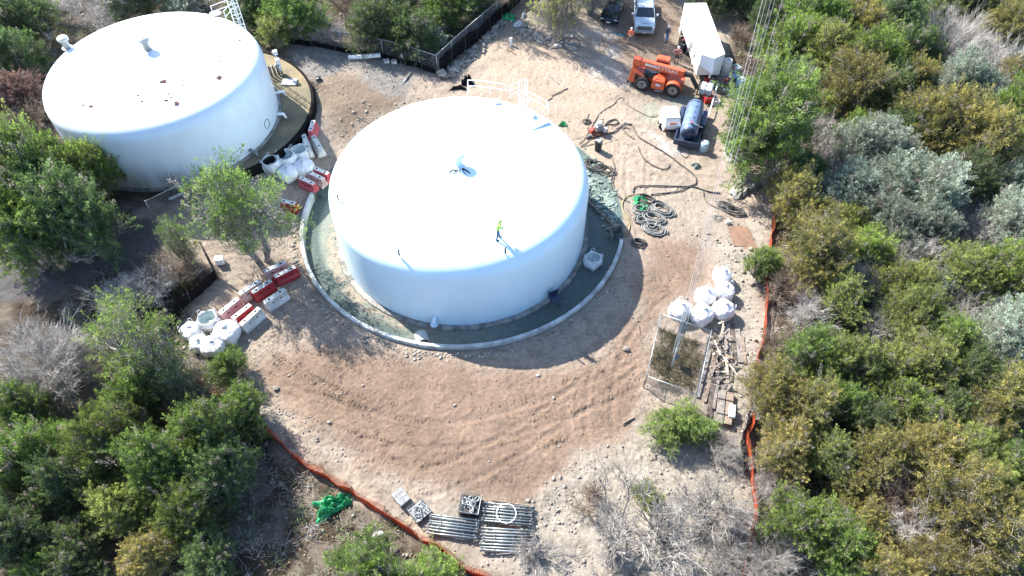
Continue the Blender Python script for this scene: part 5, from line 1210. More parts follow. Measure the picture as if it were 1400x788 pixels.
tarp('pale grey sheet over the bank under the guy cables', 1015, 258, 2.4, 1.6, .4, .9, 'wallside', 17)
# pipes and pole pieces
def logg(label, u1, v1, u2, v2, r_, m_, name='pipe', cat='pipe', n_=10, dz=0):
    m2, rz, L = GA(u1, v1, u2, v2); o = MB().tube([(-L/2, 0, 0), (L/2, 0, 0)], r_, n_).build(name, m_, None, smooth=n_ > 6); o.location = (m2.x, m2.y, m2.z+r_+.03+dz); o.rotation_euler = (0, 0, rz); return tag(o, label, cat)
logg('thick white pipe lying on the gravel below the top fence', 478, 79, 522, 80, .22, 'white_paint')
logg('short dark pipe on the gravel left of the white one', 551, 116, 563, 100, .07, 'dull_galv')
logg('thin brown pole lying on the dirt right of the guardrail', 755, 132, 777, 122, .05, 'wood', 'pole', 'pole')
logg('short brown stick by the pole right of the guardrail', 748, 140, 756, 134, .04, 'wood', 'stick', 'stick', 6)
logg('rusty rod on the dirt at the top centre', 694, 67, 707, 76, .04, 'rust', 'rod', 'rod', 6)
logg('dark branch on the pale dirt above the cage ladder', 752, 103, 765, 116, .05, 'bark', 'branch', 'branch', 6)
logg('small broken post in the lower dirt right of centre', 850, 582, 866, 572, .06, 'wood', 'wood_piece', 'timber', 5)
logg('thin board piece on the dirt left of the enclosure', 873, 446, 874, 458, .04, 'wood', 'wood_piece', 'timber', 4)
logg('white pole standing propped on the bank right of the blue tank', 968, 166, 981, 122, .05, 'white_paint', 'pole', 'pole', 6, .5)
logg('plank leaning under the top fence pointing at the corner', 806, 156, 803, 164, .03, 'wood', 'stick', 'stick', 5)
for (u, v, s_, lb) in [(700, 62, .13, 'short white post stub in the pale dirt at the top'), (552, 84, .14, 'white stub beside the top fence')]:
    o = MB().lathe([(0, .8), (s_, .8), (s_, 0)], 10).build('marker_post', 'white_paint', None, auto=40); o.location = GP(u, v); tag(o, lb, 'post')
rockthing('pale stone block alone in the dirt left of the enclosure', 855, 479, .22, seed=3)
rockthing('small white stone at the tip of the tank shadow', 735, 514, .12, 'white_plastic', seed=4)
rockthing('stone in the dirt at the left of the cleared yard', 377, 531, .2, seed=5)
rockthing('pale stone at the fence corner where both black fences meet', 605, 103, .5, seed=6)
rockthing('white chunk on the dirt right of the pump', 855, 169, .14, 'white_plastic', seed=7)
rockthing('white rock outside the orange fence at the bottom', 517, 734, .35, 'white_plastic', seed=8)
# items round the trailer nose
def cyl(label, u, v, r_, h, m_, name, cat, lid=None, z=0):
    t = thing(name, label, cat, GP(u, v, z), 0); MB().lathe([(0, h), (r_*.8, h-.01), (r_, h-.08), (r_, .05), (r_*.9, 0)], 20).build('shell', m_, t, auto=50)
    if lid: MB().lathe([(0, .05), (r_*.5, .05), (r_*.55, 0)], 12).build('lid', lid, t, loc=(0, 0, h), auto=40)
    return t
cyl('cream upright gas cylinder right of the trailer nose', 992, 103, .40, 1.6, 'compressor', 'gas_cylinder', 'cylinder', 'galv')
cyl('pale blue drum at the foot of the blue tank skid', 962, 207, .36, .9, 'blue_barrel', 'drum', 'drum')
cyl('grey blue round bucket among the clutter under the cream cylinder', 1012, 120, .42, .9, 'blue_barrel', 'drum', 'drum', 'galv')
cyl('small grey bucket by the trailer wheels', 949, 90, .22, .45, 'white_plastic', 'bucket', 'bucket')
cyl('dark bucket under the trailer nose', 966, 105, .2, .4, 'black_metal', 'bucket', 'bucket')
cyl('pale bucket behind the telehandler forks', 973, 117, .22, .42, 'white_plastic', 'bucket', 'bucket')
p = GP(955, 96); t = thing('barrel_with_lid', 'yellow lidded tub between the telehandler boom and trailer', 'tub', p, 0)
MB().lathe([(0, .8), (.30, .8), (.34, .7), (.30, 0)], 18).build('tub_body', 'black_metal', t, auto=40); MB().blob((0, 0, .86), (.46, .34, .10), 2, .04, 14, 6).build('lid', 'yellow', t, smooth=True)
def crate(label, u, v, d, m_, rz=0, z=0, name='crate', cat='crate'):
    t = thing(name, label, cat, GP(u, v, z), rz); x, y, h = d
    for sg in (-1, 1):
        MB().box((sg*(x/2-.02), 0, h/2), (.04, y, h)).build('side_panel', m_, t); MB().box((0, sg*(y/2-.02), h/2), (x-.09, .04, h)).build('side_panel', m_, t)
    MB().box((0, 0, .03), (x-.1, y-.1, .04)).build('base', m_, t)
    for k in range(3): MB().blob((rnd.uniform(-x*.2, x*.2), rnd.uniform(-y*.2, y*.2), h*.6), (x*.25, y*.22, h*.3), k, .25, 7, 5).build('contents', rnd.choice(['dark_cloth', 'grey_metal', 'red_paint', 'white_plastic']), t)
    return t
crate('open crate of tools at the left wall of the trailer', 936, 62, (.9, .7, .7), 'black_metal', .3)
crate('black box of gear behind the person in the red shirt', 934, 70, (.7, .6, .8), 'dark_cloth', .6)
crate('small open box beside the trailer wheels', 933, 46, (.5, .5, .5), 'white_plastic', .2)
crate('cardboard tray on the ground in front of the trailer nose', 975, 110, (.8, .5, .2), 'wood', .1)
crate('red tool box under the telehandler boom tip', 967, 114, (.4, .3, .5), 'red_paint', .2)
crate('open crate right of the telehandler pallet', 993, 128, (.8, .6, .4), 'wood_grey', -.2)
crate('low metal box beside the blue tank top end', 968, 140, (.8, .6, .6), 'red_paint', .3)
crate('grey box beside the pallet of bags', 978, 144, (.7, .5, .5), 'white_plastic', .1)
crate('teal trough near the cream cylinder', 1005, 98, (1.0, .7, .4), 'blue_barrel', .5)
p = GP(993, 116); ct = thing('wire_cart', 'metal wire basket cart right of the telehandler load', 'cart', p, .2)
for z in (.35, .9): MB().tube([(-.5, -.4, z), (.5, -.4, z), (.5, .4, z), (-.5, .4, z)], .03, 5, closed=True).build('basket_ring', 'galv', ct)
for x, y in [(-.5, -.4), (.5, -.4), (.5, .4), (-.5, .4), (0, -.4), (0, .4)]: MB().tube([(x, y, 0), (x, y, .9)], .02, 5).build('basket_bar', 'galv', ct)
MB().blob((0, 0, .5), (.35, .28, .2), 3, .2, 8, 5).build('contents', 'red_paint', ct)
tarp('dusty tarp heap right of the wire cart', 1003, 128, 1.2, .9, .4, .2, 'bag', 21)
tarp('blue grey tarp right of the trailer nose', 1000, 108, 1.5, .9, .5, .7, 'blue_barrel', 22)
p = GP(302, 358); bx = thing('white_box', 'small white box on the ground right of the leaning dark post', 'box', p, .2); MB().box((0, 0, .25), (.55, .45, .5)).build('box_body', 'white_paint', bx, bev=.02); MB().box((0, 0, .52), (.58, .48, .05)).build('lid', 'white_paint', bx, bev=.01)
p = GP(300, 382); ps = thing('dark_post', 'tall dark wooden post at lower left between the sparse trees', 'post', p, 0)
q_ = G(276, 335, 2.6)
MB().tube([(0, 0, -.2), (q_.x-p.x, q_.y-p.y, 2.6)], [.10, .07], 8).build('post_shaft', 'wood_dark', ps, smooth=True)
for (u, v) in [(376, 95), (388, 92)]: pass
pv = thing('valve_manifold', 'grey valves and pipes standing beside the weathered tank', 'pipework', (G(377, 104, Z2).x, G(377, 104, Z2).y, Z2), .3)
for k in range(4): MB().tube([(-.5+k*.33, 0, 0), (-.5+k*.33, .05, .9), (-.3+k*.33, .3, 1.0), (-.3+k*.33, .3, 0)], .07, 8).build('pipe', 'dull_galv', pv, smooth=True)
MB().box((.6, .4, .9), (.35, .35, 1.1)).build('control_box', 'white_paint', pv, bev=.02); MB().tube([(.6, .4, 0), (.6, .4, 2.2)], .05, 6).build('mast', 'white_paint', pv); MB().box((.6, .4, 2.1), (.4, .3, .35)).build('top_box', 'white_paint', pv, bev=.02)
sl_ = MB().box((0, 0, .06), (1.3, .9, .12)).build('concrete_slab', 'concrete', None, bev=.02); sl_.location = (G(397, 112, Z2).x, G(397, 112, Z2).y, Z2); tag(sl_, 'square concrete slab on the sandy pad beside the weathered tank', 'slab')
for k, (u, v) in enumerate([(437, 109), (530, 85), (540, 86)]):
    crate(['small dark box with red trim at the edge of the top gravel', 'white and black box at the foot of the top fence', 'little white carton by the top fence'][k], u, v, (.5, .35, .3), ['dark_cloth', 'white_plastic', 'white_plastic'][k], .3)

# ================================================================ LOWER YARD: scaffold stacks
def pipe_stack(label, u, v, L, nrow, nlay, rz, ring_=False, seed=0):
    rr = random.Random(seed); t = thing('pipe_stack', label, 'scaffold pipes', GP(u, v, .02), rz, 'stacks of galvanised scaffold tubes')
    r_ = .032; proto = MB().tube([(-L/2, 0, 0), (L/2, 0, 0)], r_, 8).mesh('pipe', 'galv', True)
    cl = MB().lathe([(.04, -.035), (.062, -.035), (.062, .035), (.04, .035)], 8, axis='X').mesh('collar', 'dull_galv')
    sw = nrow*.17
    for y in (-L*.36, L*.36): MB().box((y, 0, .05), (.1, sw+.1, .1)).build('bearer', 'wood_grey', t)
    for k in range(nlay):
        for i in range(nrow):
            if k == nlay-1 and rr.random() < .25: continue
            o = bpy.data.objects.new('pipe', proto); C.objects.link(o); o.parent = t
            o.location = (rr.uniform(-.08, .08), (i-(nrow-1)/2)*.17+rr.uniform(-.02, .02), .14+k*.085); o.rotation_euler = (0, rr.uniform(-.01, .01), rr.uniform(-.022, .022))
            for x in (-L/2+.07, L/2-.07, rr.choice([-L/4, L/4])):
                c_ = bpy.data.objects.new('collar', cl); C.objects.link(c_); c_.parent = o; c_.location = (x, 0, 0)
    return t
pipe_stack('stack of pale scaffold tubes beside the orange fence, left of the three', 618, 722, 2.75, 7, 3, -.13, seed=1)
pipe_stack('stack of scaffold tubes under the white ring, upper right of the three', 693, 705, 2.8, 7, 3, -.09, seed=2)
pipe_stack('stack of scaffold tubes partly covered by dry twigs, lower right of the three', 692, 741, 2.9, 8, 3, -.05, seed=3)
p = G(691, 702, .45); rg = MB().tube([(.55*math.cos(a), .55*math.sin(a), 0) for a in np.linspace(0, 2*math.pi, 28)[:-1]], .025, 6, closed=True).build('metal_ring', 'white_paint', None, smooth=True); rg.location = p; tag(rg, 'thin white metal ring lying on the upper right scaffold stack', 'ring')
logg('rusty plank behind the upper right scaffold stack', 672, 685, 722, 693, .07, 'wood', 'plank', 'plank', 4)
logg('reddish board between the two right hand scaffold stacks', 676, 719, 706, 722, .05, 'rust', 'plank', 'plank', 4)
def basket(label, u, v, W, rz, H, full, seed):
    t = thing('parts_basket', label, 'basket', GP(u, v), rz, 'baskets of scaffold fittings'); rr = random.Random(seed)
    for z in (.12, H): MB().tube([(-W/2, -W/2, z), (W/2, -W/2, z), (W/2, W/2, z), (-W/2, W/2, z)], .03, 5, closed=True).build('basket_frame', 'dull_galv', t)
    mb = MB()
    for i in range(9):
        s_ = -W/2+i*W/8
        for a, b_ in (((s_, -W/2), 0), ((s_, W/2), 0), ((-W/2, s_), 0), ((W/2, s_), 0)): mb.tube([(a[0], a[1], 0), (a[0], a[1], H)], .012, 4)
    mb.build('basket_bars', 'black_metal' if full else 'dull_galv', t)
    MB().box((0, 0, H*.35), (W-.08, W-.08, H*.6)).build('packed_fittings', 'black_metal' if full else 'dull_galv', t)
    for i in range(16 if full else 8):
        r_ = rr.uniform(.10, .17) if full else rr.uniform(.16, .26); q = (rr.uniform(-W*.32, W*.32), rr.uniform(-W*.32, W*.32), H*.72+rr.uniform(0, .14))
        o = MB().tube([(r_*math.cos(a), r_*math.sin(a), 0) for a in np.linspace(0, 2*math.pi, 14)[:-1]], .03, 5, closed=True).build('ring_fitting', 'galv' if rr.random() < .6 else 'dull_galv', t, smooth=True, loc=q); o.rotation_euler = (rr.uniform(-.7, .7), rr.uniform(-.7, .7), 0)
    return t
basket('low basket of large grey rings left of the scaffold stacks', 573, 701, 1.0, .7, .45, False, 1)
basket('tall dark basket heaped with ring fittings above the scaffold stacks', 642, 694, 1.15, -.15, .7, True, 2)
p = GP(548, 682); pp = thing('panel_stack', 'small stack of grey metal deck panels at the left end of the scaffold gear', 'panels', p, .75)
for i in range(5):
    o = MB().box((0, 0, .07+i*.08), (.72, .95, .05)).build('panel', M.setdefault('deckp', mat('weathered_deck_panel', (.20, .20, .205), .7, var=.2, scale=6)), pp, bev=.01)
    if i == 4:
        for k in range(4):
            for j in range(3): MB().box((-.26+k*.17, -.3+j*.3, .42), (.10, .22, .012)).build('slot', 'dull_galv', o)

# ================================================================ LUMBER by the enclosure
def board(label, u1, v1, u2, v2, w_, h, m_, z=0.0, grp='planks beside the enclosure'):
    m2, rz, L = GA(u1, v1, u2, v2); o = MB().box((0, 0, h/2), (L, w_, h)).build('plank', m_, None, bev=.006); o.location = (m2.x, m2.y, m2.z+.05+z); o.rotation_euler = (0, rnd.uniform(-.01, .01), rz); return tag(o, label, 'plank', grp)
B_ = [('dark wet plank in the rut between the two worn boards', 1001, 446, 1004, 500, .3, .05, 'wood_dark', 0), ('blackened plank below the scrap heap beside the board stack', 975, 520, 968, 572, .3, .05, 'wood_dark', .05), ('grey plank ending at the board stack', 982, 515, 974, 562, .18, .05, 'wood_grey', .08), ('long pale grey plank against the right side of the enclosure', 972, 470, 952, 545, .3, .06, 'wood_grey', 0), ('second plank leaning along the enclosure fence', 978, 488, 962, 552, .22, .05, 'wood', .06),
      ('dark plank in the shadow right of the enclosure', 984, 500, 972, 556, .25, .05, 'wood_dark', 0), ('wide worn board left of the dark rut below the bags', 993, 440, 996, 500, .38, .07, 'wood_grey', 0),
      ('long worn board right of the dark rut below the bags', 1007, 448, 1012, 498, .34, .07, 'wood_grey', 0), ('narrow board right of the worn ones', 1014, 462, 1018, 500, .2, .06, 'wood', 0)]
for b2 in B_: board(*b2)
for k in range(60):
    u = rnd.gauss(985, 9); v = rnd.gauss(492, 24); a = rnd.uniform(0, 3.1); L = rnd.uniform(.4, 1.3)
    q = GP(u, v); mn_, cn_ = rnd.choice([('wood', 'tan'), ('wood_grey', 'grey'), ('cream_plastic', 'pale'), ('wood_dark', 'blackened'), ('wood_grey', 'grey')]); ln_ = 'short' if L < .7 else 'long' if L > 1.05 else 'medium length'
    o = MB().box((0, 0, 0), (L, rnd.uniform(.06, .16), .04)).build('wood_offcut', mn_, None); o.location = (q.x, q.y, q.z+.1+rnd.uniform(0, .35)); o.rotation_euler = (rnd.uniform(-.3, .3), rnd.uniform(-.3, .3), a)
    tag(o, '%s %s wood offcut in the scrap heap right of the enclosure' % (ln_, cn_), 'timber', '%s %s offcuts in the scrap heap' % (ln_, cn_))
p = GP(989, 562); bs = thing('board_stack', 'stack of pale boards with a clear plastic cover below the scrap heap', 'boards', p, R(75))
for i in range(3):
    for k in range(2): MB().box((rnd.uniform(-.05, .05), -.24+k*.5, .08+i*.13), (2.3, .44, .10)).build('board', ['wood', 'wood_grey'][k], bs, bev=.01)
for x in (-.55, .5): MB().box((x, 0, .42), (.05, 1.0, .03)).build('strap', 'black_metal', bs)
MB().box((-.2, -.42, .40), (.9, .4, .22)).build('white_wrap', 'bag', bs, bev=.05)
p = G(1012, 325, .1); pw = thing('plywood_sheet', 'brown plywood sheets lying flat on the pale rubble right of the yard', 'plywood', (p.x, p.y, gz(p.x, p.y)+.08), R(93))
for i, (dx, dy, r_) in enumerate([(0, 0, 0), (-.15, -.42, .04), (.05, .2, -.03)]):
    o = MB().box((dx, dy, .02+i*.035), (2.4-.2*i, 1.0, .02)).build('sheet', 'ply', pw); o.rotation_euler = (0, 0, r_)
cyl('small white bucket lying by the plywood sheets', 995, 307, .2, .35, 'white_plastic', 'bucket', 'bucket')

# ================================================================ VEGETATION
def np_tubes(segs, mname, n=3, sides=3):
    "segs: arrays p0, p1, r0, r1 -> one mesh of open tapered tubes"
    p0, p1, r0, r1 = (np.array(a, float) for a in segs); N = len(p0)
    d = p1-p0; d /= np.linalg.norm(d, axis=1)[:, None]+1e-9
    ref = np.where(np.abs(d[:, 2:3]) < .9, np.array([[0, 0, 1.]]), np.array([[1., 0, 0]]))
    x = np.cross(d, ref); x /= np.linalg.norm(x, axis=1)[:, None]+1e-9; y = np.cross(d, x)
    vs_ = np.zeros((N, 2, sides, 3))
    for j in range(sides):
        a = 2*math.pi*j/sides; o = x*math.cos(a)+y*math.sin(a)
        vs_[:, 0, j] = p0+o*r0[:, None]; vs_[:, 1, j] = p1+o*r1[:, None]
    base = (np.arange(N)*2*sides)[:, None]
    fs = np.concatenate([np.stack([base[:, 0]+j, base[:, 0]+(j+1) % sides, base[:, 0]+sides+(j+1) % sides, base[:, 0]+sides+j], 1)[:, None] for j in range(sides)], 1).reshape(-1)
    return mk_mesh(mname, vs_.reshape(-1, 3), fs, 4)
def mk_mesh(name, v, loops, k, tint=None):
    me = bpy.data.meshes.new(name); me.vertices.add(len(v)); me.vertices.foreach_set('co', v.ravel())
    nf = len(loops)//k; me.loops.add(len(loops)); me.loops.foreach_set('vertex_index', loops)
    me.polygons.add(nf); me.polygons.foreach_set('loop_start', np.arange(0, nf*k, k)); me.polygons.foreach_set('loop_total', np.full(nf, k))
    if tint is not None: a = me.attributes.new('tint', 'FLOAT', 'POINT'); a.data.foreach_set('value', tint)
    me.update(); return me
def limbs(r, tips, h0, rad, stems, jitter=.18):
    "tapered multi-stem skeleton reaching the given tip points"
    P0, P1, R0, R1 = [], [], [], []
    bases = [np.array([r.normal(0, .16), r.normal(0, .16), -.25]) for _ in range(stems)]
    forks = [np.array([b[0]*3.5+r.normal(0, .25), b[1]*3.5+r.normal(0, .25), h0*r.uniform(.7, 1.2)]) for b in bases]
    for b, f in zip(bases, forks):
        m_ = (b+f)/2+r.normal(0, .10, 3); 
        for a, c, ra, rb_ in ((b, m_, rad, rad*.85), (m_, f, rad*.85, rad*.7)): P0.append(a); P1.append(c); R0.append(ra); R1.append(rb_)
    for t in tips:
        f = forks[int(np.argmin([np.linalg.norm(t[:2]-q[:2]) for q in forks]))]
        L = np.linalg.norm(t-f); n_ = 4; prev = f
        for k in range(1, n_+1):
            s = k/n_; q = f*(1-s)+t*s; q[2] += -.12*L*math.sin(math.pi*s)*.8; q = q + (r.normal(0, jitter*L*.22, 3) if k < n_ else 0)
            P0.append(prev); P1.append(q); R0.append(rad*.5*(1-s+1/n_)+.012); R1.append(rad*.5*(1-s)+.010); prev = q
    return P0, P1, R0, R1
def evergreen(seed, Rr, H, nl, tuft, lpt, leaf, style='juniper', h0=.3):
    r = np.random.RandomState(seed)
    # lobes of foliage spread over an uneven crown, with gaps
    C_ = []; tries = 0
    while len(C_) < nl and tries < 4000:
        tries += 1
        a = r.uniform(0, 2*math.pi); q = r.uniform(0, 1)**.55; ht = r.uniform(.28, 1)
        prof = math.sqrt(max(0, 1-((ht-.45)/.60)**2)) if ht > .45 else .75+.25*(ht/.45)
        edge = Rr*(.78+.3*math.sin(a*2+seed)+.15*math.sin(a*5+seed*3))*prof
        if q < .35 and ht < .5: continue
        c = np.array([math.cos(a)*edge*q, math.sin(a)*edge*q, H*ht*(.88+.18*r.rand())])
        if all(np.linalg.norm((c-o)*np.array([1, 1, .9])) > Rr*.155 for o in C_): C_.append(c)
    tips = np.array(C_)
    V, T = [], []
    P0, P1, R0, R1 = limbs(r, tips, H*h0, .11+.02*Rr, 3 if style == 'juniper' else 2)
    for c in tips:
        # each limb end carries a spray of pointed plumes, set with fine foliage
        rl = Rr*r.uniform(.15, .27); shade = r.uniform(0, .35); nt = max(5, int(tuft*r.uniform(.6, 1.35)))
        outd = np.array([c[0], c[1], (c[2]-H*.35)*.7]); outd /= np.linalg.norm(outd)+1e-6
        dirs = r.normal(0, .75, (nt, 3))+outd*.75+np.array([0, 0, .55]); dirs /= np.linalg.norm(dirs, axis=1)[:, None]
        b0_ = c + r.normal(0, 1, (nt, 3))*rl*np.array([.55, .55, .35]); L = rl*r.uniform(.7, 1.7, (nt, 1)); tipp = b0_+dirs*L
        for k in range(nt):
            if k % 2: P0.append(c); P1.append(b0_[k]); R0.append(.014); R1.append(.009)
            P0.append(b0_[k]); P1.append(tipp[k]); R0.append(.010); R1.append(.003)
        s_ = r.uniform(0, 1, (nt, lpt, 1))**.8; wid = (1.04-s_**1.5)*.27*rl+.03
        ctr = b0_[:, None]+dirs[:, None]*L[:, None]*s_+r.normal(0, 1, (nt, lpt, 3))*wid*.62
        rad_ = ctr-(b0_[:, None]+dirs[:, None]*L[:, None]*s_); rad_ /= np.linalg.norm(rad_, axis=2)[..., None]+1e-6
        ax = dirs[:, None]*.8+rad_*.6+r.normal(0, .35, (nt, lpt, 3))+np.array([0, 0, .25]); ax /= np.linalg.norm(ax, axis=2)[..., None]
        sd = np.cross(ax, r.normal(0, 1, (nt, lpt, 3))); sd /= np.linalg.norm(sd, axis=2)[..., None]+1e-6
        ll = leaf*r.uniform(.6, 1.4, (nt, lpt, 1)); ww = ll*(.28 if style == 'juniper' else .36)
        v0 = ctr-sd*ww; v1 = ctr+sd*ww; v2 = ctr+ax*ll
        V.append(np.stack([v0, v1, v2], 2).reshape(-1, 3))
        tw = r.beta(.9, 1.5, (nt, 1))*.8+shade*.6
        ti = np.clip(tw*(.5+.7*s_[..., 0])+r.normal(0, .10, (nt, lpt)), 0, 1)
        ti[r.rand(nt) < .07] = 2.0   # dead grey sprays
        T.append(np.repeat(ti.reshape(-1), 3))
    # bare lower twigs
    for _ in range(1700):
        t = tips[r.randint(len(tips))]; p = t*r.uniform(.45, .95)+r.normal(0, .2, 3); q = p+r.normal(0, .26, 3)+p/(np.linalg.norm(p)+.1)*.22
        P0.append(p); P1.append(q); R0.append(.013); R1.append(.005)
    V = np.concatenate(V); T = np.concatenate(T)
    cm_ = mk_mesh('crown', V, np.arange(len(V)), 3, T); tm_ = np_tubes((P0, P1, R0, R1), 'trunk', sides=4)
    return cm_, tm_
def bare(seed, Rr, H, nl, twigs, thick=1.0, stems=3, up=.25, curl=.3):
    r = np.random.RandomState(seed); tips = []
    for i in range(nl):
        a = r.uniform(0, 2*math.pi); q = r.uniform(0, 1)**.6; tips.append(np.array([math.cos(a)*Rr*q*.85, math.sin(a)*Rr*q*.85, H*(.55+.4*math.sqrt(max(0, 1-q*q)))*r.uniform(.7, 1.05)]))
    P0, P1, R0, R1 = limbs(r, tips, H*.2, .09*thick, stems, .30)
    A = [np.array(x) for x in (P0, P1, R0, R1)]; n0 = 2*stems
    # two further orders of branching off the limbs
    p0, p1, r0, r1 = A[0][n0:], A[1][n0:], A[2][n0:], A[3][n0:]
    seg = [[A[0]], [A[1]], [A[2]], [A[3]]]
    cur = (p0, p1, r0); 
    for lvl, (cnt, ln, rd) in enumerate(((twigs//5, Rr*.34, .017), (twigs*2//3, Rr*.20, .010), (twigs, Rr*.12, .0065))):
        a0, a1, ar = cur; k = r.randint(0, len(a0), cnt); s = r.uniform(.2, 1, (cnt, 1)); b = a0[k]*(1-s)+a1[k]*s
        pd = a1[k]-a0[k]; pd /= np.linalg.norm(pd, axis=1)[:, None]+1e-6
        rad_ = b*np.array([1, 1, 0]); rad_ /= np.linalg.norm(rad_, axis=1)[:, None]+.3
        d = pd*.8+r.normal(0, .55, (cnt, 3))+rad_*.35+np.array([0, 0, up]); d /= np.linalg.norm(d, axis=1)[:, None]
        L = ln*r.uniform(.5, 1.3, (cnt, 1)); m_ = b+d*L*.5+r.normal(0, .05*ln, (cnt, 3)); d2 = d+r.normal(0, curl, (cnt, 3)); d2 /= np.linalg.norm(d2, axis=1)[:, None]; e = m_+d2*L*.5
        rr_ = np.full(cnt, rd*thick)
        for i_, arr in enumerate(((b, m_), (m_, e), (rr_, rr_*.75), (rr_*.75, rr_*.35))): seg[i_] += list(arr)
        cur = (np.concatenate([b, m_]), np.concatenate([m_, e]), None)
    S = [np.concatenate(x) for x in seg]; ntr = len(P0)
    tm_ = np_tubes([x[:ntr] for x in S], 'trunk', sides=5); cm_ = np_tubes([x[ntr:] for x in S], 'crown', sides=3)
    return cm_, tm_
FOL = {
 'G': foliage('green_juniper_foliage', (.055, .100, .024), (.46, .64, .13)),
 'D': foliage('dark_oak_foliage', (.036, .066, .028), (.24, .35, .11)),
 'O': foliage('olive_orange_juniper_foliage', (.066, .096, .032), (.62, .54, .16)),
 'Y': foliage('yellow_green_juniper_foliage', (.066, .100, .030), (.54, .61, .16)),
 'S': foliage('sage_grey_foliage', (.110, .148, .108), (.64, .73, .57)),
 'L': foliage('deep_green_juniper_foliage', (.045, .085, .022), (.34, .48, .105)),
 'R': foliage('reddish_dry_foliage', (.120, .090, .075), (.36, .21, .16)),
}
VAR = {'j': [evergreen(11+i, 2.6, 3.9+.5*(i % 3), 80, 16, 52, .086) for i in range(5)],
       's': [evergreen(31+i, 2.6, 3.3+.4*i, 84, 17, 48, .080, 'oak') for i in range(3)],
       't': [evergreen(41+i, 2.8, 5.6, 44, 14, 30, .088, 'juniper', .5) for i in range(3)],
       'b': [bare(51+i, 2.6, 3.0, 26, 2700, .85, 3) for i in range(3)],
       'f': [bare(61+i, 2.6, 2.6, 50, 5200, .8, 3, .45, .15) for i in range(2)],
       'w': [bare(71+i, 2.8, 3.6, 16, 1500, 1.15, 2, .2, .4) for i in range(2)]}
def set_mat(ob, m):
    if not ob.data.materials: ob.data.materials.append(None)
    ob.material_slots[0].link = 'OBJECT'; ob.material_slots[0].material = m
TC = 0
def tree(u, v, rp, kind_, var, label, cat='tree', group='woodland trees around the site', hs=1.0, name=None, bark=None):
    global TC
    TC += 1; fam = VAR[var]; cm_, tm_ = fam[TC % len(fam)]
    H0 = {'j': 4.3, 's': 3.6, 't': 5.6, 'b': 3.0, 'f': 2.7, 'w': 3.6}[var]
    R0_ = 2.7 if var != 't' else 2.8
    s_ = rp/pxm(u, v, 2)/R0_; z = 0
    for _ in range(5):
        p = G(u, v, z+H0*s_*hs*.55); z = gz(p.x, p.y)
    sx = s_*rnd.uniform(.93, 1.07); sy = s_*rnd.uniform(.93, 1.07)
    t = thing(name or ('bare_tree' if var in 'bfw' else 'sage_tree' if kind_ == 'S' else 'juniper_tree' if kind_ != 'D' else 'oak_tree'), label, cat, (p.x, p.y, z), rnd.uniform(0, 6.28), group)
    t.scale = (sx, sy, s_*hs)
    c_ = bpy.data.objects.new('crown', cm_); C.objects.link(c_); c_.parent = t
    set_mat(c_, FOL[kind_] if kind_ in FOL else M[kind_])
    k_ = bpy.data.objects.new('trunk', tm_); C.objects.link(k_); k_.parent = t; set_mat(k_, M[bark or ('bark' if var in 'jst' else ('bark_grey' if kind_ == 'bark_grey' else 'bark_pale' if kind_ == 'bark_pale' else 'bark_warm'))])
    return t
BP, BW = 'bark_pale', 'bark_warm'
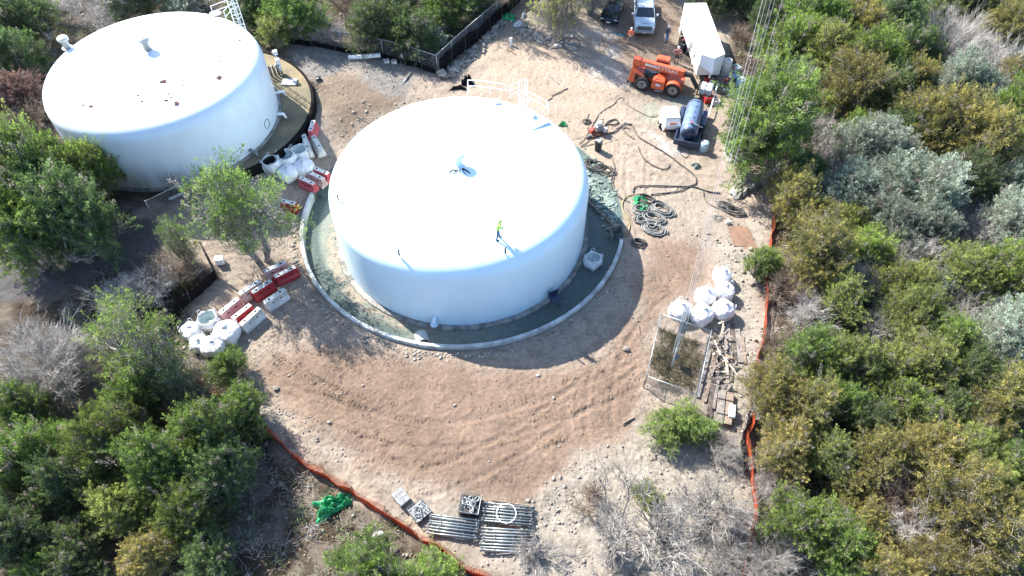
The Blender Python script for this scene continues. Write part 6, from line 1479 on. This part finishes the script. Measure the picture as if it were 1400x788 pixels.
TREES = [
 # right-hand wood, from the top edge down
 (1050, 174, 68, 'L', 'j', 'dense green oak-like tree behind the guy cables, right of the blue tank'),
 (1096, 112, 27, 'S', 's', 'small pale sage bush just above the dense green tree behind the cables'),
 (1085, 62, 42, 'G', 'j', 'green tree touching the rightmost guy cable near the top'),
 (1050, 30, 30, 'D', 'j', 'dark tree behind the guy cables at the top edge'),
 (1120, 25, 44, 'G', 'j', 'green tree at the top edge right of the guy cables'),
 (1085, 0, 34, 'D', 'j', 'dark crown cut by the top edge right of the cables'),
 (1160, 0, 34, 'Y', 'j', 'yellowish green crown at the top edge above the olive trees'),
 (1175, 40, 42, 'O', 'j', 'olive topped tree below the yellowish crown of the top edge'),
 (1130, 80, 42, 'Y', 'j', 'yellow green juniper left of the big green crown in the upper wood'),
 (1185, 85, 48, 'G', 'j', 'bright green crown in the upper wood above the orange brown juniper'),
 (1165, 128, 48, 'O', 'j', 'orange brown juniper with its dark trunk showing, upper wood'),
 (1225, 30, 44, 'D', 'j', 'dark green tree left of the pale fluffy dead one'),
 (1240, 72, 40, 'D', 'j', 'very dark tree with its left side in shade, below the dark top tree'),
 (1215, 130, 36, 'D', 's', 'dark blue green tree between the orange brown juniper and olive juniper'),
 (1248, 116, 36, 'O', 'j', 'olive juniper at the lower left foot of the pale fluffy dead tree'),
 (1300, 62, 54, BP, 'f', 'big pale fluffy dead tree in the upper wood'),
 (1350, 96, 52, BP, 'f', 'pale fluffy dead tree leaning right of the biggest one'),
 (1290, 12, 34, 'Y', 'j', 'yellow green crown behind the pale fluffy dead tree'),
 (1340, 5, 34, 'D', 'j', 'dark crown at the top edge towards the right corner'),
 (1385, 12, 36, 'Y', 'j', 'green crown in the top right corner'),
 (1368, 48, 36, 'O', 'j', 'olive crown under the top right corner'),
 (1395, 60, 34, BP, 'b', 'bare grey branches on the right edge near the top'),
 (1305, 125, 44, 'S', 's', 'sage grey crown directly under the pale fluffy dead tree'),
 (1345, 140, 40, 'S', 's', 'second sage grey crown right of the first one under the dead trees'),
 (1380, 115, 34, 'O', 'j', 'olive juniper on the right edge beside the sage crowns'),
 (1385, 160, 42, 'G', 'j', 'rich green tree on the right edge below the olive juniper'),
 (1130, 185, 34, BP, 'b', 'bare grey shrub below the orange brown juniper'),
 (1125, 150, 28, 'Y', 'j', 'small yellow green shrub right of the dense green tree'),
 (1175, 192, 32, 'G', 's', 'mid green bush above the big sage mass'),
 (1285, 180, 56, 'O', 'j', 'large olive orange juniper right of the middle of the upper wood'),
 (1235, 190, 36, 'D', 'j', 'dark tree in the shade left of the large olive orange juniper'),
 (1335, 205, 50, 'O', 'j', 'second large olive orange juniper towards the right edge'),
 (1385, 215, 36, 'Y', 'j', 'yellow green tree on the right edge above the sage trees'),
 (1150, 225, 36, BP, 'f', 'small fluffy pale shrub on the left of the sage mass'),
 (1190, 215, 46, 'S', 's', 'sage tree at the top left of the big sage mass'),
 (1165, 265, 46, 'S', 's', 'sage tree at the lower left of the big sage mass'),
 (1225, 250, 46, 'S', 's', 'sage tree in the middle of the big sage mass'),
 (1275, 275, 48, 'S', 's', 'sage tree at the right of the big sage mass'),
 (1215, 305, 44, 'S', 's', 'sage tree at the bottom of the big sage mass'),
 (1262, 315, 40, 'S', 's', 'small sage tree under the right end of the sage mass'),
 (1318, 255, 40, 'D', 'j', 'dark tree in the shade right of the sage mass'),
 (1380, 260, 44, 'S', 's', 'grey green tree on the right edge level with the sage mass'),
 (1378, 315, 44, 'S', 's', 'grey green tree on the right edge below the other grey green one'),
 (1312, 290, 32, BP, 'f', 'pale bare crown between the sage mass and the right edge'),
 (1340, 320, 40, BP, 'f', 'pale bare crown in front of the grey green edge trees'),
 (1100, 240, 30, 'D', 'j', 'dark shaded tree right of the upper orange fence'),
 (1085, 275, 36, 'O', 'j', 'olive brown juniper leaning over the upper orange fence'),
 (1118, 302, 36, 'O', 'j', 'smaller olive brown juniper below the one over the orange fence'),
 (1120, 350, 48, 'O', 'j', 'round olive juniper with golden top right of the plywood sheets'),
 (1160, 310, 30, 'Y', 'j', 'yellow green shrub between the olive junipers and the sage mass'),
 (1185, 345, 32, 'G', 'j', 'small vivid green tree in the dark gap under the sage mass'),
 (1175, 378, 38, BP, 'b', 'bare grey shrub below the small vivid green tree'),
 (1255, 350, 42, BP, 'b', 'bare crown with curling branches in the middle of the wood'),
 (1300, 345, 34, BW, 'b', 'brownish bare shrub right of the curling bare crown'),
 (1235, 388, 38, 'Y', 'j', 'yellow green tree under the curling bare crown'),
 (1310, 382, 40, 'Y', 'j', 'yellow green tree in the right middle of the wood'),
 (1380, 382, 42, 'G', 'j', 'bright green tree at the right edge halfway down'),
 (1348, 365, 34, 'D', 'j', 'dark green tree behind the bright green edge tree halfway down'),
 (1045, 362, 24, 'G', 'j', 'small green bush inside the orange fence beside the plywood sheets'),
 (1080, 395, 36, BW, 'b', 'tangle of dark bare branches right of the orange fence'),
 (1110, 430, 36, BP, 'b', 'bare grey tangle below the dark branches by the orange fence'),
 (1180, 425, 44, 'S', 'f', 'misty grey half bare tree left of centre in the wood'),
 (1205, 455, 36, BP, 'f', 'pale silvery bare crown in the middle of the right wood'),
 (1150, 410, 34, 'Y', 'j', 'pale yellow green tree above the misty grey tree'),
 (1250, 430, 44, 'Y', 'j', 'broad yellow green tree right of the silvery bare crown'),
 (1330, 430, 44, BP, 'f', 'large pale bare crown right of the broad yellow green tree'),
 (1285, 400, 32, 'S', 's', 'small sage crown above the large pale bare crown'),
 (1370, 465, 50, 'S', 's', 'sage tree on the right edge below the halfway point'),
 (1295, 470, 40, 'G', 'j', 'vivid green tree with shaded right side beside the edge sage tree'),
 (1330, 510, 44, 'D', 'j', 'dark green tree in shade under the vivid green one'),
 (1110, 490, 42, 'G', 'j', 'soft green juniper right of the wood scrap heap'),
 (1160, 500, 40, 'Y', 'j', 'yellow green juniper right of the soft green one'),
 (1215, 505, 42, 'Y', 'j', 'yellow green juniper with a white broken branch at its foot'),
 (1262, 500, 42, 'Y', 'j', 'pale yellow green juniper left of the dark shaded tree'),
 (1060, 535, 46, 'O', 'j', 'orange tipped juniper touching the board stack below the enclosure'),
 (1105, 560, 42, 'O', 'j', 'orange tipped juniper right of the one by the board stack'),
 (1150, 555, 34, 'G', 'j', 'small vivid green shrub between orange tipped junipers'),
 (1240, 562, 46, 'G', 'j', 'rounded green juniper in the lower middle wood'),
 (1190, 580, 36, 'D', 'j', 'dark tree in the gap left of the rounded green juniper'),
 (1300, 560, 38, 'D', 'j', 'dark shaded tree right of the rounded green juniper'),
 (1375, 550, 46, 'O', 'j', 'orange tipped juniper on the right edge below the sage tree'),
 (1340, 580, 36, 'O', 'j', 'small orange tipped juniper left of the one on the right edge'),
 (1075, 610, 44, 'O', 'j', 'orange tipped juniper right of the lower orange fence'),
 (1130, 625, 38, 'Y', 'j', 'yellow green tree in the lower wood above the bright green bush'),
 (1210, 625, 46, 'O', 'j', 'golden juniper above the dark hollow of dead branches'),
 (1265, 620, 44, 'O', 'j', 'golden juniper right of the one above the hollow'),
 (1320, 635, 46, 'Y', 'j', 'olive green juniper in the lower right wood'),
 (1385, 640, 40, 'G', 'j', 'green tree on the right edge near the bottom'),
 (1160, 665, 30, 'O', 'j', 'small golden juniper left of the dark hollow'),
 (1225, 680, 46, BW, 'b', 'grey tangle of dead branches in the dark hollow'),
 (1250, 735, 44, BP, 'w', 'curled white dead limbs below the dark hollow'),
 (1325, 700, 62, 'O', 'j', 'largest golden juniper in the lower right wood'),
 (1100, 715, 50, 'G', 'j', 'bright green juniper on the left of the lower right corner wood'),
 (1150, 750, 44, 'G', 'j', 'bright green juniper right of the bright one near the bottom edge'),
 (1185, 712, 36, 'O', 'j', 'golden juniper between the bright green ones and the dead limbs'),
 (1275, 775, 44, 'O', 'j', 'golden juniper on the bottom edge below the dead limbs'),
 (1210, 790, 40, 'O', 'j', 'golden crown cut by the bottom edge right of the bright green ones'),
 (1345, 775, 44, 'O', 'j', 'olive crown on the bottom edge towards the right corner'),
 (1395, 735, 44, 'Y', 'j', 'yellow green tree at the right edge above the bottom corner'),
 # between yard and wood
 (918, 580, 40, 'G', 'j', 'bright green bush right below the square enclosure', .75),
 (958, 590, 28, 'G', 'j', 'smaller green bush joined to the one below the enclosure', .75),
 (985, 612, 36, 'bark_grey', 'b', 'low bare grey shrub right of the green bush below the enclosure', .8),
 (880, 715, 92, 'bark_grey', 'w', 'large bare pale tree with two dark trunks at the bottom centre right', 1.3),
 (965, 690, 70, 'bark_grey', 'b', 'wide bare grey tree beside the lower orange fence', 1.0),
 (800, 680, 38, BW, 'w', 'thin bare shrub on the pale ground left of the large bare tree', .7),
 (740, 760, 42, 'bark_grey', 'w', 'bare twiggy shrub overlapping the lower right scaffold stack', .6),
 (1000, 760, 52, 'bark_grey', 'b', 'bare grey shrub at the bottom edge beside the orange fence', .8),
 (885, 680, 24, 'Y', 'j', 'small green shrub seen through the large bare tree', .9),
 (830, 775, 46, 'bark_grey', 'w', 'pale bare shrub at the bottom edge left of the two dark trunks', .7),
 (1060, 770, 48, 'bark_grey', 'b', 'bare grey shrub on the bottom edge right of the orange fence', .8),
 (1060, 670, 40, 'bark_grey', 'b', 'bare pale shrub right of the lower orange fence', .8),
 (1062, 470, 26, BW, 'b', 'brown dry shrub right of the middle orange fence', .9),
 (1040, 640, 30, 'bark_grey', 'w', 'curly pale shrub hanging over the lower orange fence', .8),
 # left side
 (48, 242, 56, 'G', 'j', 'big green juniper in front of the weathered tank at the left edge', 1.2),
 (118, 228, 36, 'G', 'j', 'green juniper overlapping the left side of the weathered tank', 1.2),
 (100, 300, 60, 'D', 'j', 'dark shaded juniper below the weathered tank', 1.0),
 (30, 320, 56, 'G', 'j', 'green juniper at the left edge above the shaded road', 1.0),
 (242, 328, 27, 'G', 't', 'thin green tree left of the airy one, beside the dark post', 1.0),
 (240, 365, 40, BW, 'b', 'sparse dry shrub by the dark post at lower left', .9),
 (205, 390, 44, BP, 'b', 'pale bare shrub left of the short black fence', .9),
 (150, 410, 44, BP, 'b', 'pale bare shrub at the edge of the shaded road', .9),
 (60, 500, 78, BP, 'f', 'large pale leafless thicket at the left edge', .9),
 (130, 480, 44, BP, 'b', 'pale bare tree right of the leafless thicket', 1.0),
 (193, 470, 66, 'G', 't', 'large olive green tree left of the lower left bulk bags', .95),
 (180, 545, 54, 'G', 'j', 'olive green juniper under the large olive tree', .9),
 (243, 530, 40, 'D', 't', 'grey green tree right of the large olive tree', 1.0),
 (312, 503, 29, 'G', 'j', 'small round juniper just below the white bulk bags', .8),
 (330, 560, 38, 'G', 'j', 'green juniper over the start of the bottom orange fence', 1.1),
 (280, 595, 50, 'G', 'j', 'green juniper left of the start of the orange fence', 1.1),
 (300, 650, 48, 'D', 'j', 'dark green juniper at the edge of the shaded ground near the bottom', 1.1),
 (215, 640, 52, 'G', 'j', 'green juniper in the lower left wood centre', 1.1),
 (150, 610, 50, 'G', 'j', 'bright green juniper in the lower left wood', 1.1),
 (30, 630, 58, 'G', 'j', 'bright green juniper on the left edge of the lower wood', 1.1),
 (90, 665, 50, 'D', 'j', 'dark green juniper in the shaded lower left wood', 1.1),
 (160, 690, 48, 'Y', 'j', 'yellow green juniper in the lower left wood', 1.0),
 (255, 705, 48, 'G', 'j', 'green juniper near the bottom left of the shaded ground', 1.0),
 (20, 735, 56, 'D', 'j', 'dark juniper in the bottom left corner', 1.0),
 (100, 760, 50, 'D', 'j', 'dark juniper on the bottom edge left of the dead branches', 1.0),
 (205, 760, 44, 'O', 'j', 'small golden juniper near the bottom edge at left', .9),
 (285, 765, 44, 'D', 'j', 'dark juniper on the bottom edge beside the shaded ground', 1.0),
 (30, 560, 42, 'G', 'j', 'small green juniper under the leafless thicket', 1.0),
 (60, 790, 40, 'G', 'j', 'green crown cut by the bottom edge at far left', 1.0),
 (505, 782, 60, 'G', 'j', 'vivid green juniper on the bottom edge left of centre', 1.0),
 (585, 792, 44, 'G', 'j', 'smaller vivid green juniper on the bottom edge beside the orange fence', .9),
 (245, 243, 26, 'white_twig', 'w', 'small white dead bush against the foot of the weathered tank', .8),
 # top edge
 (30, 30, 46, 'D', 'j', 'dark green tree in the top left corner'),
 (20, 80, 40, 'D', 'j', 'dark tree on the left edge beside the weathered tank'),
 (75, 10, 40, BP, 'b', 'bare grey crown behind the weathered tank at the top left'),
 (140, 10, 44, BP, 'w', 'pale bare branches right behind the roof of the weathered tank'),
 (20, 125, 40, 'R', 'j', 'reddish brown dry tree on the left edge'),
 (50, 155, 36, BW, 'b', 'brown bare shrub left of the weathered tank'),
 (190, -5, 40, 'D', 'j', 'dark crown at the top edge behind the weathered tank'),
 (250, -8, 38, 'S', 's', 'sage crown at the top edge behind the weathered tank'),
 (345, 12, 34, 'D', 'j', 'dark tree right of the ladder of the weathered tank'),
 (398, 14, 46, 'G', 'j', 'fresh green tree at the top edge above the notice board'),
 (375, 45, 24, 'Y', 'j', 'small green shrub below the fresh green tree at the top'),
 (475, 8, 38, BW, 'b', 'brown bare shrub at the top edge'),
 (510, 35, 40, 'D', 's', 'dark greyish oak behind the top chain link fence'),
 (555, 40, 46, 'D', 's', 'dark greyish oak right of the first one behind the top fence'),
 (582, 52, 26, 'S', 's', 'small pale sage shrub behind the end of the top fence'),
 (540, 0, 40, 'D', 'j', 'dark tree at the top edge above the greyish oaks'),
 (605, 15, 40, 'G', 's', 'mid green tree at the top edge beyond the chain link fence'),
 (650, -5, 34, 'D', 'j', 'dark tree at the top edge left of the tall black fence'),
 (450, 40, 28, BP, 'b', 'small pale bare shrub behind the notice board'),
 (985, -8, 34, 'D', 'j', 'dark tree at the top edge right of the trailer'),
 (1020, 5, 26, 'D', 'j', 'dark shrub at the top edge beside the leftmost guy cable'),
 (1018, 50, 24, BW, 'b', 'brown bare shrub right of the trailer'),
]
M['white_twig'] = mat('white_dead_twigs', (.62, .60, .57), .9, var=.1)
for row in TREES:
    u, v, rp, k_, var, lb = row[:6]; h_ = row[6] if len(row) > 6 else 1.0
    side = 'right' if u > 1040 else 'left' if u < 345 and v > 190 else 'yard' if v > 500 else 'top'
    gp = {'right': 'trees in the dense wood on the right', 'left': 'trees on the left side of the photo', 'yard': 'bushes at the lower edge of the yard', 'top': 'trees along the top edge'}[side]
    if side in ('left', 'top') and k_ == 'G': k_ = 'L'
    small = rp/pxm(u, max(v, 0), 2) < 1.7
    tree(u, v, rp*(1.08 if side == 'right' else 1.0), k_, var, lb, 'bush' if small or 'shrub' in lb or 'bush' in lb else 'tree', gp, h_*({'right': 1.1, 'left': 1.25}.get(side, .95)))

def tree_at(x, y, Rr, H, k_, var, label, cat='tree', group='trees along the top edge'):
    global TC
    TC += 1; cm_, tm_ = VAR[var][TC % len(VAR[var])]; t = thing('juniper_tree', label, cat, (x, y, gz(x, y)), rnd.uniform(0, 6.28), group)
    t.scale = (Rr/2.8, Rr/2.8, H/5.6)
    for nm, me_, m_ in (('crown', cm_, FOL[k_]), ('trunk', tm_, M['bark'])):
        c_ = bpy.data.objects.new(nm, me_); C.objects.link(c_); c_.parent = t; set_mat(c_, m_)
tree_at(-18.1, 33.0, 3.8, 8.2, 'L', 't', 'airy green tree with visible trunk between tank and lower left barriers', 'tree', 'trees on the left side of the photo')
tree_at(4.6, 61.8, 2.8, 9.0, 'Y', 't', 'small trunked tree standing on the bank left of the black car')
tree_at(8.2, 67.0, 2.8, 9.5, 'D', 't', 'thin dark tree between the small trunked tree and the black car')
tree_at(1.0, 69.0, 3.2, 10.5, 'D', 't', 'tall dark tree at the top edge left of the small trunked tree')
tree_at(5.5, 73.5, 3.6, 11.0, 'D', 't', 'tall dark tree beyond the top edge behind the black car')
tree_at(12.0, 75.0, 3.6, 11.5, 'D', 't', 'tall dark tree beyond the top edge behind the pickup')
tree_at(-5.5, 69.5, 3.4, 10.0, 'D', 't', 'tall dark tree at the top edge above the tall black fence')
tree_at(19.5, 73.5, 3.0, 8.0, 'D', 't', 'dark tree beyond the top edge behind the trailer')

# ground cover: brush, leaves, stones (uncountable)
def scatter_ok(x, y): return math.hypot(x-T1.x, y-T1.y) > 12.9 and math.hypot(x-T2.x, y-T2.y) > 11.6
N_ = 26000; px_ = npr.uniform(-62, 62, N_); py_ = npr.uniform(9, 80, N_)
cl_ = inpoly(px_, py_, POLY['clear'], .8, 3, .8); keep = (cl_ < .35) & (np.abs(px_) < 8+py_*.80) & (np.hypot(px_-T1.x, py_-T1.y) > 12.9) & (np.hypot(px_-T2.x, py_-T2.y) > 11.6)
keep &= inpoly(px_, py_, POLY['road'], .5, 11, .5) < .3
px_, py_ = px_[keep], py_[keep]; pz_ = terr(px_, py_)
# twiggy brush
k = npr.permutation(len(px_))[:2600]; nn = 14
bx_ = np.repeat(np.stack([px_[k], py_[k], pz_[k]], 1), nn, 0); d = npr.normal(0, 1, (len(bx_), 3)); d[:, 2] = np.abs(d[:, 2])*.6+.1; d /= np.linalg.norm(d, axis=1)[:, None]
b0 = bx_+npr.normal(0, .25, bx_.shape)*np.array([1, 1, .2]); b1 = b0+d*npr.uniform(.3, .9, (len(bx_), 1))
me_ = np_tubes((b0, b1, np.full(len(b0), .012), np.full(len(b0), .005)), 'dry_brush'); me_.materials.append(M['bark_pale'])
o = bpy.data.objects.new('dry_brush', me_); C.objects.link(o); tag(kind(o, 'stuff'), 'dry grey brush and fallen twigs covering the woodland floor', 'brush')
# low green sprigs
k = npr.permutation(len(px_))[:1500]; nn = 40
ct = np.repeat(np.stack([px_[k], py_[k], pz_[k]], 1), nn, 0)+npr.normal(0, .28, (len(k)*nn, 3))*np.array([1, 1, .5])+np.array([0, 0, .25])
ax = npr.normal(0, 1, ct.shape)+np.array([0, 0, .8]); ax /= np.linalg.norm(ax, axis=1)[:, None]; sd = np.cross(ax, npr.normal(0, 1, ct.shape)); sd /= np.linalg.norm(sd, axis=1)[:, None]
V = np.stack([ct-sd*.035, ct+sd*.035, ct+ax*.13], 1).reshape(-1, 3)
me_ = mk_mesh('undergrowth', V, np.arange(len(V)), 3, np.repeat(npr.uniform(0, .8, len(ct)), 3)); me_.materials.append(FOL['D'])
o = bpy.data.objects.new('undergrowth', me_); C.objects.link(o); tag(kind(o, 'stuff'), 'low dark green undergrowth between the trees', 'undergrowth')
# leaf litter
k = npr.permutation(len(px_)); L_ = 30000; idx = npr.randint(0, len(px_), L_); c_ = np.stack([px_[idx]+npr.normal(0, .5, L_), py_[idx]+npr.normal(0, .5, L_), pz_[idx]*0], 1); c_[:, 2] = terr(c_[:, 0], c_[:, 1])+.12
ax = npr.normal(0, 1, c_.shape)*np.array([1, 1, .3]); ax /= np.linalg.norm(ax, axis=1)[:, None]; sd = np.cross(ax, np.array([0, 0, 1.])+npr.normal(0, .3, c_.shape)); sd /= np.linalg.norm(sd, axis=1)[:, None]
V = np.stack([c_-sd*.05, c_+sd*.05, c_+ax*.12], 1).reshape(-1, 3); me_ = mk_mesh('leaf_litter', V, np.arange(len(V)), 3); me_.materials.append(M['litter'])
o = bpy.data.objects.new('leaf_litter', me_); C.objects.link(o); tag(kind(o, 'stuff'), 'brown leaf litter on the ground under the trees', 'leaf litter')
# stones
ico_v = []; t_ = (1+5**.5)/2
for a in (-1, 1):
    for b2 in (-t_, t_): ico_v += [(a, b2, 0), (0, a, b2), (b2, 0, a)]
ico_v = np.array(ico_v, float); ico_v /= np.linalg.norm(ico_v[0])
bm_ = bmesh.new(); [bm_.verts.new(v) for v in ico_v]; bmesh.ops.convex_hull(bm_, input=bm_.verts); bm_.verts.index_update()
ico_v = np.array([v.co[:] for v in bm_.verts]); ico_f = np.array([[v.index for v in f.verts] for f in bm_.faces]); bm_.free()
def stones(name, label, pts, size, m_, flat=.6):
    n_ = len(pts); s_ = size*np.exp(npr.normal(0, .45, (n_, 1, 1))); v = ico_v[None]*(1+npr.uniform(-.28, .28, (n_, 12, 1)))*s_*np.array([1, 1, flat])*npr.uniform(.7, 1.3, (n_, 1, 3))
    v = v+np.stack([pts[:, 0], pts[:, 1], terr(pts[:, 0], pts[:, 1])], 1)[:, None]+s_*np.array([0, 0, .35])
    f = (ico_f[None]+(np.arange(n_)*12)[:, None, None]).reshape(-1); me_ = mk_mesh(name, v.reshape(-1, 3), f, 3); me_.materials.append(M[m_])
    o = bpy.data.objects.new(name, me_); C.objects.link(o); return tag(kind(o, 'stuff'), label, 'stones')
def pick(polys, n_, dens=None, extra=None):
    x = npr.uniform(-25, 25, n_); y = npr.uniform(10, 60, n_); m_ = np.maximum.reduce([inpoly(x, y, q, 1.0, 5, 1.0) for q in polys]); ok = npr.rand(n_) < m_
    ok &= (np.hypot(x-TG.x, y-TG.y) > 12.7)
    ok &= npr.rand(n_) < sstep(.35, .62, fbm(x*.7, y*.7, 77)); return np.stack([x[ok], y[ok]], 1)
stones('loose_stones', 'pale loose stones around the edges of the yard', pick([POLY['rocky'], POLY['rocky2'], POLY['rocky3']], 34000), .055, 'rock')
stones('gravel', 'coarse grey gravel beside the top fence', pick([POLY['gravel'], POLY['patch']], 26000), .05, 'rock')
x = npr.uniform(-22, 20, 4500); y = npr.uniform(12, 62, 4500); ok = (inpoly(x, y, POLY['clear'], .8, 3, .8) > .6) & (np.hypot(x-TG.x, y-TG.y) > 12.7) & (np.hypot(x-T2.x, y-T2.y) > 11.9)
stones('pebbles', 'scattered pebbles and clods over the bare dirt', np.stack([x[ok], y[ok]], 1), .032, 'rock')
k = npr.permutation(len(px_))[:3500]; stones('woodland_stones', 'pale stones lying among the trees', np.stack([px_[k], py_[k]], 1), .09, 'rock')
# stones along the foot of the tall black fence and the root bank at the top
def strip(px, n_, w_):
    P_ = pl(px); out = []
    for _ in range(n_):
        i = npr.randint(len(P_)-1); q = P_[i].lerp(P_[i+1], npr.rand()); out.append((q.x+npr.normal(0, w_), q.y+npr.normal(0, w_)))
    return np.array(out)
stones('bank_stones', 'white stones piled along the foot of the tall black silt fence', strip([(612, 104), (640, 82), (665, 55), (690, 30)], 420, .3), .13, 'white_plastic' if False else 'rock')
stones('root_bank_stones', 'stones and roots edging the bank below the small trunked tree', strip([(712, 40), (730, 52), (760, 62), (790, 66)], 380, .35), .12, 'rock')
stones('ring_edge_stones', 'stones along the outside foot of the ring wall', np.array([[TG.x+(12.7+abs(npr.normal(0, .35)))*math.cos(a), TG.y+(12.7+abs(npr.normal(0, .35)))*math.sin(a)] for a in npr.uniform(R(175), R(345), 900)]), .05, 'rock')
stones('moat_chips', 'small pale chips on the teal floor inside the ring wall', np.array([[TG.x+q*math.cos(a), TG.y+q*math.sin(a)] for a, q in zip(npr.uniform(R(170), R(345), 220), npr.uniform(9.9, 12, 220))]), .025, 'rock')
# roots on the bank
for k, (pts_) in enumerate([[(722, 44), (735, 55), (752, 60)], [(735, 50), (748, 62), (762, 68)], [(750, 55), (765, 58), (785, 66)], [(758, 48), (772, 52), (790, 54)]]):
    hose(['leftmost', 'long', 'lower right', 'upper right'][k]+' twisted tree root exposed on the bank below the small trunked tree', pts_, .07, 'bark', 'roots on the bank', 'tree_root', 'root')
# dry weeds inside the enclosure
N2 = 5200; q = [G(u, v) for u, v in ((879, 531), (947, 555), (966, 470), (899, 446))]
s_, t_ = npr.uniform(.04, .96, (N2, 1)), npr.uniform(.06, .95, (N2, 1)); Q_ = [np.array(a[:]) for a in q]; c_ = (Q_[0]*(1-s_)+Q_[1]*s_)*(1-t_)+(Q_[3]*(1-s_)+Q_[2]*s_)*t_; c_[:, 2] = terr(c_[:, 0], c_[:, 1])
den = fbm(c_[:, 0]*.9, c_[:, 1]*.9, 55); c_ = c_[den+npr.normal(0, .07, len(den)) > .49]; d = npr.normal(0, 1, c_.shape); d[:, 2] = np.abs(d[:, 2])+.3; d /= np.linalg.norm(d, axis=1)[:, None]
e = c_+d*npr.uniform(.15, .6, (len(c_), 1)); me_ = np_tubes((c_, e, np.full(len(c_), .014), np.full(len(c_), .004)), 'dry_weeds'); me_.materials.append(M['grass'])
o = bpy.data.objects.new('dry_weeds', me_); C.objects.link(o); tag(kind(o, 'stuff'), 'dry weeds filling the square chain link enclosure', 'weeds')
